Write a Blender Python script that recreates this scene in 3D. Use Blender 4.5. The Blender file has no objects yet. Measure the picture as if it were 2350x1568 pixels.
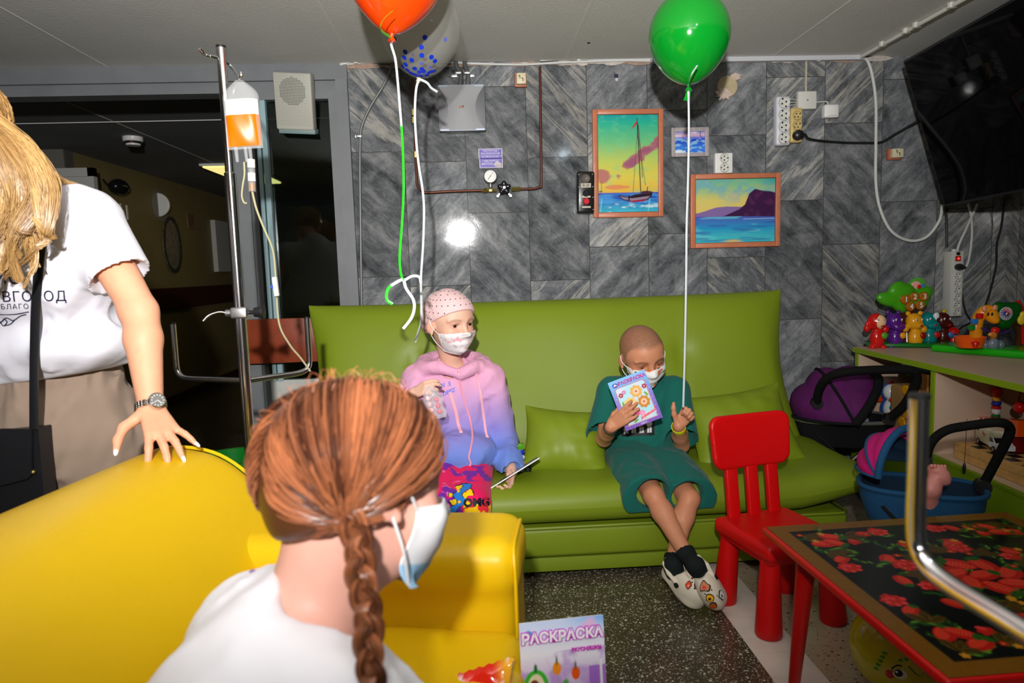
import bpy, bmesh, math, random
import numpy as np
from mathutils import Vector, Matrix
from mathutils.bvhtree import BVHTree

SC = bpy.context.scene
COL = SC.collection
PI = math.pi

# ------------------------------------------------------------------ camera
W_PX, H_PX, F_PX = 2350.0, 1568.0, 24.0 / 36.0 * 2350.0
def _n(v):
    v = np.array(v, float); return v / np.linalg.norm(v)
_Y = _n((-90 / F_PX, 162 / F_PX, -1.0))          # world depth axis seen in camera axes
_Zr = -_n((447 / F_PX, -14326 / F_PX, -1.0))      # world up seen in camera axes
_Z = _n(_Zr - np.dot(_Zr, _Y) * _Y)
_X = np.cross(_Y, _Z)
R_CAM = np.array([_X, _Y, _Z])                    # rows: world axes -> columns map camera to world
CAM_POS = np.array((0.0, 0.0, 1.17))
cam_data = bpy.data.cameras.new('camera')
cam_data.sensor_width = 36.0
cam_data.lens = 24.0
cam_data.clip_start = 0.05
cam_data.dof.use_dof = True
cam_data.dof.focus_distance = 2.75
cam_data.dof.aperture_fstop = 4.5
cam = bpy.data.objects.new('camera', cam_data)
COL.objects.link(cam)
_m = Matrix(R_CAM.tolist()).to_4x4()
_m.translation = Vector(CAM_POS)
cam.matrix_world = _m
SC.camera = cam

# ------------------------------------------------------------------ world, flash, added fill light, exposure
SC.view_settings.view_transform = 'Standard'
SC.view_settings.look = 'None'
SC.view_settings.gamma = 1.0
SC.view_settings.use_curve_mapping = False
SC.view_settings.exposure = 0.0
world = bpy.data.worlds.new('world'); SC.world = world
world.use_nodes = True
world.node_tree.nodes['Background'].inputs[0].default_value = (0.8, 0.9, 1.0, 1)
world.node_tree.nodes['Background'].inputs[1].default_value = 0.03

def light(name, kind, loc, target, energy, color=(1, 1, 1), **kw):
    d = bpy.data.lights.new(name, kind)
    d.energy = energy; d.color = color
    for k, v in kw.items(): setattr(d, k, v)
    o = bpy.data.objects.new(name, d); COL.objects.link(o)
    o.location = loc
    o.rotation_euler = (Vector(target) - Vector(loc)).to_track_quat('-Z', 'Y').to_euler()
    return o
light('camera_flash', 'SPOT', (-0.10, -0.35, 1.56), (-0.12, 3.4, 2.22), 470, (1, 0.97, 0.95),
      spot_size=math.radians(104), spot_blend=1.0, shadow_soft_size=0.03)
light('ceiling_lamp_light', 'POINT', (0.80, 0.95, 2.13), (0.8, 0.95, 0), 3.0, (0.75, 0.92, 1.0), shadow_soft_size=0.022)
light('overhead_fill', 'AREA', (0.2, -0.9, 2.10), (0.2, 1.2, 0.4), 9, (0.92, 1.0, 0.98), shape='RECTANGLE', size=1.2, size_y=0.6)  # unseen area light added behind the camera as soft fill against the flash falloff

# ------------------------------------------------------------------ placing helpers
def ray(px, py):
    c = np.array(((px - W_PX / 2) / F_PX, -(py - H_PX / 2) / F_PX, -1.0))
    return R_CAM @ c
def at_y(px, py, y):
    d = ray(px, py); return CAM_POS + d * (y / d[1])
def at_z(px, py, z):
    d = ray(px, py); return CAM_POS + d * ((z - CAM_POS[2]) / d[2])
def at_x(px, py, x):
    d = ray(px, py); return CAM_POS + d * (x / d[0])
def V(*a): return np.array(a, float)

# ------------------------------------------------------------------ materials
MATS = {}
def nd(nt, t, loc=None, **kw):
    n = nt.nodes.new(t)
    for k, v in kw.items(): setattr(n, k, v)
    return n
def mat(name, color=(0.8, 0.8, 0.8), rough=0.5, metal=0.0, spec=0.5, noise=0.0, nscale=30.0, bump=0.0, bscale=60.0,
        coat=0.0, trans=0.0, ior=1.45, emit=None, estr=1.0, attr=False, sheen=0.0, alpha=1.0, sss=0.0, wave=None):
    if name in MATS: return MATS[name]
    m = bpy.data.materials.new(name); m.use_nodes = True
    nt = m.node_tree; b = nt.nodes['Principled BSDF']; L = nt.links.new
    def I(n): return b.inputs[n]
    I('Roughness').default_value = rough; I('Metallic').default_value = metal
    I('Specular IOR Level').default_value = spec; I('IOR').default_value = ior
    I('Coat Weight').default_value = coat; I('Coat Roughness').default_value = 0.08
    I('Transmission Weight').default_value = trans; I('Sheen Weight').default_value = sheen
    I('Alpha').default_value = alpha
    if sss:
        I('Subsurface Weight').default_value = sss
        I('Subsurface Radius').default_value = (0.02, 0.008, 0.004); I('Subsurface Scale').default_value = 0.5
    col = None
    if attr:
        a = nd(nt, 'ShaderNodeAttribute'); a.attribute_name = 'Col'; col = a.outputs['Color']
    tc = nd(nt, 'ShaderNodeTexCoord')
    if noise > 0:
        n = nd(nt, 'ShaderNodeTexNoise'); n.inputs['Scale'].default_value = nscale; n.inputs['Detail'].default_value = 5
        L(tc.outputs['Object'], n.inputs['Vector'])
        mr = nd(nt, 'ShaderNodeMapRange'); mr.inputs['From Min'].default_value = 0.25; mr.inputs['From Max'].default_value = 0.75
        mr.inputs['To Min'].default_value = 1 - noise; mr.inputs['To Max'].default_value = 1 + noise
        L(n.outputs['Fac'], mr.inputs['Value'])
        mx = nd(nt, 'ShaderNodeVectorMath', operation='SCALE')
        if col is None: mx.inputs[0].default_value = color[:3]
        else: L(col, mx.inputs[0])
        L(mr.outputs['Result'], mx.inputs['Scale']); col = mx.outputs['Vector']
    if col is None: I('Base Color').default_value = (*color[:3], 1)
    else: L(col, I('Base Color'))
    if bump > 0:
        n = nd(nt, 'ShaderNodeTexNoise'); n.inputs['Scale'].default_value = bscale; n.inputs['Detail'].default_value = 4
        L(tc.outputs['Object'], n.inputs['Vector'])
        bp = nd(nt, 'ShaderNodeBump'); bp.inputs['Strength'].default_value = bump; bp.inputs['Distance'].default_value = 0.01
        L(n.outputs['Fac'], bp.inputs['Height']); L(bp.outputs['Normal'], I('Normal'))
    if emit:
        I('Emission Color').default_value = (*emit, 1); I('Emission Strength').default_value = estr
    MATS[name] = m
    return m
def srgb(r, g, b):
    f = lambda c: ((c / 255 + 0.055) / 1.055) ** 2.4 if c > 10 else c / 255 / 12.92
    return (f(r), f(g), f(b))

# ------------------------------------------------------------------ mesh builder
def frame_from(d, up=(0, 0, 1)):
    d = _n(d); up = np.array(up, float)
    if abs(np.dot(d, up)) > 0.98: up = np.array((0, 1.0, 0)) if abs(d[1]) < 0.9 else np.array((1.0, 0, 0))
    x = _n(np.cross(up, d)); y = np.cross(d, x)
    return x, y, d
def smooth_path(pts, n=8, closed=False):
    P = [np.array(p, float) for p in pts]
    if len(P) < 3: return P
    out = []
    N = len(P); rng = range(N if closed else N - 1)
    for i in rng:
        p1, p2 = P[i], P[(i + 1) % N]
        p0 = P[i - 1] if (i > 0 or closed) else 2 * p1 - p2
        p3 = P[(i + 2) % N] if (i + 2 < N or closed) else 2 * p2 - p1
        for k in range(n):
            t = k / n
            out.append(0.5 * ((2 * p1) + (-p0 + p2) * t + (2 * p0 - 5 * p1 + 4 * p2 - p3) * t * t + (-p0 + 3 * p1 - 3 * p2 + p3) * t ** 3))
    if not closed: out.append(P[-1])
    return out
class MB:
    def __init__(s): s.v = []; s.f = []; s.mi = []; s.c = []; s.n = 0; s.cm = 0; s.col = None; s.xf = None
    def raw(s, v, f, mi=None, col=None):
        v = np.asarray(v, float).reshape(-1, 3)
        s.v.append(v)
        s.f += [tuple(int(i) + s.n for i in q) for q in f]
        s.mi += [s.cm if mi is None else mi] * len(f)
        c = col if col is not None else s.col
        if c is None: c = (0.8, 0.8, 0.8)
        c = np.asarray(c, float)
        s.c.append(np.tile(c, (len(v), 1)) if c.ndim == 1 else c)
        s.n += len(v); return s
    def box(s, c, size, R=None, bevel=0.0, seg=2, mi=None, col=None, taper=None):
        bm = bmesh.new()
        bmesh.ops.create_cube(bm, size=1.0)
        for v in bm.verts:
            v.co = Vector((v.co.x * size[0], v.co.y * size[1], v.co.z * size[2]))
            if taper and v.co.z > 0: v.co.x *= taper; v.co.y *= taper
        if bevel > 0: bmesh.ops.bevel(bm, geom=bm.edges[:], offset=bevel, segments=seg, profile=0.5, affect='EDGES')
        bm.verts.index_update()
        v = np.array([list(x.co) for x in bm.verts])
        f = [[x.index for x in q.verts] for q in bm.faces]; bm.free()
        if R is not None: v = v @ np.asarray(R).T
        return s.raw(v + np.asarray(c, float), f, mi, col)
    def bx(s, p, q, **k):
        p = np.asarray(p, float); q = np.asarray(q, float)
        return s.box((p + q) / 2, np.abs(q - p), **k)
    def tube(s, path, r, seg=8, caps=True, flat=None, up=(0, 0, 1), mi=None, col=None):
        P = [np.asarray(p, float) for p in path]; N = len(P)
        rr = r if hasattr(r, '__len__') else [r] * N
        T = []
        for i in range(N):
            a = P[max(i - 1, 0)]; b = P[min(i + 1, N - 1)]
            d = b - a; l = np.linalg.norm(d); T.append(d / l if l > 1e-9 else (T[-1] if T else V(0, 0, 1)))
        x, y, _ = frame_from(T[0], up); v = []
        for i in range(N):
            x = x - np.dot(x, T[i]) * T[i]; x = _n(x); y = np.cross(T[i], x)
            fl = 1.0 if flat is None else flat
            for k in range(seg):
                a = 2 * PI * k / seg
                v.append(P[i] + rr[i] * (math.cos(a) * x + fl * math.sin(a) * y))
        f = []
        for i in range(N - 1):
            for k in range(seg):
                a = i * seg + k; b = i * seg + (k + 1) % seg
                f.append((a, b, b + seg, a + seg))
        if caps: f.append(tuple(range(seg - 1, -1, -1))); f.append(tuple(range((N - 1) * seg, N * seg)))
        if col is not None and np.asarray(col).ndim == 2 and len(col) == N: col = np.repeat(np.asarray(col), seg, axis=0)
        return s.raw(v, f, mi, col)
    def cyl(s, a, b, r, r2=None, seg=20, **k): return s.tube([a, b], [r, r if r2 is None else r2], seg, **k)
    def lathe(s, prof, c, axis=(0, 0, 1), seg=24, mi=None, col=None, up=(0, 1, 0)):
        x, y, d = frame_from(axis, up); c = np.asarray(c, float); v = []; N = len(prof)
        for (r, h) in prof:
            for k in range(seg):
                a = 2 * PI * k / seg; v.append(c + d * h + r * (math.cos(a) * x + math.sin(a) * y))
        f = []
        for i in range(N - 1):
            for k in range(seg):
                a = i * seg + k; b = i * seg + (k + 1) % seg
                f.append((a, b, b + seg, a + seg))
        if prof[0][0] > 1e-6: f.append(tuple(range(seg - 1, -1, -1)))
        if prof[-1][0] > 1e-6: f.append(tuple(range((N - 1) * seg, N * seg)))
        return s.raw(v, f, mi, col)
    def ell(s, c, r, R=None, seg=20, rings=12, mi=None, col=None):
        if not hasattr(r, '__len__'): r = (r, r, r)
        v = [(0, 0, -r[2])]
        for i in range(1, rings):
            t = -PI / 2 + PI * i / rings
            for k in range(seg):
                a = 2 * PI * k / seg; v.append((r[0] * math.cos(t) * math.cos(a), r[1] * math.cos(t) * math.sin(a), r[2] * math.sin(t)))
        v.append((0, 0, r[2])); n = len(v); f = []
        for k in range(seg): f.append((0, 1 + (k + 1) % seg, 1 + k)); f.append((n - 1, n - 1 - seg + k, n - 1 - seg + (k + 1) % seg))
        for i in range(rings - 2):
            for k in range(seg):
                a = 1 + i * seg + k; b = 1 + i * seg + (k + 1) % seg
                f.append((a, b, b + seg, a + seg))
        v = np.array(v)
        if R is not None: v = v @ np.asarray(R).T
        return s.raw(v + np.asarray(c, float), f, mi, col)
    def prism(s, poly, o, u, w, depth, mi=None, col=None):
        """polygon (2D pts) in plane o + a*u + b*w, extruded by vector depth"""
        o = np.asarray(o, float); u = np.asarray(u, float); w = np.asarray(w, float); dv = np.asarray(depth, float)
        p = [o + a * u + b * w for a, b in poly]; n = len(p)
        v = p + [q + dv for q in p]
        f = [tuple(range(n)), tuple(range(2 * n - 1, n - 1, -1))] + [(i, i + n, (i + 1) % n + n, (i + 1) % n) for i in range(n)]
        return s.raw(v, f, mi, col)
    def grid(s, fn, nu, nv, mi=None, colfn=None, thick=None, closed_u=False):
        v = []; c = []
        for j in range(nv + 1):
            for i in range(nu + 1):
                v.append(fn(i / nu, j / nv))
                if colfn: c.append(colfn(i / nu, j / nv))
        f = [(j * (nu + 1) + i, j * (nu + 1) + i + 1, (j + 1) * (nu + 1) + i + 1, (j + 1) * (nu + 1) + i) for j in range(nv) for i in range(nu)]
        return s.raw(v, f, mi, np.array(c) if colfn else None)
    def build(s, name, m, parent=None, smooth=True, angle=40, base=None, attr=False, recalc=True):
        me = bpy.data.meshes.new(name)
        vv = np.concatenate(s.v) if s.v else np.zeros((0, 3))
        if s.xf is not None: vv = (vv - s.xf[1]) @ np.asarray(s.xf[0]).T + s.xf[1] + s.xf[2]
        if parent is not None: o0 = np.array(WORLD_LOC[parent.name])
        elif base is not None: o0 = np.asarray(base, float)
        else: o0 = np.array(((vv[:, 0].min() + vv[:, 0].max()) / 2, (vv[:, 1].min() + vv[:, 1].max()) / 2, vv[:, 2].min()))
        me.from_pydata((vv - o0).tolist(), [], s.f)
        ms = m if isinstance(m, (list, tuple)) else [m]
        for q in ms: me.materials.append(q)
        if len(ms) > 1: me.polygons.foreach_set('material_index', s.mi)
        if attr or any(('Attribute' in n.bl_idname) for q in ms for n in q.node_tree.nodes):
            ca = me.color_attributes.new('Col', 'FLOAT_COLOR', 'POINT')
            cc = np.ones((len(vv), 4), np.float32); cc[:, :3] = np.concatenate(s.c)
            ca.data.foreach_set('color', cc.ravel())
        if recalc:
            bm = bmesh.new(); bm.from_mesh(me); bmesh.ops.recalc_face_normals(bm, faces=bm.faces[:]); bm.to_mesh(me); bm.free()
        if smooth:
            me.polygons.foreach_set('use_smooth', [True] * len(me.polygons))
            if angle: me.set_sharp_from_angle(angle=math.radians(angle))
        me.update()
        o = bpy.data.objects.new(name, me); COL.objects.link(o)
        if parent is not None:
            o.parent = parent; WORLD_LOC[o.name] = tuple(o0)
        else:
            o.location = o0; WORLD_LOC[o.name] = tuple(o0)
        return o
WORLD_LOC = {}
def tag(o, label, cat, group=None, kind=None):
    o['label'] = label; o['category'] = cat
    if group: o['group'] = group
    if kind: o['kind'] = kind
    return o
def thing(name, label, cat, loc, group=None):
    o = bpy.data.objects.new(name, None); COL.objects.link(o)
    o.empty_display_size = 0.05
    o.location = [float(x) for x in loc]; WORLD_LOC[o.name] = tuple(float(x) for x in loc)
    return tag(o, label, cat, group)
def struct(name, mb, m, label=None, **k):
    o = mb.build(name, m, **k); o['kind'] = 'structure'
    if label: o['label'] = label
    return o
def copy_tree(o, parent=None, shift=(0, 0, 0)):
    c = o.copy(); COL.objects.link(c)
    if parent is not None: c.parent = parent
    else: c.location = Vector(o.location) + Vector(shift)
    for ch in list(o.children): copy_tree(ch, c)
    WORLD_LOC[c.name] = tuple(np.array(WORLD_LOC[o.name]) + np.array(shift))
    return c
def text_mesh(s, height, extrude=0.0005, bold=0.0, space=1.0, align='CENTER', shear=0.0):
    cu = bpy.data.curves.new('t', 'FONT'); cu.body = s; cu.size = height; cu.extrude = extrude
    cu.align_x = align; cu.align_y = 'CENTER'; cu.offset = bold; cu.space_character = space; cu.shear = shear; cu.resolution_u = 3
    o = bpy.data.objects.new('t', cu); COL.objects.link(o)
    bpy.context.view_layer.update()
    me = o.to_mesh()
    v = np.array([list(x.co) for x in me.vertices]).reshape(-1, 3); f = [list(p.vertices) for p in me.polygons]
    o.to_mesh_clear(); bpy.data.objects.remove(o); bpy.data.curves.remove(cu)
    return v, f
def put_text(mb, s, o, u, w, height, n=None, extrude=0.0005, mi=None, col=None, **k):
    v, f = text_mesh(s, height, extrude, **k)
    if len(v) == 0: return
    u = _n(u); w = _n(w); nn = np.cross(u, w) if n is None else np.asarray(n, float)
    mb.raw(np.asarray(o, float) + v[:, :1] * u + v[:, 1:2] * w + v[:, 2:3] * nn, f, mi, col)
def rrect(w, h, r, n=5):
    p = []
    for cx, cy, a0 in ((w / 2 - r, h / 2 - r, 0), (-w / 2 + r, h / 2 - r, 90), (-w / 2 + r, -h / 2 + r, 180), (w / 2 - r, -h / 2 + r, 270)):
        for k in range(n + 1):
            a = math.radians(a0 + 90 * k / n); p.append((cx + r * math.cos(a), cy + r * math.sin(a)))
    return p
def rotm(axis, deg): return np.array(Matrix.Rotation(math.radians(deg), 3, Vector(axis)))
# ------------------------------------------------------------------ organic surfaces: blended solids meshed with surface nets
class SDF:
    def __init__(s, lo, hi, h):
        s.lo = np.array(lo, float); s.h = h
        s.n = np.ceil((np.array(hi, float) - s.lo) / h).astype(int) + 1
        s.D = np.full(s.n, 0.5, np.float32)
        s.ax = [s.lo[i] + h * np.arange(s.n[i]) for i in range(3)]
    def _blk(s, lo, hi):
        a = np.clip(np.floor((np.asarray(lo) - s.lo) / s.h).astype(int), 0, s.n)
        b = np.clip(np.ceil((np.asarray(hi) - s.lo) / s.h).astype(int) + 1, 0, s.n)
        if (b <= a).any(): return None, None
        sl = tuple(slice(a[i], b[i]) for i in range(3))
        g = [s.ax[0][sl[0]][:, None, None], s.ax[1][sl[1]][None, :, None], s.ax[2][sl[2]][None, None, :]]
        return sl, g
    def op(s, lo, hi, fn, k=0.0, mode='u'):
        pad = k + 3 * s.h
        sl, g = s._blk(np.asarray(lo) - pad, np.asarray(hi) + pad)
        if sl is None: return s
        d = fn(*g).astype(np.float32); D = s.D[sl]
        if mode == 'u':
            r = np.minimum(D, d)
            if k > 0: hh = np.maximum(k - np.abs(D - d), 0) / k; r = r - hh * hh * k * 0.25
        else:   # subtract / intersect use max
            d2 = -d if mode == 's' else d
            r = np.maximum(D, d2)
            if k > 0: hh = np.maximum(k - np.abs(D - d2), 0) / k; r = r + hh * hh * k * 0.25
        s.D[sl] = r; return s
    def cone(s, a, b, ra, rb=None, k=0.0, mode='u', sq=None):
        """tapered capsule; sq=(axis vector, factor) squashes it along an axis"""
        rb = ra if rb is None else rb
        a = np.asarray(a, float); b = np.asarray(b, float); R = max(ra, rb) * 1.05
        ab = b - a; L2 = max(ab.dot(ab), 1e-12)
        if sq is not None: q = _n(sq[0]); qf = 1.0 / sq[1] - 1.0; R = R * max(1.0, sq[1])
        def fn(x, y, z):
            px, py, pz = x - a[0], y - a[1], z - a[2]
            t = np.clip((px * ab[0] + py * ab[1] + pz * ab[2]) / L2, 0, 1)
            dx, dy, dz = px - t * ab[0], py - t * ab[1], pz - t * ab[2]
            if sq is not None:
                dq = (dx * q[0] + dy * q[1] + dz * q[2]) * qf
                dx, dy, dz = dx + dq * q[0], dy + dq * q[1], dz + dq * q[2]
            return np.sqrt(dx * dx + dy * dy + dz * dz) - (ra + (rb - ra) * t)
        return s.op(np.minimum(a, b) - R, np.maximum(a, b) + R, fn, k, mode)
    def chain(s, pts, rs, k=0.0, mode='u', sq=None):
        for i in range(len(pts) - 1): s.cone(pts[i], pts[i + 1], rs[i], rs[i + 1], k, mode, sq)
        return s
    def ell(s, c, r, R=None, k=0.0, mode='u'):
        c = np.asarray(c, float); r = np.asarray(r, float) if hasattr(r, '__len__') else np.array((r, r, r), float)
        M = np.eye(3) if R is None else np.asarray(R, float); mr = r.max() * 1.02; mn = r.min()
        def fn(x, y, z):
            px, py, pz = x - c[0], y - c[1], z - c[2]
            q = [(px * M[0, i] + py * M[1, i] + pz * M[2, i]) / r[i] for i in range(3)]
            q2 = [q[i] / r[i] for i in range(3)]
            k0 = np.sqrt(q[0] ** 2 + q[1] ** 2 + q[2] ** 2); k1 = np.sqrt(q2[0] ** 2 + q2[1] ** 2 + q2[2] ** 2)
            return np.where(k1 > 1e-6, k0 * (k0 - 1) / np.maximum(k1, 1e-6), -mn)
        return s.op(c - mr, c + mr, fn, k, mode)
    def box(s, c, hs, rad=0.0, R=None, k=0.0, mode='u'):
        c = np.asarray(c, float); hs = np.asarray(hs, float); M = np.eye(3) if R is None else np.asarray(R, float)
        mr = np.linalg.norm(hs) if R is not None else hs
        def fn(x, y, z):
            px, py, pz = x - c[0], y - c[1], z - c[2]
            q = [np.abs(px * M[0, i] + py * M[1, i] + pz * M[2, i]) - (hs[i] - rad) for i in range(3)]
            o = np.sqrt(sum(np.maximum(a, 0) ** 2 for a in q))
            return o + np.minimum(np.maximum(np.maximum(q[0], q[1]), q[2]), 0) - rad
        return s.op(c - mr, c + mr, fn, k, mode)
    def plane(s, p, n, k=0.0, box=None):
        """keep the side the normal points away from (inside = behind plane); box limits the cut"""
        p = np.asarray(p, float); n = _n(n)
        lo = s.lo if box is None else np.asarray(box[0]); hi = s.lo + s.h * s.n if box is None else np.asarray(box[1])
        return s.op(lo, hi, lambda x, y, z: (x - p[0]) * n[0] + (y - p[1]) * n[1] + (z - p[2]) * n[2], k, 'i')
    def field(s, fn, lo=None, hi=None):
        sl, g = s._blk(s.lo if lo is None else lo, s.lo + s.h * s.n if hi is None else hi)
        if sl is not None: s.D[sl] = s.D[sl] + fn(*g).astype(np.float32)
        return s
    def mesh(s, smooth=1):
        D = s.D.copy()
        for i in range(3):     # close the surface at the block border
            sl = [slice(None)] * 3; sl[i] = 0; D[tuple(sl)] = np.maximum(D[tuple(sl)], 0.01); sl[i] = -1; D[tuple(sl)] = np.maximum(D[tuple(sl)], 0.01)
        ins = D < 0
        c8 = np.zeros(np.array(D.shape) - 1, np.uint8)
        n = c8.shape
        for i in (0, 1):
            for j in (0, 1):
                for k in (0, 1): c8 += ins[i:i + n[0], j:j + n[1], k:k + n[2]]
        act = np.argwhere((c8 > 0) & (c8 < 8)); idx = np.full(n, -1, np.int32)
        idx[act[:, 0], act[:, 1], act[:, 2]] = np.arange(len(act))
        acc = np.zeros((len(act), 3)); cnt = np.zeros(len(act))
        val = lambda o: D[act[:, 0] + o[0], act[:, 1] + o[1], act[:, 2] + o[2]]
        cs = [(i, j, k) for i in (0, 1) for j in (0, 1) for k in (0, 1)]
        vals = {o: val(o) for o in cs}
        for a in cs:
            for ax in range(3):
                if a[ax]: continue
                b = list(a); b[ax] = 1; b = tuple(b)
                va, vb = vals[a], vals[b]; m = (va < 0) != (vb < 0)
                t = va[m] / (va[m] - vb[m])
                p = np.zeros((m.sum(), 3)) + np.array(a); p[:, ax] += t
                acc[m] += p; cnt[m] += 1
        v = (act + acc / cnt[:, None]) * s.h + s.lo
        F = []
        for ax in range(3):
            o1, o2 = [(1, 2), (2, 0), (0, 1)][ax]
            A = ins[tuple(slice(0, -1) if i == ax else slice(1, -1) for i in range(3))]
            B = ins[tuple(slice(1, None) if i == ax else slice(1, -1) for i in range(3))]
            e = np.argwhere(A != B); flip = A[e[:, 0], e[:, 1], e[:, 2]]
            e = e + np.array([0 if i == ax else 1 for i in range(3)])
            def cell(d1, d2):
                q = e.copy(); q[:, o1] -= d1; q[:, o2] -= d2
                return idx[q[:, 0], q[:, 1], q[:, 2]]
            q = np.stack([cell(1, 1), cell(0, 1), cell(0, 0), cell(1, 0)], 1)
            q[~flip] = q[~flip][:, ::-1]
            F.append(q)
        F = np.concatenate(F)
        for _ in range(smooth):
            sm = np.zeros_like(v); ct = np.zeros(len(v))
            for i in range(4):
                a, b = F[:, i], F[:, (i + 1) % 4]
                for d in range(3): sm[:, d] += np.bincount(a, v[b, d], len(v)) + np.bincount(b, v[a, d], len(v))
                ct += np.bincount(a, minlength=len(v)) + np.bincount(b, minlength=len(v))
            v = v * 0.5 + 0.5 * sm / np.maximum(ct, 1)[:, None]
        return v, F
    def add_to(s, mb, colfn=None, smooth=1, mi=None, col=None):
        v, F = s.mesh(smooth)
        c = colfn(v) if colfn is not None else col
        mb.raw(v, F.tolist(), mi, c); return v, F
def normals_of(v, F):
    F = np.asarray(F); n = np.cross(v[F[:, 2]] - v[F[:, 0]], v[F[:, 3]] - v[F[:, 1]])
    o = np.zeros_like(v)
    for i in range(4):
        for d in range(3): o[:, d] += np.bincount(F[:, i], n[:, d], len(v))
    return o / np.maximum(np.linalg.norm(o, axis=1), 1e-12)[:, None]
def bvh(v, F): return BVHTree.FromPolygons([Vector(p) for p in v], [list(map(int, f)) for f in F])

# value noise in numpy, for prints and cloth folds
_RNG = np.random.RandomState(5)
_VN = _RNG.rand(64, 64, 64).astype(np.float32)
def vnoise(x, y=0.0, z=0.0):
    x, y, z = np.broadcast_arrays(np.asarray(x, float), np.asarray(y, float), np.asarray(z, float))
    i, j, k = np.floor(x).astype(int), np.floor(y).astype(int), np.floor(z).astype(int)
    u, v, w = x - i, y - j, z - k
    u, v, w = u * u * (3 - 2 * u), v * v * (3 - 2 * v), w * w * (3 - 2 * w)
    g = lambda a, b, c: _VN[(i + a) % 64, (j + b) % 64, (k + c) % 64]
    m = lambda a, b, t: a + (b - a) * t
    return m(m(m(g(0, 0, 0), g(1, 0, 0), u), m(g(0, 1, 0), g(1, 1, 0), u), v), m(m(g(0, 0, 1), g(1, 0, 1), u), m(g(0, 1, 1), g(1, 1, 1), u), v), w)
def fbm(x, y=0.0, z=0.0, o=4):
    s = 0; a = 0.5; f = 1.0
    for _ in range(o): s = s + a * vnoise(x * f + 3.1, np.asarray(y) * f + 7.7, np.asarray(z) * f + 1.3); a *= 0.5; f *= 2
    return s
def mixc(a, b, t):
    t = np.clip(np.asarray(t, float), 0, 1)[..., None]; return np.asarray(a) * (1 - t) + np.asarray(b) * t
def sstep(a, b, x):
    t = np.clip((np.asarray(x, float) - a) / (b - a), 0, 1); return t * t * (3 - 2 * t)
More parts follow.
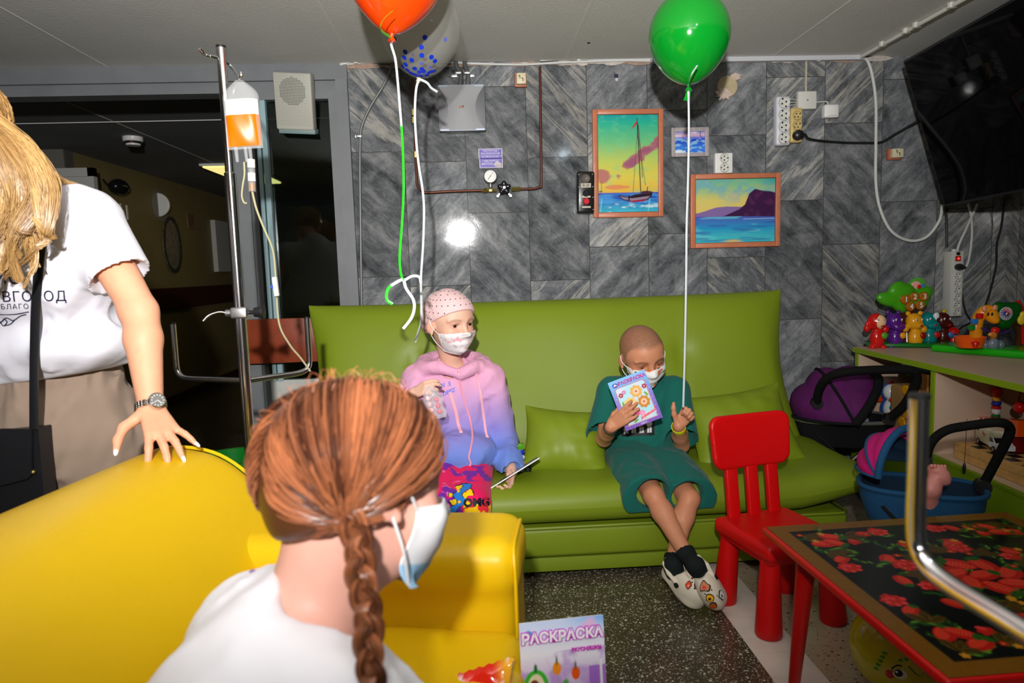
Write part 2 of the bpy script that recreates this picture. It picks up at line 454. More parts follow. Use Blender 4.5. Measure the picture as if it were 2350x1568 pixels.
# ------------------------------------------------------------------ the room shell
YW, ZC = 3.40, 2.165            # marble wall plane, ceiling height
XR, XM = 2.75, -0.56            # right wall, left end of the marble
def marble_material():
    m = bpy.data.materials.new('grey_marble_slabs'); m.use_nodes = True
    nt = m.node_tree; L = nt.links.new; b = nt.nodes['Principled BSDF']
    def M(op, a, c=None, d=None):
        n = nd(nt, 'ShaderNodeMath', operation=op)
        for i, q in enumerate((a, c, d)):
            if q is None: continue
            if isinstance(q, (int, float)): n.inputs[i].default_value = q
            else: L(q, n.inputs[i])
        return n.outputs[0]
    geo = nd(nt, 'ShaderNodeNewGeometry'); sep = nd(nt, 'ShaderNodeSeparateXYZ'); L(geo.outputs['Position'], sep.inputs[0])
    x = M('ADD', sep.outputs[0], M('MULTIPLY', sep.outputs[1], 1.0)); z = sep.outputs[2]
    tw, th = 0.298, 0.60
    xs = M('DIVIDE', M('ADD', x, 0.012 - YW), tw); ci = M('FLOOR', xs)
    wn = nd(nt, 'ShaderNodeTexWhiteNoise', noise_dimensions='1D'); L(ci, wn.inputs['W'])
    zs = M('ADD', M('DIVIDE', z, th), wn.outputs['Value']); ri = M('FLOOR', zs)
    cmb = nd(nt, 'ShaderNodeCombineXYZ'); L(ci, cmb.inputs[0]); L(ri, cmb.inputs[1])
    wt = nd(nt, 'ShaderNodeTexWhiteNoise', noise_dimensions='3D'); L(cmb.outputs[0], wt.inputs['Vector'])
    r1 = wt.outputs['Value']; sc = nd(nt, 'ShaderNodeSeparateColor'); L(wt.outputs['Color'], sc.inputs[0])
    sgn = M('SUBTRACT', M('MULTIPLY', M('GREATER_THAN', r1, 0.55), 2), 1)
    fx = M('MULTIPLY', M('FRACT', xs), tw); fz = M('MULTIPLY', M('FRACT', zs), th)
    # coordinates along and across the slab's vein
    al = M('ADD', M('MULTIPLY', M('MULTIPLY', fx, sgn), 0.70), M('MULTIPLY', fz, 0.71))
    ac = M('SUBTRACT', M('MULTIPLY', M('MULTIPLY', fx, sgn), 0.71), M('MULTIPLY', fz, 0.70))
    def noise(sa, sb, det, off, rough=0.55, dist=0.0):
        c = nd(nt, 'ShaderNodeCombineXYZ'); L(M('ADD', M('MULTIPLY', al, sa), M('MULTIPLY', sc.outputs[0], off)), c.inputs[0])
        L(M('ADD', M('MULTIPLY', ac, sb), M('MULTIPLY', sc.outputs[1], off)), c.inputs[1]); L(M('MULTIPLY', ri, 3.7), c.inputs[2])
        n = nd(nt, 'ShaderNodeTexNoise'); n.inputs['Scale'].default_value = 1; n.inputs['Detail'].default_value = det
        n.inputs['Roughness'].default_value = rough; n.inputs['Distortion'].default_value = dist
        L(c.outputs[0], n.inputs['Vector']); return n.outputs['Fac']
    n1 = noise(2.6, 17.0, 8, 50, 0.68); n2 = noise(8.0, 10.0, 8, 80, 0.7, 0.6); n3 = noise(1.2, 12.0, 6, 33, 0.6, 0.8); n4 = noise(60, 160, 3, 9)
    base = M('ADD', M('MULTIPLY', n1, 0.48), M('MULTIPLY', n2, 0.52))
    base = M('ADD', base, M('MULTIPLY', M('SUBTRACT', n4, 0.5), 0.16))
    cr = nd(nt, 'ShaderNodeValToRGB'); e = cr.color_ramp.elements
    e[0].position = 0.36; e[0].color = (*srgb(58, 60, 63), 1); e[1].position = 0.66; e[1].color = (*srgb(160, 161, 162), 1)
    q = cr.color_ramp.elements.new(0.5); q.color = (*srgb(108, 111, 114), 1)
    L(base, cr.inputs['Fac'])
    # broad pale veins on some slabs
    vein = M('SUBTRACT', 1, M('MULTIPLY', M('ABSOLUTE', M('SUBTRACT', n3, 0.52)), 22)); vein = M('MAXIMUM', vein, 0)
    vein = M('MULTIPLY', vein, M('MULTIPLY', M('GREATER_THAN', sc.outputs[2], 0.55), M('MULTIPLY', n2, 0.95)))
    mx = nd(nt, 'ShaderNodeMix', data_type='RGBA'); L(vein, mx.inputs[0]); L(cr.outputs[0], mx.inputs[6]); mx.inputs[7].default_value = (*srgb(196, 192, 180), 1)
    br = nd(nt, 'ShaderNodeMix', data_type='RGBA', blend_type='MULTIPLY'); br.inputs[0].default_value = 1; L(mx.outputs[2], br.inputs[6])
    g = M('ADD', 0.72, M('MULTIPLY', sc.outputs[0], 0.5)); cg = nd(nt, 'ShaderNodeCombineXYZ')
    for i in range(3): L(g, cg.inputs[i])
    L(cg.outputs[0], br.inputs[7])
    # joints
    ex = M('MINIMUM', fx, M('SUBTRACT', tw, fx)); ez = M('MINIMUM', fz, M('SUBTRACT', th, fz))
    j = M('LESS_THAN', M('MINIMUM', ex, ez), 0.0016)
    jm = nd(nt, 'ShaderNodeMix', data_type='RGBA'); L(j, jm.inputs[0]); L(br.outputs[2], jm.inputs[6]); jm.inputs[7].default_value = (*srgb(70, 68, 62), 1)
    L(jm.outputs[2], b.inputs['Base Color'])
    b.inputs['Roughness'].default_value = 0.075; b.inputs['Specular IOR Level'].default_value = 0.16
    bp = nd(nt, 'ShaderNodeBump'); bp.inputs['Strength'].default_value = 0.25; bp.inputs['Distance'].default_value = 0.002
    L(M('ADD', M('MULTIPLY', n2, 0.5), M('MULTIPLY', j, -1.5)), bp.inputs['Height']); L(bp.outputs[0], b.inputs['Normal'])
    return m
def terrazzo(name, ground, chips, s1, dens, rough=0.22):
    m = bpy.data.materials.new(name); m.use_nodes = True
    nt = m.node_tree; L = nt.links.new; b = nt.nodes['Principled BSDF']
    geo = nd(nt, 'ShaderNodeNewGeometry')
    last = None
    gr = nd(nt, 'ShaderNodeTexNoise'); gr.inputs['Scale'].default_value = 9; gr.inputs['Detail'].default_value = 6; L(geo.outputs['Position'], gr.inputs['Vector'])
    gm = nd(nt, 'ShaderNodeMix', data_type='RGBA'); L(gr.outputs['Fac'], gm.inputs[0]); gm.inputs[6].default_value = (*[c * 0.7 for c in ground], 1); gm.inputs[7].default_value = (*[c * 1.35 for c in ground], 1)
    last = gm.outputs[2]
    for i, (sc, thr, rad) in enumerate(((s1, 1 - dens, 0.30), (s1 * 2.1, 1 - dens * 1.1, 0.32), (s1 * 0.55, 1 - dens * 0.5, 0.24))):
        v = nd(nt, 'ShaderNodeTexVoronoi', distance='MINKOWSKI'); v.inputs['Exponent'].default_value = 1.4
        v.inputs['Scale'].default_value = sc
        of = nd(nt, 'ShaderNodeVectorMath', operation='ADD'); L(geo.outputs['Position'], of.inputs[0]); of.inputs[1].default_value = (3.3 * i, 1.7 * i, 0)
        L(of.outputs[0], v.inputs['Vector'])
        s = nd(nt, 'ShaderNodeSeparateColor'); L(v.outputs['Color'], s.inputs[0])
        a = nd(nt, 'ShaderNodeMath', operation='GREATER_THAN'); L(s.outputs[0], a.inputs[0]); a.inputs[1].default_value = thr
        d = nd(nt, 'ShaderNodeMath', operation='LESS_THAN'); L(v.outputs['Distance'], d.inputs[0]); d.inputs[1].default_value = rad
        k = nd(nt, 'ShaderNodeMath', operation='MULTIPLY'); L(a.outputs[0], k.inputs[0]); L(d.outputs[0], k.inputs[1])
        cr = nd(nt, 'ShaderNodeValToRGB'); cr.color_ramp.interpolation = 'CONSTANT'; L(s.outputs[1], cr.inputs['Fac'])
        for q, c in enumerate(chips):
            e = cr.color_ramp.elements[q] if q < 2 else cr.color_ramp.elements.new(0)
            e.position = q / len(chips); e.color = (*c, 1)
        mx = nd(nt, 'ShaderNodeMix', data_type='RGBA'); L(k.outputs[0], mx.inputs[0]); L(last, mx.inputs[6]); L(cr.outputs[0], mx.inputs[7]); last = mx.outputs[2]
    L(last, b.inputs['Base Color']); b.inputs['Roughness'].default_value = rough
    return m
M_MARBLE = marble_material()
M_CEIL = mat('painted_ceiling', srgb(222, 222, 218), 0.75, noise=0.06, nscale=2.0, bump=0.12, bscale=90)
M_SEAM = mat('ceiling_seam_filler', srgb(225, 225, 220), 0.8)
M_FRAME = mat('grey_painted_frame', srgb(112, 115, 118), 0.5, noise=0.10, nscale=8, bump=0.08, bscale=25)
M_WHITEFR = mat('worn_white_paint', srgb(196, 198, 192), 0.5, noise=0.14, nscale=14, bump=0.1, bscale=30)
M_DARK = mat('dark_gap', (0.004, 0.004, 0.004), 0.9)
M_TER_D = terrazzo('dark_terrazzo', srgb(74, 66, 50), [srgb(200, 196, 186), srgb(150, 145, 132), srgb(224, 220, 208), srgb(172, 120, 84), srgb(110, 104, 94), srgb(190, 180, 160)], 80, 0.72)
M_TER_L = terrazzo('pale_terrazzo', srgb(172, 158, 134), [srgb(90, 70, 52), srgb(196, 186, 166), srgb(140, 122, 98), srgb(60, 48, 40)], 70, 0.35, 0.25)
M_STRIP = mat('white_marble_strip', srgb(222, 212, 202), 0.2, noise=0.16, nscale=7)
M_CORR = mat('olive_corridor_wall', srgb(126, 112, 72), 0.6, noise=0.12, nscale=3)
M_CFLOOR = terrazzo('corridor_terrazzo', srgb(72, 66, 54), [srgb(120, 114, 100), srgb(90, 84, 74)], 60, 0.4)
M_RAIL = mat('brown_handrail', srgb(62, 30, 24), 0.4)
M_WHITE = mat('white_plastic', srgb(232, 232, 228), 0.35)
M_BLACK = mat('black_plastic', (0.012, 0.012, 0.013), 0.35)
M_CHROME = mat('chrome_steel', (0.75, 0.75, 0.77), 0.14, 1.0)
M_SILVER = mat('silver_metal', (0.62, 0.62, 0.63), 0.38, 1.0)

mb = MB(); mb.bx((-0.9, -2.5, -0.1), (0.80, YW, 0)); struct('floor', mb, M_TER_D, 'dark speckled terrazzo floor in front of the green sofa', smooth=False)
mb = MB(); mb.bx((0.95, -2.5, -0.1), (XR, YW, 0)); o = struct('floor', mb, M_TER_L, 'pale speckled terrazzo floor under the red table', smooth=False)
mb = MB()
y = -2.5; i = 0
while y < YW:
    mb.bx((0.80, y, -0.1), (0.95, min(y + 0.1985, YW), 0.0), bevel=0.0); y += 0.20; i += 1
struct('trim_1', mb, M_STRIP, 'strip of white marble tiles let into the floor', smooth=False)
mb = MB(); mb.bx((-4.6, -2.5, -0.1), (-0.9, YW + 0.1, 0)); struct('floor', mb, M_CFLOOR, 'dark floor at the left doorway', smooth=False)
mb = MB(); mb.bx((XM, YW, 0), (XR + 0.2, YW + 0.15, ZC)); struct('wall_back', mb, M_MARBLE, 'back wall clad in grey veined marble slabs', smooth=False)
mb = MB(); mb.bx((XR, -2.5, 0), (XR + 0.15, YW, ZC)); struct('wall_right', mb, M_MARBLE, smooth=False)
mb = MB(); mb.bx((-4.6, -2.5, ZC), (XR + 0.15, YW + 0.15, ZC + 0.1))
for X in (-1.66, -0.53, 0.485, 1.50):
    mb.bx((X - 0.005, -2.5, ZC - 0.0012), (X + 0.005, YW, ZC + 0.01), mi=1)
struct('ceiling', mb, [M_CEIL, M_SEAM], 'grey painted ceiling with straight panel seams', smooth=False)
# partition with the doorway on the left, glazed sidelight beside the marble
zl = at_y(300, 218, YW)[2]
def PX(px, py, y=YW): return at_y(px, py, y)
mb = MB(); mb.bx((-4.6, YW - 0.02, zl + 0.05), (XM, YW + 0.12, ZC))
mb.bx((-4.6, YW + 0.0, zl), (XM - 0.02, YW + 0.10, zl + 0.05), mi=0)
struct('wall_left', mb, M_FRAME, 'grey painted lintel over the doorway', smooth=False)
xl = PX(560, 600)[0]; xr = PX(770, 400)[0]
mb = MB(); mb.bx((XM - 0.055, YW - 0.03, 0), (XM, YW + 0.12, zl + 0.05)); mb.bx((XM - 0.095, YW - 0.012, 0), (XM - 0.055, YW + 0.1, zl))
mb.bx((xl - 0.02, YW - 0.015, 0), (xl + 0.055, YW + 0.09, zl)); mb.bx((xl + 0.055, YW, 0), (xl + 0.085, YW + 0.07, zl))
mb.bx((xl, YW - 0.01, zl - 0.035), (XM - 0.055, YW + 0.08, zl))
w1 = struct('window_1', mb, M_FRAME, 'grey framed glazed sidelight beside the doorway', smooth=False)
mb = MB(); mb.bx((xl + 0.085, YW + 0.01, 0.56), (XM - 0.095, YW + 0.06, 0.66)); mb.bx((xl + 0.085, YW + 0.02, 0.05), (xl + 0.13, YW + 0.055, 0.56)); mb.bx((xl + 0.085, YW + 0.03, 0.0), (XM - 0.095, YW + 0.05, 0.56)); mb.bx((xl + 0.125, YW + 0.015, 0.10), (XM - 0.13, YW + 0.05, 0.50), bevel=0.01)
mb.build('lower_panel', M_WHITEFR, w1, smooth=False)
M_PANE = mat('dark_window_glass', (0.55, 0.75, 0.72), 0.02, trans=1.0, ior=1.45)
mb = MB(); mb.bx((xl + 0.085, YW + 0.030, 0.66), (XM - 0.095, YW + 0.036, zl - 0.035)); mb.build('pane', M_PANE, w1, smooth=False)
mb = MB(); mb.bx((xl + 0.100, YW - 0.005, 0.66), (xl + 0.118, YW + 0.02, zl - 0.035)); mb.bx((xl + 0.126, YW - 0.005, 0.66), (xl + 0.150, YW + 0.026, zl - 0.035))
mb.build('glazing_bead', mat('pale_teal_edge', srgb(150, 178, 184), 0.3), w1, smooth=False)
# corridor beyond
CX, CY0, CY1, CZ = -2.87, 5.15, 9.5, 2.12
mb = MB(); mb.bx((-6, YW + 0.15, CZ), (-0.4, CY1, CZ + 0.1)); mb.bx((-4.2, YW + 0.9, CZ - 0.004), (-0.6, YW + 0.91, CZ + 0.01), mi=1)
for X in (-2.1, -1.25): mb.bx((X, YW + 0.16, CZ - 0.002), (X + 0.006, CY1, CZ + 0.01), mi=1)
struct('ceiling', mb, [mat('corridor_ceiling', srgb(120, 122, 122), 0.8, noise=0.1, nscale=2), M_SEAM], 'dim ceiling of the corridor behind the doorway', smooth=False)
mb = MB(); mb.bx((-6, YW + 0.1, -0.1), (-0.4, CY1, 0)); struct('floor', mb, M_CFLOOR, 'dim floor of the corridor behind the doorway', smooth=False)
mb = MB(); mb.bx((-4.0, YW + 0.75, 0.0), (-0.7, YW + 0.87, 0.0015)); struct('trim_2', mb, mat('corridor_floor_strip', srgb(150, 132, 108), 0.4), smooth=False)
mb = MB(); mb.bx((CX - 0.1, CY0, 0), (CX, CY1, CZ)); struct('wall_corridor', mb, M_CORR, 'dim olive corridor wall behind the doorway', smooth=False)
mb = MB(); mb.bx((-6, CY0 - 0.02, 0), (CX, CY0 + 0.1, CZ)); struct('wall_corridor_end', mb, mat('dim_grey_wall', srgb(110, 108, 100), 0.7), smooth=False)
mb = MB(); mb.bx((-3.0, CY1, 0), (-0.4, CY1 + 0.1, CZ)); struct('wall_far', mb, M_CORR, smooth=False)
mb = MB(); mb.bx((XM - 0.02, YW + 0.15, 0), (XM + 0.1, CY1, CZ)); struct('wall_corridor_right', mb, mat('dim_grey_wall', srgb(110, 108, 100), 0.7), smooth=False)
mb = MB(); mb.bx((-6.1, YW + 0.1, 0), (-6.0, CY0, CZ)); struct('wall_corridor_left', mb, M_CORR, smooth=False)
mb = MB(); mb.bx((CX, CY0 + 0.3, 0.90), (CX + 0.03, CY1, 1.10), bevel=0.004); mb.bx((CX, CY0, 0), (CX + 0.012, CY1, 0.09))
struct('trim_3', mb, M_RAIL, 'dark brown bump rail along the corridor wall', smooth=False)
dp = at_y(187, 480, CY0 - 0.02)
mb = MB(); mb.bx((dp[0] - 0.35, CY0 - 0.05, 0), (dp[0] + 0.09, CY0 - 0.02, 1.92)); mb.bx((dp[0] - 0.41, CY0 - 0.07, 0), (dp[0] - 0.35, CY0 - 0.02, 1.98)); mb.bx((dp[0] + 0.09, CY0 - 0.07, 0), (dp[0] + 0.13, CY0 - 0.02, 1.98)); mb.bx((dp[0] - 0.41, CY0 - 0.07, 1.92), (dp[0] + 0.13, CY0 - 0.02, 1.98))
struct('door_1', mb, mat('white_door_paint', srgb(190, 190, 186), 0.5), 'white door in the dim corridor', smooth=False)
dp = at_x(505, 520, CX); y0 = at_x(482, 500, CX)[1]
mb = MB(); mb.bx((CX, y0, 1.25), (CX + 0.05, y0 + 1.0, 1.82)); struct('window_2', mb, mat('white_door_paint', srgb(190, 190, 186), 0.5), smooth=False)
# corridor ceiling lamps (lit)
M_LIT = mat('lit_yellow_panel', (1, 0.9, 0.4), 0.5, emit=(1.0, 0.82, 0.28), estr=1.0)
for k, (x0, y0) in enumerate(((-2.20, 5.9),)):
    t = thing('ceiling_lamp', 'lit yellow ceiling lamp glowing in the dark corridor', 'lamp', (x0 + 0.18, y0 + 0.55, CZ - 0.03))
    mb = MB(); mb.bx((x0 - 0.02, y0 - 0.02, CZ - 0.02), (x0 + 0.36, y0 + 1.12, CZ), bevel=0.004); mb.build('housing', M_WHITE, t, smooth=False)
    mb = MB(); mb.bx((x0, y0, CZ - 0.032), (x0 + 0.34, y0 + 1.1, CZ - 0.02), bevel=0.004); mb.build('diffuser', M_LIT, t, smooth=False)
# ------------------------------------------------------------------ flat printed art: a colour raster that becomes the vertex colours of a fine flat grid
class Canvas:
    def __init__(s, w, h, res):
        s.w, s.h = w, h; s.nx = max(2, int(round(w / res))); s.ny = max(2, int(round(h / res)))
        s.X, s.Y = np.meshgrid((np.arange(s.nx + 1)) * w / s.nx, (np.arange(s.ny + 1)) * h / s.ny)
        s.C = np.ones((s.ny + 1, s.nx + 1, 3)); s.aa = 0.75 * res
    def fill(s, c): s.C[:] = c; return s
    def put(s, mask, c):
        m = np.clip(mask, 0, 1)[..., None]; s.C = s.C * (1 - m) + np.asarray(c, float) * m; return s
    def vgrad(s, stops):
        ys = [a for a, _ in stops]; cs = np.array([c for _, c in stops])
        for i in range(3): s.C[..., i] = np.interp(s.Y, ys, cs[:, i])
        return s
    def sd(s, d, c): return s.put(0.5 - d / (2 * s.aa), c)
    def ell(s, cx, cy, rx, ry, c, rot=0.0):
        a = math.radians(rot); x, y = s.X - cx, s.Y - cy
        u, v = x * math.cos(a) + y * math.sin(a), -x * math.sin(a) + y * math.cos(a)
        k = np.sqrt((u / rx) ** 2 + (v / ry) ** 2); return s.sd((k - 1) * min(rx, ry), c)
    def ring(s, cx, cy, r, t, c):
        return s.sd(np.abs(np.hypot(s.X - cx, s.Y - cy) - r) - t / 2, c)
    def poly(s, P, c):
        ins = np.zeros(s.X.shape, bool); d = np.full(s.X.shape, 1e9); n = len(P)
        for i in range(n):
            (x1, y1), (x2, y2) = P[i], P[(i + 1) % n]
            cr = ((y1 > s.Y) != (y2 > s.Y)) & (s.X < (x2 - x1) * (s.Y - y1) / ((y2 - y1) if y2 != y1 else 1e-12) + x1); ins ^= cr
            L2 = (x2 - x1) ** 2 + (y2 - y1) ** 2 + 1e-15
            t = np.clip(((s.X - x1) * (x2 - x1) + (s.Y - y1) * (y2 - y1)) / L2, 0, 1)
            d = np.minimum(d, np.hypot(s.X - x1 - t * (x2 - x1), s.Y - y1 - t * (y2 - y1)))
        return s.sd(np.where(ins, -d, d), c)
    def line(s, P, wd, c):
        d = np.full(s.X.shape, 1e9)
        for i in range(len(P) - 1):
            (x1, y1), (x2, y2) = P[i], P[i + 1]; L2 = (x2 - x1) ** 2 + (y2 - y1) ** 2 + 1e-15
            t = np.clip(((s.X - x1) * (x2 - x1) + (s.Y - y1) * (y2 - y1)) / L2, 0, 1)
            d = np.minimum(d, np.hypot(s.X - x1 - t * (x2 - x1), s.Y - y1 - t * (y2 - y1)))
        return s.sd(d - wd / 2, c)
    def rect(s, x0, y0, x1, y1, c):
        return s.sd(np.maximum(np.maximum(x0 - s.X, s.X - x1), np.maximum(y0 - s.Y, s.Y - y1)), c)
    def noise(s, sx, sy, off=0.0, o=4): return fbm(s.X * sx + off, s.Y * sy + off * 1.7, off, o)
    def panel(s, mb, o, u, w, thick=0.0, n=None, mi=None, warp=None):
        """front grid; thick>0 adds sides and a back"""
        o = np.asarray(o, float); u = np.asarray(u, float); w = np.asarray(w, float); nn = _n(np.cross(u, w)) if n is None else n
        P = o + s.X[..., None] * u + s.Y[..., None] * w
        if warp is not None: P = warp(P, s.X, s.Y)
        nx, ny = s.nx + 1, s.ny + 1
        i = np.arange(nx * ny).reshape(ny, nx)
        f = np.stack([i[:-1, :-1], i[:-1, 1:], i[1:, 1:], i[1:, :-1]], -1).reshape(-1, 4)
        mb.raw(P.reshape(-1, 3), f.tolist(), mi, s.C.reshape(-1, 3))
        if thick > 0:
            bo = np.concatenate([i[0, :], i[1:, -1], i[-1, -2::-1], i[-2:0:-1, 0]])
            v = P.reshape(-1, 3)[bo]; c = s.C.reshape(-1, 3)[bo]; m = len(bo)
            vv = np.concatenate([v, v - thick * nn]); cc = np.concatenate([c * 0 + 0.85, c * 0 + 0.85])
            ff = [(k, (k + 1) % m, (k + 1) % m + m, k + m) for k in range(m)] + [tuple(range(2 * m - 1, m - 1, -1))]
            mb.raw(vv, ff, mi, cc)
M_PRINT = mat('printed_card', attr=True, rough=0.28, spec=0.4)
M_PRINTM = mat('printed_matte', attr=True, rough=0.55, spec=0.3)
# ------------------------------------------------------------------ green sofa
M_GREEN = mat('green_leatherette', srgb(122, 141, 28), 0.45, spec=0.4, bump=0.05, bscale=420, noise=0.03, nscale=5)
M_GREEND = mat('green_leatherette_low', srgb(122, 142, 30), 0.5, spec=0.35, bump=0.05, bscale=420)
def pillow_mesh(mb, fn, nu, nv, edge_drop=0.0):
    """closed pillow from fn(u,v,side)->point with a seam round the edge; side=+1/-1"""
    top = np.array([[fn(i / nu, j / nv, 1) for i in range(nu + 1)] for j in range(nv + 1)])
    bot = np.array([[fn(i / nu, j / nv, -1) for i in range(nu + 1)] for j in range(nv + 1)])
    v = np.concatenate([top.reshape(-1, 3), bot.reshape(-1, 3)]); N = (nu + 1) * (nv + 1)
    f = []
    for j in range(nv):
        for i in range(nu):
            a = j * (nu + 1) + i
            f.append((a, a + 1, a + nu + 2, a + nu + 1)); f.append((N + a, N + a + nu + 1, N + a + nu + 2, N + a + 1))
    bo = [i for i in range(nu + 1)] + [j * (nu + 1) + nu for j in range(1, nv + 1)] + [nv * (nu + 1) + i for i in range(nu - 1, -1, -1)] + [j * (nu + 1) for j in range(nv - 1, 0, -1)]
    m = len(bo)
    for k in range(m):
        a, b = bo[k], bo[(k + 1) % m]; f.append((a, N + a, N + b, b))
    mb.raw(v, f)
def ease(u, p=2.0):    # denser samples near the ends
    return u + 0.0 if p == 1 else (0.5 - 0.5 * math.cos(PI * u))
sofa = thing('green_sofa', 'long lime green leatherette sofa against the marble wall', 'sofa', (0.33, 2.85, 0))
SX0, SX1 = -0.80, 1.40
mb = MB(); mb.box(((SX0 + SX1) / 2, 2.84, 0.148), (SX1 - SX0, 0.78, 0.115), bevel=0.018, seg=3)
mb.build('base', M_GREEN, sofa)
mb = MB(); mb.box(((SX0 + SX1) / 2 - 0.01, 2.845, 0.057), (SX1 - SX0 - 0.02, 0.76, 0.056), bevel=0.006); mb.build('plinth', M_GREEND, sofa)
for x in (SX0 + 0.12, SX1 - 0.12):
    for y in (2.54, 3.12):
        mb = MB(); mb.cyl((x, y, 0), (x, y, 0.035), 0.025); mb.build('foot', M_BLACK, sofa)
mb = MB(); pth = [(SX0, 2.449, 0.207), (SX1 - 0.02, 2.449, 0.207), (SX1, 2.47, 0.207), (SX1, 3.2, 0.207)]
mb.tube(pth, 0.006, 6); mb.build('piping', M_GREEN, sofa)
QX0, QX1, QY0, QY1 = -0.88, 1.56, 2.425, 3.10
def seat_fn(u, v, sd):
    u0, v0 = ease(u), ease(v); U, Vv = 2 * u0 - 1, 2 * v0 - 1
    tu = max(0.0, 1 - abs(U) ** 7) ** 0.62; tv = max(0.0, 1 - abs(Vv) ** 9) ** 0.5
    x = QX0 + (QX1 - QX0) * u0; y = QY0 + (QY1 - QY0) * v0
    cen = 0.285 + 0.055 * max(0, abs(U) - 0.72) / 0.28
    # pinched ends: outline draws in between the corners
    x -= 0.035 * np.sign(U) * (1 - Vv * Vv) * max(0, abs(U) - 0.9) / 0.1
    y += 0.03 * (abs(U) > 0.0) * (abs(U) ** 8) * (-Vv) * 0.4
    th = (0.082 if sd > 0 else 0.075) * tu * tv
    if sd > 0:
        th += 0.012 * math.sin(1.5 * u0 * 6.28 + 1) * tu * tv * 0.35
        for (bx, by) in ((0.28, 2.86), (0.22, 2.80)):     # dent under the sitter
            pass
    return (x, y, cen + sd * th)
mb = MB(); pillow_mesh(mb, seat_fn, 90, 26); mb.build('seat_cushion', M_GREEN, sofa, angle=60)
BX0, BX1 = -0.775, 1.495
def back_fn(u, v, sd):
    u0, v0 = ease(u), ease(v); U, Vv = 2 * u0 - 1, 2 * v0 - 1
    tu = max(0.0, 1 - abs(U) ** 9) ** 0.6; tv = max(0.0, 1 - abs(Vv) ** 5) ** 0.55
    x = BX0 + (BX1 - BX0) * u0
    x -= 0.055 * np.sign(U) * (1 - Vv * Vv) ** 1.5 * sstep(0.86, 1.0, abs(U))
    s = v0 * 0.77 - 0.022 * (1 - U ** 2) ** 0.5 * sstep(0.8, 1.0, Vv) * 0.6
    th = 0.085 * tu * tv
    if sd > 0:
        for bx in (0.955, -0.27):                         # vertical seams with a tuft
            d = abs(x - bx); th -= 0.010 * math.exp(-(d / 0.012) ** 2) * tv * (0.4 + 0.6 * (s < 0.5))
            th -= 0.022 * math.exp(-((d / 0.05) ** 2 + ((s - 0.47) / 0.05) ** 2)) + 0.02 * math.exp(-((d / 0.05) ** 2 + ((s - 0.1) / 0.06) ** 2))
        th += 0.004 * math.sin(x * 9 + s * 5) * tu * tv
    # plane leans back; sd>0 is the front face
    cy, cz = 2.99 + 0.27 * s / 0.77, 0.29 + 0.965 * s
    return (x, cy - sd * th * 0.965, cz + sd * th * 0.27)
mb = MB(); pillow_mesh(mb, back_fn, 110, 34); mb.build('backrest', M_GREEN, sofa, angle=60)
# loose cushions
def cushion(name, label, cen, sx, sy, th, R, zip_=False, dz=0.0, group=None):
    R = np.asarray(R, float); cen = V(*cen)
    t = thing(name, label, 'cushion', cen + V(0, 0, dz), group)
    def fn(u, v, sd):
        U, Vv = 2 * ease(u) - 1, 2 * ease(v) - 1
        tu = max(0.0, 1 - abs(U) ** 2.6) ** 0.7; tv = max(0.0, 1 - abs(Vv) ** 2.6) ** 0.7
        x = U * (1 - 0.10 * (1 - Vv * Vv)) * sx / 2; y = Vv * (1 - 0.10 * (1 - U * U)) * sy / 2
        w = 0.006 * math.sin(14 * U + 3 * Vv) * (1 - U * U) * (abs(Vv)) + 0.004 * math.sin(11 * Vv * (1 + U)) * abs(U)
        return cen + R @ V(x, y, sd * (th / 2 * tu * tv + w * tu * tv))
    mb = MB(); pillow_mesh(mb, fn, 36, 36); c = mb.build('cover', M_GREEN, t, angle=70)
    if zip_:
        mb = MB(); a = [fn(0.03 + 0.5 * k / 16, 0.0, 1) for k in range(17)]
        a = [p + R @ V(0, -0.002, 0.0) for p in a]
        mb.tube(a, 0.006, 6, flat=0.6); mb.build('zip', mat('zip_grey', srgb(150, 152, 150), 0.4, 0.6), t)
        mb = MB(); mb.box(a[0] + R @ V(0.0, -0.004, -0.006), (0.008, 0.004, 0.016), R=R, bevel=0.0015); mb.build('zip_pull', M_CHROME, t)
    return t
def axes(xd, yd):
    x = _n(xd); y = np.array(yd, float); y = _n(y - y.dot(x) * x); return np.stack([x, y, np.cross(x, y)], 1)
c1 = at_y(1298, 1012, 2.74)
cushion('cushion', 'green cushion between the two children, lying tilted on the sofa', c1, 0.36, 0.29, 0.15, axes((1, -0.12, -0.10), (0.05, 0.50, 0.72)), dz=-0.1)
c2 = at_y(1700, 985, 2.74)
cushion('cushion', 'green cushion with a grey zip behind the red chair', c2, 0.46, 0.36, 0.17, axes((1, 0.05, 0.10), (-0.1, 0.50, 0.72)), zip_=True, dz=-0.1)

# ------------------------------------------------------------------ yellow sofa
M_YEL = mat('yellow_leatherette', srgb(226, 184, 9), 0.4, spec=0.4, bump=0.05, bscale=500, noise=0.03, nscale=4)
ys = thing('yellow_sofa', 'bright yellow leatherette sofa in the foreground with a rounded back', 'sofa', (-0.3, 0.6, 0))
YE = 1.50
Y_XF = (rotm((0, 0, 1), -9), V(0.09, 1.515, 0), V(0.0, 0.0, 0))
def YMB():
    m = MB(); m.xf = Y_XF; return m
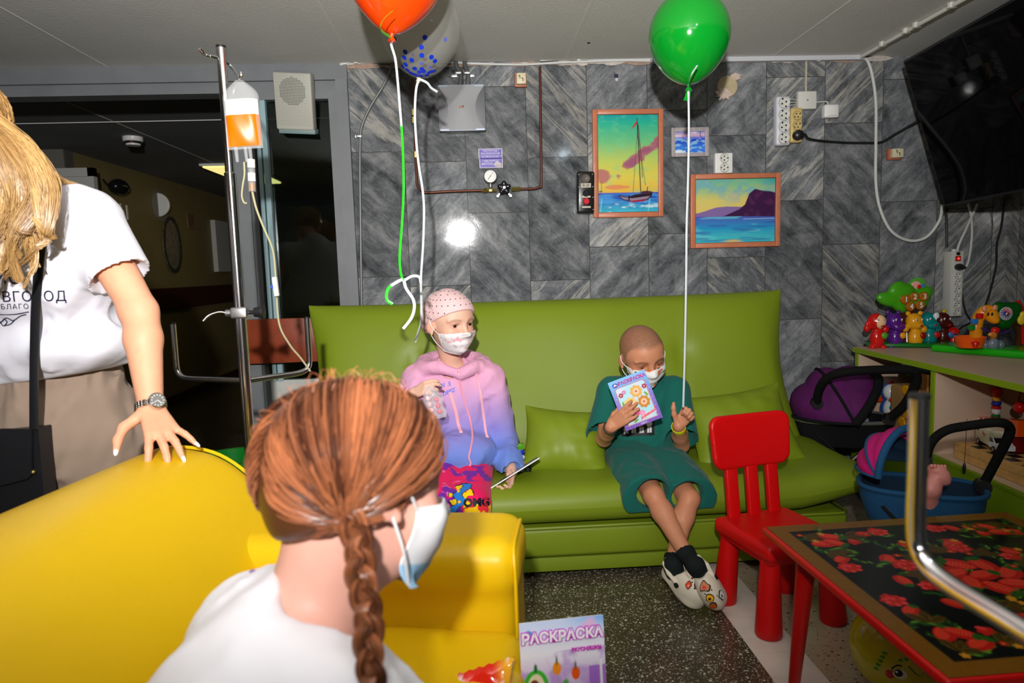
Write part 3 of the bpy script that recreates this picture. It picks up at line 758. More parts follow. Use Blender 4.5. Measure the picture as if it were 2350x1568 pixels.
# backrest: a rounded cross-section swept along Y with a rounded far end
prof = [(-0.92, 0.10), (-0.93, 0.40), (-0.925, 0.60), (-0.90, 0.71), (-0.85, 0.775), (-0.78, 0.803), (-0.71, 0.805), (-0.64, 0.787), (-0.575, 0.742), (-0.515, 0.672), (-0.46, 0.595), (-0.42, 0.52), (-0.40, 0.45), (-0.40, 0.10)]
prof = [(x + 0.03, z - 0.022 * (z > 0.5)) for x, z in prof]
prof = [tuple(p[:2]) for p in smooth_path([V(a, b, 0) for a, b in prof], 4)]
mb = YMB(); v = []; f = []; secs = []
cx = -0.66
for k in range(41): secs.append((-0.35 + (YE - 0.06 + 0.35) * k / 40, 1.0))
for k in range(1, 9):
    a = k / 8 * PI / 2; secs.append((YE - 0.06 + 0.06 * math.sin(a), 1 - 0.10 * (1 - math.cos(a))))
for (y, sc) in secs:
    for (x, z) in prof:
        v.append((cx + (x - cx) * sc, y, 0.45 + (z - 0.45) * sc if z > 0.45 else z))
n = len(prof)
for i in range(len(secs) - 1):
    for k in range(n - 1): f.append((i * n + k, i * n + k + 1, (i + 1) * n + k + 1, (i + 1) * n + k))
f.append(tuple(range(n))); f.append(tuple((len(secs) - 1) * n + k for k in range(n - 1, -1, -1)))
mb.raw(v, f); mb.build('backrest', M_YEL, ys, angle=50)
mb = YMB(); mb.tube([(cx + (x - cx) * 0.985, YE - 0.012, 0.45 + (z - 0.45) * 0.985) for x, z in prof if z > 0.44], 0.004, 6); mb.build('piping', M_YEL, ys)
s = SDF((-0.50, -0.40, 0.02), (0.20, 1.42, 0.54), 0.012)
s.box((-0.16, 0.48, 0.26), (0.285, 0.84, 0.20), 0.06)
s.ell((-0.14, 0.48, 0.42), (0.27, 0.85, 0.065), k=0.03)
mb = YMB(); s.add_to(mb, smooth=2); mb.build('seat', M_YEL, ys, angle=0)
s = SDF((-0.62, 1.26, 0.02), (0.14, 1.56, 0.68), 0.010)
s.box((-0.225, 1.405, 0.32), (0.322, 0.105, 0.305), 0.045)
s.box((-0.225, 1.395, 0.57), (0.322, 0.11, 0.05), 0.04, k=0.03)
mb = YMB(); s.add_to(mb, smooth=2); mb.build('armrest', M_YEL, ys, angle=0)
q = [(0.094, 1.303, 0.10), (0.096, 1.299, 0.40), (0.096, 1.297, 0.55), (0.094, 1.302, 0.592), (0.092, 1.325, 0.614), (0.092, 1.40, 0.618), (0.092, 1.47, 0.615)]
mb = YMB(); mb.tube(smooth_path(q, 6), 0.004, 6); mb.build('piping', M_YEL, ys)
for x in (-0.8, 0.0):
    for y in (-0.25, 1.44):
        mb = YMB(); mb.cyl((x, y, 0), (x, y, 0.12), 0.025); mb.build('foot', M_BLACK, ys)
# ------------------------------------------------------------------ red children's chair
M_RED = mat('red_plastic', srgb(204, 8, 11), 0.4, spec=0.4, bump=0.03, bscale=300)
fl, fr = V(0.885, 1.99, 0), V(1.128, 2.05, 0)
rl, rr_ = V(0.83, 2.225, 0), V(1.072, 2.285, 0)
RC = (fl + fr + rl + rr_) / 4
ex = _n(fr - fl); ey = _n((rl - fl)); ey = _n(ey - ey.dot(ex) * ex); ez = V(0, 0, 1)
RR = np.stack([ex, ey, ez], 1)
chair = thing('childrens_chair', 'red plastic childrens chair with slatted back beside the painted table', 'chair', RC)
def leg(p, top, h0, h1, r0, r1):
    m = MB(); d = top - p
    m.lathe([(r0 * 0.9, 0), (r0, 0.008), (r0 * 0.98, 0.03), (r1, h1), (r1, h1 + 0.01)], p, axis=_n(d), seg=24); return m
SH = 0.298
for p in (fl, fr, rl, rr_):
    top = p + (RC - p) * 0.13 + ez * 0.26
    leg(p, top, 0, 0.27, 0.042, 0.029).build('leg', M_RED, chair)
s = SDF(RC - V(0.24, 0.24, 0) + V(0, 0, 0.21), RC + V(0.24, 0.24, 0.34), 0.006)
s.box(RC + V(0, 0, 0.272), (0.150, 0.150, 0.028), 0.02, R=RR)
s.box(RC + V(0, 0, 0.242), (0.140, 0.140, 0.014), 0.012, R=RR, k=0.004)
mb = MB(); s.add_to(mb, smooth=1); mb.build('seat', M_RED, chair, angle=0)
lean = _n(ez + 0.13 * ey)
Rb = np.stack([ex, _n(np.cross(lean, ex)), lean], 1)
b0 = RC + ey * 0.122 + ez * 0.285
for k in (-1, 0, 1):
    mb = MB(); mb.box(b0 + ex * k * 0.082 + lean * 0.105, (0.046, 0.022, 0.27), R=Rb, bevel=0.006, seg=3); mb.build('slat', M_RED, chair)
s = SDF(b0 - V(0.22, 0.12, 0) + V(0, 0, 0.12), b0 + V(0.22, 0.16, 0.42), 0.005)
pc = b0 + lean * 0.270
hs = (0.157, 0.013, 0.093)
def panel_fn(x, y, z):
    px, py, pz = x - pc[0], y - pc[1], z - pc[2]
    a = px * Rb[0, 0] + py * Rb[1, 0] + pz * Rb[2, 0]; b = px * Rb[0, 1] + py * Rb[1, 1] + pz * Rb[2, 1]; c = px * Rb[0, 2] + py * Rb[1, 2] + pz * Rb[2, 2]
    b = b + 0.5 * a * a
    qa = np.abs(a) - (hs[0] - 0.04 + 0.06 * c); qc = np.abs(c) - (hs[2] - 0.04)
    d2 = np.sqrt(np.maximum(qa, 0) ** 2 + np.maximum(qc, 0) ** 2) + np.minimum(np.maximum(qa, qc), 0) - 0.04
    wz = np.abs(b) - hs[1]; rd = 0.008
    u, w = d2 + rd, wz + rd
    return np.sqrt(np.maximum(u, 0) ** 2 + np.maximum(w, 0) ** 2) + np.minimum(np.maximum(u, w), 0) - rd
s.op(pc - 0.25, pc + 0.25, panel_fn)
mb = MB(); s.add_to(mb, smooth=2); mb.build('backrest', M_RED, chair, angle=0)

# ------------------------------------------------------------------ painted table
M_TRED = mat('red_table_paint', srgb(196, 12, 10), 0.3, spec=0.45)
M_LACQ = mat('lacquered_painting', attr=True, rough=0.16, spec=0.5)
TZ = 0.46
TA, TB, TC, TD = at_z(1748, 1207, TZ), at_z(2308, 1172, TZ), None, at_z(2182, 1562, TZ)
tu = TB - TA; tv_ = TD - TA
TW, TH = np.linalg.norm(tu), np.linalg.norm(tv_)
tu = tu / TW; tv_ = -V(-tu[1], tu[0], 0); TD = TA + tv_ * TH      # square table: tv_ runs toward the camera
TC = TA + tu * TW + tv_ * TH
tcen = (TA + TC) / 2
table = thing('painted_table', 'low red childrens table painted with strawberries on black', 'table', (tcen[0], tcen[1], 0))
mb = MB(); ch = 0.05
mb.box(tcen + V(0, 0, -0.0125), (TW, TH, 0.021), R=np.stack([tu, -tv_, ez], 1), bevel=0.006, seg=3)
mb.build('tabletop', M_TRED, table)
cv = Canvas(TW - 0.016, TH - 0.016, 0.0027); w_, h_ = cv.w, cv.h
cv.fill(srgb(118, 78, 22)); cv.C *= (0.85 + 0.3 * cv.noise(160, 160))[..., None]
cv.rect(0.042, 0.042, w_ - 0.042, h_ - 0.042, (0.006, 0.007, 0.006))
rg = random.Random(11)
RED, DRED, GRN, LG, GLD, BRN = srgb(186, 32, 22), srgb(150, 14, 10), srgb(42, 84, 26), srgb(92, 140, 40), srgb(206, 140, 36), srgb(84, 62, 20)
def berry(x, y, r, a):
    cv.ell(x, y, r * 1.35, r * 0.88, RED, a); ca, sa = math.cos(math.radians(a)), math.sin(math.radians(a))
    cv.ell(x - 0.15 * r * sa, y + 0.2 * r * ca, r * 1.1, r * 0.55, srgb(226, 66, 44), a)
    for k in range(7):
        t = -0.8 + 1.6 * k / 6; cv.line([(x + t * r * ca - 0.5 * r * sa, y + t * r * sa + 0.5 * r * ca), (x + t * r * ca + 0.5 * r * sa, y + t * r * sa - 0.5 * r * ca)], 0.0012, DRED)
    cv.ell(x + 1.2 * r * ca, y + 1.2 * r * sa, r * 0.42, r * 0.6, GRN, a)
def leaf(x, y, r, a):
    for da in (-55, 0, 55):
        t = math.radians(a + da); cv.ell(x + r * 0.8 * math.cos(t), y + r * 0.8 * math.sin(t), r * 0.85, r * 0.42, BRN, a + da)
        for q in (-1, 0, 1): cv.line([(x, y), (x + r * 1.5 * math.cos(t + q * 0.16), y + r * 1.5 * math.sin(t + q * 0.16))], 0.0012, srgb(46, 36, 12))
def cluster(x, y, r, n):
    for k in range(n):
        a = k * 2.4; q = r * math.sqrt(k / n); cv.ell(x + q * math.cos(a), y + q * math.sin(a), 0.0062, 0.0062, RED if k % 3 else srgb(226, 60, 60))
def sprig(x, y, a, L):
    P = [(x + L * t * math.cos(a + 1.3 * t), y + L * t * math.sin(a + 1.3 * t)) for t in (0, 0.25, 0.5, 0.75, 1)]
    cv.line(P, 0.0022, GRN)
    for p in P[1:]: cv.ell(p[0] + 0.006, p[1], 0.007, 0.003, LG if rg.random() > 0.6 else GRN, math.degrees(a) + 60)
def flower(x, y, r, c):
    for k in range(5): cv.ell(x + r * 0.7 * math.cos(k * 1.257), y + r * 0.7 * math.sin(k * 1.257), r * 0.55, r * 0.42, c, k * 72)
    cv.ell(x, y, r * 0.35, r * 0.35, GLD)
cxm, cym = w_ / 2, h_ / 2
# corner bouquets: (0,0) of the raster is the near-left corner
for (qx, qy, dx, dy) in ((0.055, 0.055, 1, 1), (w_ - 0.055, 0.055, -1, 1), (0.055, h_ - 0.055, 1, -1), (w_ - 0.055, h_ - 0.055, -1, -1)):
    for k in range(16): sprig(qx + dx * rg.uniform(0.0, 0.20) * (1 if k % 2 else 0.4), qy + dy * rg.uniform(0.0, 0.20) * (0.4 if k % 2 else 1), rg.uniform(0, 6.28), 0.035)
    for (a, b, r) in ((0.075, 0.035, 0.026), (0.035, 0.075, 0.026), (0.065, 0.072, 0.025), (0.165, 0.03, 0.021), (0.03, 0.165, 0.021)): berry(qx + dx * a, qy + dy * b, r * 0.86, rg.uniform(-60, 60))
    leaf(qx + dx * 0.02, qy + dy * 0.02, 0.024, math.degrees(math.atan2(dy, dx))); leaf(qx + dx * 0.12, qy + dy * 0.035, 0.026, 20 * dy); leaf(qx + dx * 0.035, qy + dy * 0.12, 0.026, 70 * dy)
    cluster(qx + dx * 0.21, qy + dy * 0.022, 0.024, 22); cluster(qx + dx * 0.022, qy + dy * 0.21, 0.024, 22); cluster(qx + dx * 0.115, qy + dy * 0.075, 0.014, 9)
    for k in range(5): flower(qx + dx * rg.uniform(0.0, 0.19), qy + dy * rg.uniform(0, 0.07), 0.007, GLD if k % 2 else RED)
# medallion
for k in range(80):
    a = rg.uniform(0, 6.28); q = rg.uniform(0.05, 0.205); sprig(cxm + q * math.cos(a), cym + q * math.sin(a), rg.uniform(0, 6.28), 0.03)
for k in range(9): a = k * 0.698 + 0.2; leaf(cxm + 0.125 * math.cos(a), cym + 0.125 * math.sin(a), 0.028, math.degrees(a))
for k in range(9):
    a = k * 0.698 + 0.55; cluster(cxm + 0.155 * math.cos(a), cym + 0.155 * math.sin(a), 0.028 if k % 2 else 0.02, 30 if k % 2 else 14)
for k in range(10): a = k * 0.628; berry(cxm + 0.19 * math.cos(a), cym + 0.19 * math.sin(a), 0.019, math.degrees(a) + 90)
for k in range(7): a = k * 0.897; berry(cxm + 0.062 * math.cos(a), cym + 0.062 * math.sin(a), 0.028, math.degrees(a) + 40)
berry(cxm, cym, 0.026, 15)
for k in range(26): a = rg.uniform(0, 6.28); q = rg.uniform(0.09, 0.215); flower(cxm + q * math.cos(a), cym + q * math.sin(a), 0.0075, GLD if k % 2 else RED)
mb = MB(); cv.panel(mb, TD + tu * 0.008 - tv_ * 0.008 + V(0, 0, -0.0008), tu, -tv_)
mb.build('painted_panel', M_LACQ, table, smooth=False)
for (p, q) in ((TA, (1, 1)), (TA + tu * TW, (-1, 1)), (TD, (1, -1)), (TC, (-1, -1))):
    tp = p + tu * q[0] * 0.085 + tv_ * q[1] * 0.085; bt = p + tu * q[0] * 0.062 + tv_ * q[1] * 0.062
    mb = MB(); mb.tube([(bt[0], bt[1], 0.0), (bt[0], bt[1], 0.004), (tp[0], tp[1], TZ - 0.035), (tp[0], tp[1], TZ - 0.02)], [0.012, 0.014, 0.026, 0.026], 18); mb.build('leg', M_TRED, table)
# ------------------------------------------------------------------ things fixed to the marble wall
M_CABLE_W = mat('white_cable', srgb(206, 208, 204), 0.45)
M_CABLE_B = mat('black_cable', (0.012, 0.012, 0.013), 0.4)
M_GREYPIPE = mat('grey_conduit', srgb(120, 122, 122), 0.4, 0.3)
M_COPPER = mat('brown_copper_pipe', srgb(96, 52, 38), 0.35, 0.5)
M_BRASS = mat('brass_fitting', srgb(168, 150, 84), 0.3, 0.9)
M_OFFW = mat('off_white_plastic', srgb(214, 214, 206), 0.4)
M_BEIGE = mat('aged_cream_plastic', srgb(206, 182, 118), 0.4)
M_TERRA = mat('terracotta_plastic', srgb(176, 104, 76), 0.5)
M_PLASTER = mat('pinkish_plaster', srgb(206, 186, 172), 0.9, noise=0.15, nscale=60, bump=0.5, bscale=120)
M_HOLE = mat('socket_hole', (0.01, 0.01, 0.01), 0.7)
M_REDB = mat('red_button', srgb(206, 24, 40), 0.25, coat=0.4)
UX, UZ, NY = V(1, 0, 0), V(0, 0, 1), V(0, -1, 0)
def W(px, py, out=0.0): return at_y(px, py, YW - out)
def wbox(mb, px0, py0, px1, py1, dep, out=0.0, **k):
    a, b = W(px0, py0), W(px1, py1)
    return mb.bx((a[0], YW - out - dep, b[2]), (b[0], YW - out, a[2]), **k)
def span(px0, py0, px1, py1):
    a, b = W(px0, py0), W(px1, py1); return (a + b) / 2, abs(b[0] - a[0]), abs(a[2] - b[2])
# --- paintings
def framed(name, label, px0, py0, px1, py1, fw, fm, art, rot=0.0, dep=0.018):
    c, w, h = span(px0, py0, px1, py1); c = c + V(0, -0.004, 0)
    t = thing(name, label, 'painting', (c[0], YW - 0.01, c[2] - h / 2))
    R = rotm((0, 1, 0), rot); u, z = R @ UX, R @ UZ
    mb = MB()
    for (cx, cz, sw, sh, horiz) in ((0, h / 2 - fw / 2, w - 2 * fw, fw, 1), (0, -h / 2 + fw / 2, w - 2 * fw, fw, 1), (-w / 2 + fw / 2, 0, fw, h, 0), (w / 2 - fw / 2, 0, fw, h, 0)):
        o = c + u * cx + z * cz
        mb.box(o + V(0, -dep / 2, 0), (sw, dep, sh), R=R, bevel=0.003)
        if horiz: mb.box(o + V(0, -dep * 0.75, 0) + z * (-0.4 * fw if cz > 0 else 0.4 * fw), (sw + fw * 0.5, dep * 0.4, fw * 0.35), R=R, bevel=0.002, mi=1)
        else: mb.box(o + V(0, -dep * 0.75, 0) + u * (-0.4 * fw if cx > 0 else 0.4 * fw), (fw * 0.35, dep * 0.4, sh - 2 * fw * 0.9), R=R, bevel=0.002, mi=1)
    mb.build('frame', fm, t)
    cv = Canvas(w - 1.4 * fw, h - 1.4 * fw, 0.0021); art(cv)
    mb = MB(); cv.panel(mb, c - u * cv.w / 2 - z * cv.h / 2 + V(0, -dep * 0.35, 0), u, z); mb.build('picture', M_PRINT, t, smooth=False)
    return t
M_FRW = mat('orange_wood_frame', srgb(196, 118, 84), 0.4, noise=0.1, nscale=30); M_FRW2 = mat('dark_orange_bead', srgb(140, 62, 40), 0.4)
M_FRP = mat('pale_carved_frame', srgb(168, 160, 162), 0.6, noise=0.2, nscale=120); M_FRP2 = mat('pale_bead', srgb(190, 182, 180), 0.6)
def art_boat(c):
    w, h = c.w, c.h; y = h * 0.215
    c.vgrad([(0, srgb(240, 190, 70)), (y, srgb(232, 180, 70)), (h * 0.35, srgb(226, 206, 80)), (h * 0.52, srgb(196, 208, 96)), (h * 0.72, srgb(110, 196, 130)), (h * 0.9, srgb(40, 182, 150)), (h, srgb(20, 160, 170))])
    n = c.noise(9 / w, 14 / w, 2.0); c.put(sstep(0.45, 0.7, n) * 0.35, srgb(120, 210, 150))
    n2 = c.noise(6 / w, 9 / w, 9.0, 5)
    d = np.abs((c.Y - h * 0.50) - (c.X - w * 0.55) * 0.75) / (h * 0.13); band = np.clip(1.25 - d, 0, 1) * sstep(0.1, 0.45, c.X / w)
    c.put(sstep(0.40, 0.52, n2 * band + 0.12 * band) * 0.9, srgb(176, 92, 120)); c.put(sstep(0.5, 0.65, n2 * band + 0.1 * band) * 0.6, srgb(150, 80, 120))
    b2 = np.clip(1.3 - np.hypot((c.X - w * 0.08) / (w * 0.2), (c.Y - h * 0.38) / (h * 0.09)), 0, 1); c.put(sstep(0.3, 0.5, n2 * b2 + 0.15 * b2) * 0.85, srgb(186, 96, 110))
    b3 = np.clip(1.3 - np.hypot((c.X - w * 0.3) / (w * 0.3), (c.Y - h * 0.27) / (h * 0.03)), 0, 1); c.put(sstep(0.35, 0.5, n2 * b3 + 0.1 * b3) * 0.8, srgb(226, 130, 90))
    sea = (c.Y < y); k = c.noise(5 / w, 30 / w, 4.0)
    s = mixc(srgb(30, 70, 180), srgb(70, 150, 220), sstep(0.3, 0.65, k)); t = sstep(0.16 * h, 0.0, c.Y); s = mixc(s, srgb(60, 196, 206), t * 0.8); s = mixc(s, srgb(90, 70, 170), sstep(y - 0.03 * h, y, c.Y) * 0.7)
    s = mixc(s, srgb(226, 240, 240), sstep(0.56, 0.66, c.noise(9 / w, 22 / w, 7)) * sstep(0.14 * h, 0.05 * h, c.Y) * 0.8)
    c.C = np.where(sea[..., None], s, c.C)
    BK = srgb(36, 18, 30)
    hx, hy = w * 0.62, h * 0.165
    c.poly([(w * 0.335, hy + .025 * h), (w * 0.50, hy + 0.005 * h), (w * 0.62, hy + 0.03 * h), (w * 0.80, hy + 0.04 * h), (w * 0.895, hy + .05 * h), (w * 0.86, hy - 0.01 * h), (w * 0.76, hy - 0.04 * h), (w * 0.56, hy - 0.045 * h), (w * 0.42, hy - 0.025 * h)], BK)
    c.poly([(w * 0.37, hy + .012 * h), (w * 0.56, hy - 0.01 * h), (w * 0.85, hy + 0.012 * h), (w * 0.80, hy - 0.018 * h), (w * 0.56, hy - 0.035 * h), (w * 0.43, hy - 0.018 * h)], srgb(150, 130, 150))
    c.poly([(w * 0.50, hy - .036 * h), (w * 0.80, hy - 0.026 * h), (w * 0.74, hy - 0.042 * h), (w * 0.58, hy - 0.048 * h)], srgb(176, 20, 60))
    c.ell(w * 0.79, hy + 0.047 * h, w * 0.10, h * 0.016, srgb(70, 40, 60)); c.poly([(w * 0.50, hy + 0.02 * h), (w * 0.525, hy + 0.02 * h), (w * 0.525, hy - 0.04 * h), (w * 0.505, hy - 0.04 * h)], BK)
    c.line([(w * 0.655, h * 0.90), (w * 0.70, hy + 0.06 * h)], 0.0045, BK); c.line([(w * 0.645, h * 0.95), (w * 0.66, h * 0.75)], 0.003, BK)
    c.line([(w * 0.66, h * 0.80), (w * 0.775, hy + 0.12 * h)], 0.0022, srgb(90, 60, 70)); c.line([(w * 0.65, h * 0.80), (w * 0.58, hy + 0.05 * h)], 0.002, srgb(90, 60, 70)); c.line([(w * 0.67, h * 0.88), (w * 0.73, hy + 0.2 * h)], 0.003, srgb(90, 50, 60))
    c.poly([(w * 0.64, h * 0.925), (w * 0.615, h * 0.90), (w * 0.55, h * 0.835), (w * 0.60, h * 0.86), (w * 0.645, h * 0.895)], srgb(200, 40, 50)); c.line([(w * 0.80, hy + 0.05 * h), (w * 0.81, hy + 0.10 * h)], 0.004, BK)
    c.line([(w * 0.08, h * 0.24), (w * 0.085, h * 0.33)], 0.0018, BK); c.poly([(w * 0.04, h * 0.232), (w * 0.1, h * 0.232), (w * 0.09, h * 0.222), (w * 0.05, h * 0.222)], BK)
    for q in (0.07, 0.83): c.put(sstep(0.02 * w, 0.0, np.abs(c.X - w * q - 0.12 * (c.Y - h * 0.08))) * (c.Y < h * 0.16) * 0.45, srgb(140, 240, 230))
def art_coast(c):
    w, h = c.w, c.h; y = h * 0.42
    c.vgrad([(0, srgb(50, 180, 200)), (h * 0.1, srgb(70, 190, 200)), (h * 0.25, srgb(40, 150, 200)), (y, srgb(80, 90, 190)), (y + 0.001, srgb(226, 200, 110)), (h * 0.65, srgb(222, 206, 110)), (h * 0.85, srgb(150, 196, 140)), (h, srgb(90, 190, 150))])
    n = c.noise(8 / w, 10 / w, 3.0, 5); sky = c.Y > y
    c.put(sky * sstep(0.48, 0.62, n) * sstep(0.6 * h, 0.9 * h, c.Y + 0.15 * c.X) * 0.8, srgb(120, 180, 190)); c.put(sky * sstep(0.55, 0.7, c.noise(6 / w, 12 / w, 12)) * 0.5, srgb(226, 190, 130))
    c.put(sky * sstep(w * 0.72, w, c.X) * sstep(h * 0.7, h, c.Y) * 0.8, srgb(40, 160, 170))
    ed = y + h * (0.05 + 0.09 * sstep(0, 0.35, c.X / w)) + h * 0.04 * (c.noise(10 / w, 0, 5) - 0.5); c.put((c.Y > y) * sstep(ed + 0.004, ed, c.Y) * 0.9, srgb(120, 90, 170))
    pts = [(w * 0.36, y), (w * 0.55, y + .10 * h), (w * 0.62, y + .17 * h), (w * 0.67, y + .33 * h), (w * 0.74, y + .40 * h), (w * 0.84, y + .37 * h), (w * 0.93, y + .36 * h), (w * 1.01, y + .33 * h), (w * 1.01, y - .02 * h)]
    c.poly(pts, srgb(64, 30, 70)); c.put((c.Y > y) * (c.X > w * 0.6) * sstep(0.52, 0.62, c.noise(14 / w, 14 / w, 8)) * (c.C[..., 1] < 0.05) * 0.5, srgb(100, 50, 90))
    k = c.noise(4 / w, 26 / w, 6, 5); sea = c.Y < y
    c.put(sea * sstep(0.48, 0.62, k) * 0.6, srgb(110, 206, 214)); c.put(sea * sstep(0.55, 0.66, c.noise(3 / w, 40 / w, 2)) * 0.5, srgb(60, 70, 170)); c.put(sea * sstep(0.5, 0.62, k) * sstep(0.16 * w, 0, np.abs(c.X - w * 0.48)) * sstep(0.3 * h, 0.05 * h, c.Y) * 0.8, srgb(226, 186, 90))
    c.put(sstep(0.008 * h, 0, np.abs(c.Y - h * 0.375)) * (c.X > w * 0.6) * 0.8, srgb(190, 220, 226))
def art_waves(c):
    w, h = c.w, c.h; c.vgrad([(0, srgb(40, 120, 220)), (h * 0.3, srgb(60, 130, 230)), (h * 0.6, srgb(20, 50, 190)), (h * 0.68, srgb(90, 110, 210)), (h * 0.8, srgb(220, 180, 200)), (h, srgb(40, 130, 220))])
    n = c.noise(6 / w, 16 / w, 3, 5); c.put(sstep(0.5, 0.6, n) * (c.Y < h * 0.68) * 0.8, srgb(150, 200, 240)); c.put(sstep(0.48, 0.6, c.noise(5 / w, 11 / w, 9)) * (c.Y > h * 0.7) * 0.7, srgb(236, 220, 226))
    c.put(sstep(0.05, 0.0, c.Y - h * 0.05) * sstep(0.4, 0.6, n) * (c.Y < h * 0.2), srgb(230, 240, 246)); c.ell(w * 0.42, h * 0.55, w * 0.012, h * 0.1, srgb(210, 220, 240)); c.line([(w * 0.84, h * 0.95), (w * 0.82, h * 0.8), (w * 0.86, h * 0.72)], 0.003, srgb(30, 20, 60))
framed('painting', 'tall orange framed painting of a moored sailing boat at sunset', 1357, 254, 1521, 497, 0.024, [M_FRW, M_FRW2], art_boat, 0.4)
framed('painting', 'wide orange framed painting of a dark cliff over a turquoise bay', 1582, 402, 1786, 565, 0.024, [M_FRW, M_FRW2], art_coast, 0.2)
framed('painting', 'small pale framed picture of blue waves between the two paintings', 1538, 295, 1624, 360, 0.018, [M_FRP, M_FRP2], art_waves, 0.0)
# --- round sockets
def socket_face(parent, c, r, name='socket', m=None, rot=0.0):
    mb = MB(); m = m or M_OFFW
    mb.lathe([(r, 0.0), (r, 0.004), (r * 0.93, 0.007), (r * 0.86, 0.006), (r * 0.80, 0.001), (0.0, 0.001)], c, axis=(0, -1, 0), seg=28, mi=0)
    R = rotm((0, 1, 0), rot); a = R @ UX; b = R @ UZ
    for q in (-1, 1): mb.cyl(c + a * q * r * 0.40 + V(0, -0.0005, 0), c + a * q * r * 0.40 + V(0, -0.0016, 0), r * 0.16, seg=10, mi=1)
    for q in (-1, 1): mb.box(c + b * q * r * 0.72 + V(0, -0.003, 0), (r * 0.22, 0.005, r * 0.34), R=R, bevel=0.001, mi=1)
    return mb.build(name, [m, M_HOLE, M_SILVER], parent)
t = thing('double_socket', 'white double wall socket above the cliff painting', 'socket', W(1656, 399) + V(0, -0.01, 0))
mb = MB(); c, w, h = span(1636, 354, 1676, 399); mb.box(c + V(0, -0.017, 0), (w, 0.034, h), bevel=0.005, seg=3); mb.build('housing', M_WHITE, t)
for q in (-1, 1): socket_face(t, c + V(0, -0.036, q * h * 0.235), w * 0.26, rot=90)
t = thing('power_strip', 'white four-way socket block on the marble wall', 'power strip', W(1788, 337) + V(0, -0.02, 0))
c, w, h = span(1773, 226, 1804, 337); mb = MB(); mb.box(c + V(0, -0.024, 0), (w, 0.048, h), bevel=0.012, seg=4); mb.build('housing', mat('cool_white_plastic', srgb(214, 216, 226), 0.35), t)
for k in range(4): socket_face(t, c + V(0, -0.050, h * (0.36 - 0.24 * k)), w * 0.40, rot=-25)
t = thing('power_strip', 'yellowed two-way socket block with a black plug in it', 'power strip', W(1820, 330) + V(0, -0.02, 0))
c, w, h = span(1807, 251, 1833, 330); mb = MB(); mb.box(c + V(0, -0.02, 0), (w, 0.04, h), bevel=0.010, seg=4); mb.build('housing', M_BEIGE, t)
for k in range(2): socket_face(t, c + V(0, -0.042, h * (0.27 - 0.29 * k)), w * 0.38, rot=60, m=M_BEIGE)
cpl = c + V(0, -0.042, -h * 0.31)
# black plug and its cable to the television
t = thing('power_cable', 'black mains cable running from the yellowed block to the television', 'cable', cpl + V(0, -0.01, -0.02))
mb = MB(); mb.lathe([(0.024, 0), (0.025, 0.012), (0.022, 0.03), (0.014, 0.036), (0.0, 0.037)], cpl, axis=(0, -1, 0)); mb.tube([cpl + V(0, -0.025, 0), cpl + V(0.03, -0.025, 0)], [0.009, 0.006], 10); mb.build('plug', M_BLACK, t)
pts = [cpl + V(0.028, -0.025, 0), W(1862, 320, 0.03), W(1930, 327, 0.01), W(1990, 328, 0.01), W(2024, 326, 0.01), W(2060, 305, 0.02), W(2110, 278, 0.06), W(2170, 262, 0.10)]
mb = MB(); mb.tube(smooth_path(pts, 8), 0.006, 8); mb.build('cord', M_CABLE_B, t)
# junction box + white light box
t = thing('junction_box', 'square white junction box beside the socket blocks', 'junction box', W(1847, 253) + V(0, -0.01, 0))
c, w, h = span(1826, 213, 1867, 253); mb = MB(); mb.box(c + V(0, -0.014, 0), (w, 0.028, h), bevel=0.003); mb.box(c + V(0, -0.029, 0), (w * 0.97, 0.003, h * 0.97), bevel=0.0012); mb.build('lid', M_OFFW, t)
mb = MB(); mb.cyl(c + V(0, -0.030, 0), c + V(0, -0.032, 0), 0.004, seg=12); mb.build('screw', M_GREYPIPE, t)
mb = MB(); a = W(1848, 212); b = W(1848, 136); mb.bx((a[0] - 0.004, YW - 0.008, a[2]), (a[0] + 0.004, YW, b[2])); mb.build('conduit', mat('cream_conduit', srgb(190, 184, 160), 0.5), t)
mb = MB(); mb.tube(smooth_path([W(1867, 235, 0.01), W(1885, 234, 0.01), W(1898, 234, 0.01), W(1901, 244, 0.012)], 5), 0.003, 6); mb.build('cord', M_CABLE_W, t)
for q in (0, 1, 2):
    mb = MB(); mb.tube(smooth_path([W(1806, 232 + 5 * q, 0.02), W(1816, 228 + 7 * q, 0.025), W(1827, 230 + 5 * q, 0.01)], 4), 0.0022, 6); mb.build('cord', M_CABLE_W, t)
t = thing('wall_switch', 'small white switch box to the right of the junction box', 'switch', W(1900, 273) + V(0, -0.01, 0))
c, w, h = span(1884, 244, 1916, 273); mb = MB(); mb.box(c + V(0, -0.02, 0), (w, 0.04, h), bevel=0.007, seg=3); mb.build('housing', M_WHITE, t)
mb = MB(); mb.box(c + V(0.004, -0.042, 0), (w * 0.62, 0.008, h * 0.72), bevel=0.003); mb.build('rocker', M_WHITE, t)
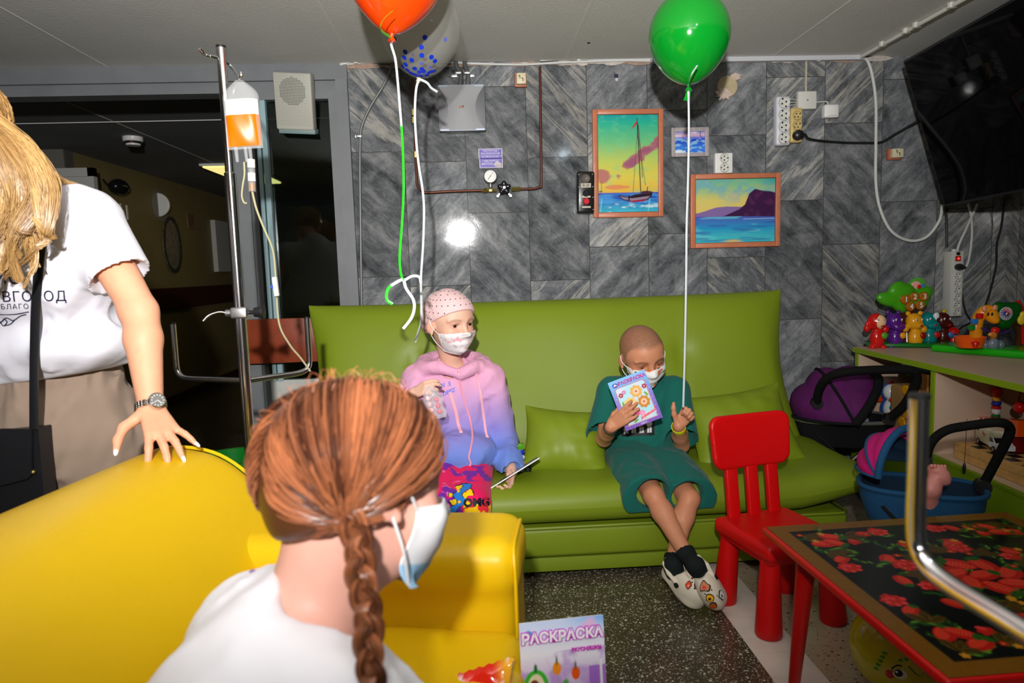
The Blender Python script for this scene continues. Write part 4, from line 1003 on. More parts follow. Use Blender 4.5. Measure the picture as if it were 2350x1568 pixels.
# small radio sockets with terracotta backs
for (p0, p1, lab) in (((1180, 171), (1208, 202), 'small cream radio socket on a terracotta plate above the silver box'), ((2033, 343), (2063, 368), 'small cream radio socket on a terracotta plate left of the television')):
    c, w, h = span(*p0, *p1); t = thing('radio_socket', lab, 'socket', c + V(0, -0.01, -h / 2))
    mb = MB(); mb.box(c + V(0, -0.012, 0), (w, 0.024, h), bevel=0.003); mb.build('backplate', M_TERRA, t)
    mb = MB(); mb.box(c + V(0.002, -0.034, 0.002), (w * 0.80, 0.024, h * 0.8), bevel=0.004); mb.build('cover', mat('cream_plastic', srgb(216, 206, 172), 0.45), t)
    mb = MB()
    for q in (-1, 1): mb.box(c + V(0.002 + q * 0.007, -0.0465, 0.002 - q * 0.006), (0.003, 0.002, 0.014)); mb.box(c + V(0.002 + q * 0.007 - 0.003, -0.0465, 0.002 - q * 0.006 + 0.006), (0.007, 0.002, 0.003))
    mb.build('slot', M_HOLE, t)
# round patched hole
t = thing('wall_patch', 'round beige cover smeared with plaster on the marble wall', 'wall patch', W(1668, 225) + V(0, 0, 0))
c, w, h = span(1645, 176, 1692, 222); mb = MB(); mb.lathe([(w / 2, 0), (w / 2, 0.006), (w / 2 - 0.003, 0.009), (0, 0.009)], c, axis=(0, -1, 0), seg=40); mb.build('cover', mat('beige_cover', srgb(184, 168, 132), 0.7, noise=0.12, nscale=30), t)
rg = random.Random(3)
for (px, py, r) in ((1688, 176, 0.024), (1661, 217, 0.036)):
    mb = MB(); n = 40; o = W(px, py, 0.003); P = []
    for k in range(n): a = 2 * PI * k / n; q = r * (0.55 + 0.6 * rg.random()); P.append((q * 1.2 * math.cos(a), q * 0.75 * math.sin(a)))
    mb.prism(P, o, UX, UZ, (0, -0.008, 0)); mb.build('plaster', M_PLASTER, t, smooth=False)
# silver access box with two corrugated conduits
t = thing('access_box', 'square silver metal box with curved panels on the marble wall', 'wall box', W(1060, 304) + V(0, -0.02, 0))
c, w, h = span(1005, 205, 1115, 304)
mb = MB(); mb.box(c + V(0, -0.03, 0), (w, 0.06, h), bevel=0.002); mb.build('housing', mat('grey_box_side', srgb(112, 113, 116), 0.45, 0.3), t)
bw = w * 0.5; prof = lambda v: 0.29 * w + (0.5 - 0.29) * w * (abs(2 * v - 1) ** 2.0)
mb = MB(); mb.grid(lambda u, v: c + V((2 * u - 1) * prof(v), -0.062 - 0.010 * (1 - (2 * u - 1) ** 2) * (1 - 0.4 * abs(2 * v - 1)), (v - 0.5) * h), 16, 24)
for q in (-1, 1): mb.tube([c + V(q * prof(k / 24), -0.062, (k / 24 - 0.5) * h) for k in range(25)], 0.0016, 6)
mb.build('front_panel', mat('brushed_silver', srgb(150, 151, 154), 0.5, 0.0, noise=0.05, nscale=400), t)
mb = MB(); mb.bx(c + V(-w * .47, -0.066, -h / 2 - 0.002), c + V(w * .47, -0.058, -h / 2 + 0.006)); mb.bx(c + V(-w * .47, -0.066, h / 2 - 0.006), c + V(w * .47, -0.058, h / 2 + 0.002)); mb.build('trim_strip', mat('pale_trim', srgb(170, 180, 200), 0.3, 0.3), t)
mb = MB(); mb.box(c + V(0.0, -0.0735, 0.002), (0.03, 0.002, 0.013), mi=0); mb.box(c + V(-0.009, -0.075, 0.002), (0.007, 0.001, 0.010), R=rotm((0, 1, 0), 20), mi=1); put_text(mb, 'IZM', c + V(0.005, -0.0748, 0.004), UX, UZ, 0.009, mi=2, bold=0.0006); mb.bx(c + V(-0.003, -0.0752, -0.003), c + V(0.012, -0.0745, -0.0015), mi=2)
mb.build('badge', [mat('badge_silver', srgb(170, 166, 150), 0.4), M_REDB, mat('badge_text', srgb(70, 50, 40), 0.5)], t, smooth=False)
for q, (p0, p1) in enumerate((((1046, 126), (1055, 206)), ((1066, 126), (1072, 206)))):
    pts = smooth_path([W(p0[0], p0[1], 0.02), W(p0[0] + 1, 150, 0.02), W(p1[0] + 2, 172, 0.02), W(p1[0], p1[1], 0.02)], 20)
    mb = MB(); mb.tube(pts, [0.0105 + 0.0016 * math.sin(i * 2.1) for i in range(len(pts))], 10); mb.build('corrugated_pipe', M_GREYPIPE, t)
    o = W(p0[0] + 6, 168, 0.02); mb = MB(); mb.box(o, (0.030, 0.030, 0.012), bevel=0.003); mb.box(o + V(-0.02 if q == 0 else 0.02, 0.016, -0.006), (0.03, 0.004, 0.014), bevel=0.001); mb.build('clamp', M_SILVER, t)
# oxygen signs
M_PURP = mat('purple_sign', srgb(82, 58, 176), 0.35, noise=0.08, nscale=40); M_SIGNW = mat('sign_white', srgb(220, 216, 226), 0.5)
for (p0, p1, lines, lab, worn) in (((1098, 342), (1153, 364), ['" КИСЛОРОД !"', '" МАСЛООПАСНО !"', '" ОГНЕОПАСНО !"'], 'purple oxygen warning plate with three lines of white capitals', 0), ((1100, 364), (1154, 385), ['" КИСЛОРОД "', 'ВЕНТИЛЬ  ЗАКР'], 'worn purple plate with peeling lettering below the other purple plate', 1)):
    c, w, h = span(*p0, *p1); t = thing('warning_sign', lab, 'sign', c + V(0, -0.002, -h / 2))
    mb = MB(); mb.box(c + V(0, -0.002, 0), (w, 0.004, h), mi=1); mb.box(c + V(0, -0.0042, 0), (w - 0.006, 0.001, h - 0.005), mi=0)
    for k, ln in enumerate(lines): put_text(mb, ln, c + V(0, -0.0048, h * (0.29 - 0.29 * k) - (0.004 if worn else 0)), UX, UZ, 0.0118, mi=1, bold=0.0002)
    if worn:
        n = 24; P = [(w * (0.30 + 0.19 * math.cos(a) * (0.7 + 0.5 * rg.random())), -h * 0.18 + h * 0.34 * math.sin(a) * (0.6 + 0.5 * rg.random())) for a in [2 * PI * k / n for k in range(n)]]
        P = [(min(a, w / 2), max(min(b, h / 2), -h / 2)) for a, b in P]; mb.prism(P, c + V(0, -0.0046, 0), UX, UZ, (0, -0.0006, 0), mi=2)
    for q in (-1, 1): mb.cyl(c + V(q * w * 0.43, -0.004, 0), c + V(q * w * 0.43, -0.007, 0), 0.003, seg=10, mi=3)
    mb.build('plate', [M_PURP, M_SIGNW, mat('peeled_patch', srgb(196, 186, 190), 0.7, noise=0.2, nscale=80), M_BLACK], t, smooth=False)
# oxygen pipe with gauge and valve
t = thing('oxygen_pipe', 'brown oxygen pipe with a dial gauge and black valve wheel on the wall', 'pipe', W(1126, 452) + V(0, -0.02, 0))
o_ = 0.025
P1 = [W(946, 182, o_), W(951, 260, o_), W(953, 340, o_), W(956, 405, o_), W(958, 425, o_), W(968, 438, o_), W(982, 442, o_), W(1040, 439, o_), W(1112, 437, o_)]
P2 = [W(1190, 434, o_), W(1225, 433, o_), W(1238, 429, o_), W(1242, 418, o_), W(1241, 300, o_), W(1239, 152, o_)]
mb = MB(); mb.tube(smooth_path(P1, 6), 0.0062, 10); mb.build('pipe', M_COPPER, t)
mb = MB(); mb.tube(smooth_path(P2, 6), 0.0062, 10); mb.build('pipe', M_COPPER, t)
for (px, py, dx) in ((948, 258, 0), (949, 276, 0), (954, 355, 0)):
    o = W(px, py, o_); mb = MB(); mb.cyl(o + V(0, 0, -0.014), o + V(0, 0, 0.014), 0.010, seg=6); mb.build('fitting', M_BRASS, t)
o = W(1126, 437, o_); mb = MB(); mb.cyl(o + V(-0.045, 0, 0), o + V(0.03, 0, -0.001), 0.007, seg=8); mb.cyl(o + V(-0.035, 0, 0), o + V(-0.018, 0, 0), 0.012, seg=6); mb.cyl(o, o + V(0, 0, 0.03), 0.008, seg=8); mb.box(o, (0.022, 0.02, 0.018), bevel=0.003); mb.build('fitting', M_BRASS, t)
o = W(1184, 434, o_); mb = MB(); mb.cyl(o + V(-0.02, 0, 0), o + V(0.022, 0, 0), 0.011, seg=6); mb.build('fitting', M_BRASS, t)
g = W(1125, 406, 0.03); mb = MB(); mb.lathe([(0.030, -0.01), (0.033, 0.0), (0.033, 0.022), (0.030, 0.026), (0.0285, 0.022), (0.0, 0.022)], g, axis=(0, -1, 0), seg=36); mb.cyl(g + V(0, 0, -0.033), g + V(0, 0, -0.05), 0.007, seg=10); gz = mb.build('gauge', mat('gauge_steel', srgb(150, 150, 150), 0.35, 0.6), t)
mb = MB(); mb.cyl(g + V(0, -0.0222, 0), g + V(0, -0.0232, 0), 0.0282, seg=36, mi=0)
for k in range(13):
    a = math.radians(225 - 22.5 * k); d = V(math.cos(a), 0, math.sin(a)); mb.tube([g + V(0, -0.0236, 0) + d * 0.022, g + V(0, -0.0236, 0) + d * 0.026], 0.0006, 4, mi=1)
mb.tube([g + V(0, -0.0242, 0) + V(-0.012, 0, -0.016), g + V(0, -0.0242, 0) + V(0.014, 0, 0.018)], [0.0016, 0.0006], 5, mi=1); mb.cyl(g + V(0, -0.0238, 0), g + V(0, -0.026, 0), 0.003, seg=10, mi=1)
mb.build('dial', [mat('dial_white', srgb(214, 214, 208), 0.3), M_BLACK], gz, smooth=False)
vc = W(1157, 431, 0.055); s = SDF(vc - 0.05, vc + 0.05, 0.0022)
s.ell(vc, (0.024, 0.012, 0.024))
for k in range(5):
    a = k * 2 * PI / 5 + PI / 2; s.ell(vc + V(0.024 * math.cos(a), 0, 0.024 * math.sin(a)), (0.010, 0.011, 0.010), k=0.008)
mb = MB(); s.add_to(mb); mb.build('valve_wheel', mat('black_gloss', (0.01, 0.01, 0.011), 0.2), t, angle=0)
mb = MB(); mb.cyl(vc + V(0, -0.010, 0), vc + V(0, -0.016, 0), 0.006, seg=12); mb.lathe([(0.003, 0), (0.003, 0.004), (0, 0.004)], vc + V(0, -0.016, 0), axis=(0, -1, 0)); mb.build('nut', M_SILVER, t)
mb = MB(); mb.cyl(vc + V(0, 0.0, 0), vc + V(0, 0.055, 0), 0.012, seg=10)
for q in (-1, 1): mb.box(vc + V(q * 0.026, 0.02, -0.030), (0.012, 0.004, 0.022), R=rotm((0, 1, 0), -q * 40), bevel=0.002); mb.cyl(vc + V(q * 0.031, 0.02, -0.037), vc + V(q * 0.031, 0.014, -0.037), 0.006, seg=12)
mb.build('bracket', M_SILVER, t)
# push button station
t = thing('button_station', 'black push button box with a red button left of the boat painting', 'control box', W(1340, 491) + V(0, -0.02, 0))
c, w, h = span(1320, 397, 1361, 491); Rk = rotm((0, 1, 0), 1.5)
mb = MB(); mb.box(c + V(0, -0.028, 0), (w, 0.056, h), R=Rk, bevel=0.010, seg=3)
for a in (-1, 1):
    for b in (-1, 0.3, -0.3, 1): mb.cyl(c + V(a * w * 0.40, -0.055, b * h * 0.42), c + V(a * w * 0.40, -0.058, b * h * 0.42), 0.003, seg=8, mi=1)
mb.build('housing', [mat('black_enamel', (0.012, 0.013, 0.012), 0.25), M_GREYPIPE], t)
bt = lambda k, z, m, r, hh: (lambda q: (q.lathe([(r, 0), (r, hh * 0.6), (r * 0.8, hh), (0, hh)], c + V(0, -0.054, z * h), axis=(0, -1, 0), seg=24), q.build(k, m, t)))(MB())
mb = MB(); mb.lathe([(0.021, 0), (0.021, 0.008), (0.017, 0.012), (0.013, 0.008), (0.0, 0.006)], c + V(0, -0.054, h * 0.32), axis=(0, -1, 0), seg=24); mb.build('indicator', mat('indicator_grey', srgb(110, 100, 96), 0.4), t)
bt('button', -0.03, mat('black_gloss', (0.01, 0.01, 0.011), 0.2), 0.016, 0.010); bt('button', -0.22, M_REDB, 0.016, 0.014)
mb = MB(); a = c + V(0, -0.057, h * 0.16); mb.box(a, (0.048, 0.003, 0.021), mi=0); put_text(mb, 'В-25', a + V(0, -0.002, 0), UX, UZ, 0.018, mi=1, bold=0.0003)
LBL = [mat('paper_label', srgb(206, 194, 180), 0.7), M_BLACK]; mb.build('label_plate', LBL, t, smooth=False)
for z in (-0.11, -0.355): mb = MB(); mb.box(c + V(0, -0.057, h * z), (0.042, 0.003, 0.008)); mb.build('label_plate', LBL[0], t, smooth=False)
# grey conduit on the left, with clamps
t = thing('wall_conduit', 'thin grey conduit bending down the marble beside the doorway', 'pipe', W(830, 700) + V(0, -0.01, 0))
pts = [W(901, 138, 0.015), W(896, 160, 0.015), W(880, 196, 0.015), W(850, 245, 0.015), W(832, 285, 0.015), W(827, 315, 0.015), W(826, 400, 0.015), W(828, 560, 0.015), W(831, 760, 0.015)]
mb = MB(); mb.tube(smooth_path(pts, 6), 0.0065, 10); mb.build('pipe', M_GREYPIPE, t)
mb = MB(); mb.box(W(824, 313, 0.012), (0.028, 0.024, 0.012), bevel=0.003); mb.cyl(W(818, 313, 0.0), W(818, 313, 0.014), 0.006, seg=10); mb.build('clamp', M_SILVER, t)
# cables under the ceiling and the conduit on the ceiling
def cable(name, label, pts, r, m, n=8, clips=0, cat='cable'):
    P = smooth_path(pts, n); lo = min(P, key=lambda p: p[2])
    t = thing(name, label, cat, lo)
    mb = MB(); mb.tube(P, r, 8); mb.build('cord', m, t)
    for k in range(clips):
        q = P[int((k + 0.5) / clips * (len(P) - 1))]; mb = MB(); mb.box(q, (0.02, 0.018, 0.022), bevel=0.004); mb.build('clip', M_OFFW, t)
    return t
cable('cable', 'white cable sagging along the top of the marble wall', [W(775, 150, 0.01), W(850, 142, 0.012), W(960, 140, 0.012), W(1090, 146, 0.012), W(1200, 148, 0.012), W(1300, 143, 0.012), W(1420, 139, 0.012), W(1500, 140, 0.012)], 0.0055, M_CABLE_W)
cable('cable', 'second white cable clipped just under the ceiling over the paintings', [W(1240, 138, 0.014), W(1300, 135, 0.014), W(1440, 136, 0.014), W(1620, 137, 0.014), W(1740, 131, 0.014), W(1815, 129, 0.014), W(1850, 136, 0.014), W(1900, 135, 0.014), W(1975, 131, 0.014)], 0.006, M_CABLE_W, clips=3)
cable('cable', 'short pale cable clipped at the ceiling edge over the doorway side', [W(780, 148, 0.02), W(830, 139, 0.02), W(900, 138, 0.02), W(985, 141, 0.02)], 0.005, M_CABLE_W, clips=2)
mb = MB(); a, b = W(1490, 128), W(1980, 118); mb.bx((a[0], YW - 0.03, ZC - 0.022), (b[0], YW, ZC), bevel=0.002); struct('trim_4', mb, mat('white_cornice', srgb(196, 198, 202), 0.5), smooth=False)
mb = MB()
rg = random.Random(8)
for k in range(60):
    x = -0.5 + 2.55 * rg.random(); ww = 0.03 + 0.08 * rg.random(); hh = 0.004 + 0.014 * rg.random(); n = 9
    P = [(ww * math.cos(2 * PI * q / n) * (0.6 + 0.5 * rg.random()), hh * math.sin(2 * PI * q / n) * (0.5 + 0.6 * rg.random())) for q in range(n)]
    mb.prism(P, (x, YW - 0.001 - 0.0001 * k, ZC - 0.012), UX, UZ, (0, -0.002, 0), mi=k % 2)
struct('trim_5', mb, [mat('crumbling_plaster', srgb(190, 182, 172), 0.9, noise=0.2, nscale=50), mat('brick_pink_plaster', srgb(160, 136, 120), 0.9, noise=0.2, nscale=50)], smooth=False)
cz = ZC - 0.011; c0 = at_z(1975, 131, cz); c1_ = at_z(2280, -40, cz)
c0 = V(c0[0], YW - 0.02, cz)
t = thing('ceiling_conduit', 'white cable conduit running across the ceiling towards the right', 'conduit', c0)
mb = MB(); mb.tube([c0, c1_], 0.0095, 10); mb.build('pipe', M_OFFW, t)
for f_ in (0.22, 0.42, 0.5, 0.75):
    q = c0 + (c1_ - c0) * f_; mb = MB(); mb.box(q + V(0, 0, 0.002), (0.032, 0.024, 0.024), bevel=0.006); mb.build('clip', M_OFFW, t)
cable('cable_loop', 'white cable hanging in a long loop from the ceiling corner', [W(1978, 131, 0.02), W(1992, 142, 0.02), W(2003, 180, 0.02), W(2010, 240, 0.02), W(2010, 330, 0.02), W(2010, 420, 0.02), W(2020, 480, 0.025), W(2045, 530, 0.03), W(2085, 552, 0.03), W(2125, 545, 0.04), W(2155, 508, 0.06), W(2163, 470, 0.08)], 0.0075, M_CABLE_W)
cable('cable_loop', 'white cable looped below the television beside the tall power strip', [W(2222, 468, 0.04), W(2229, 500, 0.04), W(2230, 545, 0.03), W(2222, 600, 0.02), W(2207, 624, 0.02), W(2195, 610, 0.02), W(2198, 570, 0.03), W(2216, 528, 0.035), W(2243, 468, 0.05)], 0.006, M_CABLE_W)
cable('power_cable', 'thin black cable hanging from the television to the giraffe toy', [W(2306, 455, 0.05), W(2298, 520, 0.03), W(2288, 560, 0.02), W(2286, 610, 0.02), W(2272, 670, 0.02), W(2260, 706, 0.03)], 0.005, M_CABLE_B)
cable('power_cable', 'thin black cable hanging from the tall power strip behind the toys', [W(2196, 612, 0.06), W(2205, 628, 0.03), W(2206, 665, 0.02), W(2216, 715, 0.02), W(2228, 738, 0.02), W(2212, 748, 0.03), W(2198, 758, 0.04)], 0.004, M_CABLE_B)
cable('power_cable', 'straight black cable from the television down to the tall power strip', [W(2166, 440, 0.05), W(2172, 500, 0.035), W(2173, 566, 0.03)], 0.006, M_CABLE_B)
# tall power strip
t = thing('power_strip', 'tall grey-white power strip with a glowing red switch below the television', 'power strip', W(2172, 722) + V(0, -0.02, 0))
c, w, h = span(2166, 578, 2188, 724); mb = MB(); mb.box(c + V(0, -0.03, 0), (w, 0.06, h), bevel=0.003); mb.cyl(c + V(0, -0.03, h / 2), c + V(0, -0.03, h / 2 + 0.012), 0.012, seg=14); mb.build('housing', mat('grey_white_plastic', srgb(206, 206, 198), 0.45), t)
fz = lambda py: (W(2180, py)[2])
for k in range(6): socket_face(t, V(c[0], YW - 0.061, fz(632 + 16.5 * k)), 0.017, rot=60)
mb = MB(); mb.box(V(c[0], YW - 0.062, fz(594)), (0.026, 0.006, 0.026), mi=0); mb.box(V(c[0], YW - 0.066, fz(594)), (0.014, 0.002, 0.004), mi=1); mb.box(V(c[0], YW - 0.066, fz(594)), (0.004, 0.002, 0.014), mi=1); mb.build('switch', [mat('dark_red_switch', srgb(60, 6, 6), 0.3, emit=(1, 0.02, 0.01), estr=0.10), mat('red_glow', srgb(240, 40, 30), 0.4, emit=(1, 0.08, 0.05), estr=1.2)], t, smooth=False)
mb = MB(); mb.cyl(V(c[0], YW - 0.06, fz(583)), V(c[0], YW - 0.066, fz(583)), 0.009, seg=16); mb.build('button', M_BLACK, t)
mb = MB(); q = V(c[0], YW - 0.06, fz(613)); mb.lathe([(0.016, 0), (0.017, 0.02), (0.012, 0.035), (0, 0.036)], q, axis=(0, -1, 0)); mb.tube([q + V(0, -0.02, 0), q + V(0.03, -0.02, -0.004)], [0.008, 0.005], 8); mb.build('plug', M_BLACK, t)
# television on the right
tA, tB = at_y(2070, 141, 3.15), at_y(2166, 475, 3.12)
d = V(-0.015, -1, 0.0); L_ = 1.22
up_ = tA - tB; hgt = np.linalg.norm(up_); upn = up_ / hgt; dn = _n(d - upn * d.dot(upn)); nn = np.cross(dn, upn); nn = nn if nn[0] < 0 else -nn
t = thing('television', 'large black flat television tilted down from the right wall', 'television', tB + dn * L_ / 2)
Rt = np.stack([dn, np.cross(upn, dn), upn], 1); cen = tB + dn * L_ / 2 + upn * hgt / 2
mb = MB(); mb.box(cen - nn * 0.022, (L_, 0.036, hgt), R=Rt, bevel=0.004); mb.build('casing', mat('tv_casing', (0.008, 0.008, 0.009), 0.3), t)
mb = MB(); mb.box(cen - nn * 0.003, (L_ - 0.02, 0.004, hgt - 0.022), R=Rt, bevel=0.001); mb.build('screen', mat('tv_screen', (0.002, 0.002, 0.003), 0.05, spec=0.06), t)
mb = MB(); mb.box(cen - nn * 0.09, (0.4, 0.10, 0.35), R=Rt, bevel=0.01); a = cen - nn * 0.14; mb.tube([a, V(XR - 0.02, a[1], a[2])], 0.03, 10); mb.box(V(XR - 0.012, a[1], a[2]), (0.022, 0.3, 0.3), bevel=0.004); mb.build('bracket', M_BLACK, t)
# small marks
mb = MB(); o = at_z(1351, 98, ZC); mb.cyl(o, o - V(0, 0, 0.002), 0.007, seg=14); o_ = mb.build('ceiling_hole_cap', M_HOLE); tag(o_, 'small dark plug in the ceiling above the boat painting', 'plug')
mb = MB(); o = W(1415, 176); mb.bx(o + V(-0.012, -0.001, -0.006), o + V(0.008, 0, 0.012), mi=0); mb.bx(o + V(-0.006, -0.0012, -0.02), o + V(0.006, 0, -0.006), mi=1); o_ = mb.build('tape_scrap', [mat('navy_tape', srgb(24, 26, 60), 0.5), mat('torn_white', srgb(200, 196, 190), 0.8)], smooth=False); tag(o_, 'scrap of dark blue tape on the marble above the boat painting', 'tape')
# public address speaker on the lintel
t = thing('wall_speaker', 'grey perforated loudspeaker box hung over the glazed sidelight', 'speaker', PX(680, 296) + V(0, -0.03, 0))
a, b = at_y(627, 163, YW - 0.10), at_y(718, 293, YW - 0.05)
c = (a + b) / 2; w, h = 0.175, abs(a[2] - b[2]); Rs = rotm((1, 0, 0), 14) @ rotm((0, 0, 1), -4) @ rotm((0, 1, 0), 3)
mb = MB(); mb.box(c + V(0, 0.035, 0), (w, 0.065, h * 1.03), R=Rs, bevel=0.008, seg=3); mb.build('housing', mat('grey_cream_plastic', srgb(176, 176, 164), 0.5), t)
fr = Rs @ V(0, -1, 0); ux, uz = Rs @ UX, Rs @ UZ; f0 = c + V(0, 0.035, 0) + fr * 0.033
mb = MB()
for i in range(24):
    for j in range(37):
        x = (i - 11.5) * 0.0066; z = (j - 18) * 0.0066 + 0.014; big = math.hypot(x, z - 0.045) < 0.062
        r = 0.0023 if big else 0.0010; mb.cyl(f0 + ux * x + uz * z - fr * 0.001, f0 + ux * x + uz * z + fr * 0.0006, r, seg=6)
mb.build('grille_holes', mat('grille_dark', (0.02, 0.02, 0.018), 0.8), t, smooth=False)
mb = MB(); q = c + V(0.0, 0.075, -h * 0.52); mb.box(q, (w * 0.98, 0.07, 0.022), R=Rs, bevel=0.004); mb.build('bracket', mat('teal_grey', srgb(120, 142, 142), 0.5), t)
# --- dim corridor fittings
q = at_z(305, 322, CZ - 0.02); t = thing('smoke_detector', 'white smoke detector on the dim corridor ceiling', 'smoke detector', (q[0], q[1], CZ - 0.055))
mb = MB(); mb.lathe([(0.062, 0), (0.062, -0.025), (0.058, -0.03)], (q[0], q[1], CZ), axis=(0, 0, 1)); mb.lathe([(0.046, -0.044), (0.044, -0.055), (0, -0.056)], (q[0], q[1], CZ)); mb.build('housing', M_WHITE, t)
mb = MB(); mb.lathe([(0.050, -0.03), (0.044, -0.046)], (q[0], q[1], CZ)); mb.build('vent', M_HOLE, t)
mb = MB(); mb.ell(V(q[0] + 0.01, q[1] - 0.046, CZ - 0.038), 0.003); mb.build('indicator', mat('tiny_red_led', (0.5, 0, 0), 0.4, emit=(1, 0.05, 0.05), estr=0.6), t)
def cwall(px, py, out=0.0): return at_x(px, py, CX + out)
q = cwall(360, 470); t = thing('wall_lamp', 'white half-round wall lamp on the dim corridor wall', 'lamp', q + V(0.03, 0, -0.1))
s = SDF(q - V(0.02, 0.3, 0.2), q + V(0.2, 0.3, 0.2), 0.008); s.ell(q, (0.11, 0.12, 0.11)); s.plane(q, (0, -1, 0)); mb = MB(); s.add_to(mb); mb.build('shade', M_WHITE, t, angle=0)
mb = MB(); mb.lathe([(0.15, 0), (0.15, 0.01), (0, 0.012)], q + V(0, 0.06, 0), axis=(1, 0, 0)); mb.build('backplate', mat('dim_backplate', srgb(120, 116, 104), 0.6), t)
q = cwall(392, 562); t = thing('wall_plaque', 'oval dark picture with a wreath border on the dim corridor wall', 'picture', q + V(0.01, 0, -0.25))
mb = MB(); mb.lathe([(0.17, 0), (0.17, 0.012), (0, 0.014)], q, axis=(1, 0, 0), up=(0, 0, 1)); mb.v[-1][:, 2] = q[2] + (mb.v[-1][:, 2] - q[2]) * 1.45; mb.build('panel', mat('plaque_grey', srgb(120, 110, 96), 0.6, noise=0.5, nscale=18), t)
mb = MB(); rg = random.Random(4)
for k in range(90): a = 2 * PI * k / 90; mb.ell(q + V(0.018, 0.175 * math.cos(a), 0.25 * math.sin(a)), (0.008, 0.014 + 0.012 * rg.random(), 0.018 * rg.random() + 0.01), seg=6, rings=4)
mb.build('wreath', mat('dark_leaves', srgb(44, 46, 34), 0.8), t)
q = cwall(255, 430); t = thing('dark_lamp', 'round black fitting high on the dim corridor wall', 'lamp', q + V(0.05, 0, -0.08))
mb = MB(); mb.ell(q + V(0.06, 0, 0), (0.07, 0.10, 0.065)); mb.tube(smooth_path([q + V(0, -0.12, 0.05), q + V(0.03, -0.1, 0.0), q + V(0.05, -0.05, 0)], 5), 0.008, 6); mb.build('globe', mat('black_gloss', (0.01, 0.01, 0.011), 0.2), t)
for (px, py, w, h, lab, m) in ((277, 487, 0.02, 0.14, 'pale paper strip on the dim corridor wall, left of its twin', M_OFFW), (291, 488, 0.02, 0.12, 'pale paper strip on the dim corridor wall, right of its twin', M_OFFW), (437, 508, 0.16, 0.16, 'small framed notice on the dim corridor wall beyond the oval picture', mat('dim_notice', srgb(120, 90, 66), 0.6, noise=0.5, nscale=20))):
    q = cwall(px, py); mb = MB(); mb.box(q + V(0.004, 0, 0), (0.008, w, h)); o_ = mb.build('wall_notice', m, smooth=False); tag(o_, lab, 'notice')
# ------------------------------------------------------------------ figure toolkit
M_SKIN = mat('skin', attr=True, rough=0.48, spec=0.35, bump=0.03, bscale=500, sss=0.06)
M_EYE = mat('eye', attr=True, rough=0.08, spec=0.6)
M_CLOTH = mat('cloth', attr=True, rough=0.85, spec=0.15, bump=0.10, bscale=900, sheen=0.1)
M_MASK = mat('mask_fabric', attr=True, rough=0.8, spec=0.1, bump=0.05, bscale=700)
def hframe(f, up):
    """head axes: x to the figure's right, y forward, z up (columns)"""
    f = _n(f); up = np.array(up, float); z = _n(up - up.dot(f) * f); return np.stack([np.cross(f, z), f, z], 1)
def head(s, c, R, H, eo=0.018, ez=-0.008):
    """blended head of height H (chin to crown); returns a local->world function"""
    P = lambda x, y, z: c + R @ (np.array((x, y, z)) * H)
    E = lambda p, r, kk, m='u', RR=None: s.ell(P(*p), np.array(r) * H, R if RR is None else RR, k=kk * H, mode=m)
    E((0, -0.07, 0.13), (0.365, 0.44, 0.385), 0)
    E((0, 0.10, 0.10), (0.315, 0.31, 0.30), 0.12)
    E((0, 0.09, -0.17), (0.265, 0.295, 0.30), 0.12)
    E((0, 0.15, -0.34), (0.17, 0.20, 0.15), 0.12)
    for q in (-1, 1):
        E((q * 0.165, 0.235, -0.15), (0.12, 0.12, 0.12), 0.10)
        E((q * 0.15, 0.43, 0.0), (0.085, 0.075, 0.045), 0.06, 's')
        s.cone(P(q * 0.06, 0.375, 0.095), P(q * 0.25, 0.315, 0.085), 0.03 * H, 0.02 * H, k=0.05 * H)
        E((q * 0.155, 0.315, 0.0), (0.075, 0.062, 0.066), 0.015)              # lids
        E((q * 0.155, 0.388, ez), (0.062, 0.040, eo), 0.012, 's')       # eye opening
        s.ell(P(q * 0.375, -0.03, -0.04), np.array((0.035, 0.085, 0.135)) * H, R @ rotm((0, 0, 1), q * 24) @ rotm((1, 0, 0), -12), k=0.03 * H)
        s.ell(P(q * 0.405, 0.005, -0.02), np.array((0.022, 0.05, 0.085)) * H, R @ rotm((0, 0, 1), q * 24), k=0.02 * H, mode='s')
        E((q * 0.385, 0.005, -0.15), (0.025, 0.035, 0.04), 0.02)
        E((q * 0.042, 0.43, -0.155), (0.034, 0.04, 0.03), 0.03)
    s.cone(P(0, 0.375, 0.03), P(0, 0.465, -0.135), 0.034 * H, 0.044 * H, k=0.06 * H)
    E((0, 0.365, -0.265), (0.10, 0.045, 0.03), 0.03); E((0, 0.36, -0.30), (0.085, 0.045, 0.032), 0.03)
    E((0, 0.30, -0.41), (0.08, 0.07, 0.065), 0.06)
    return P
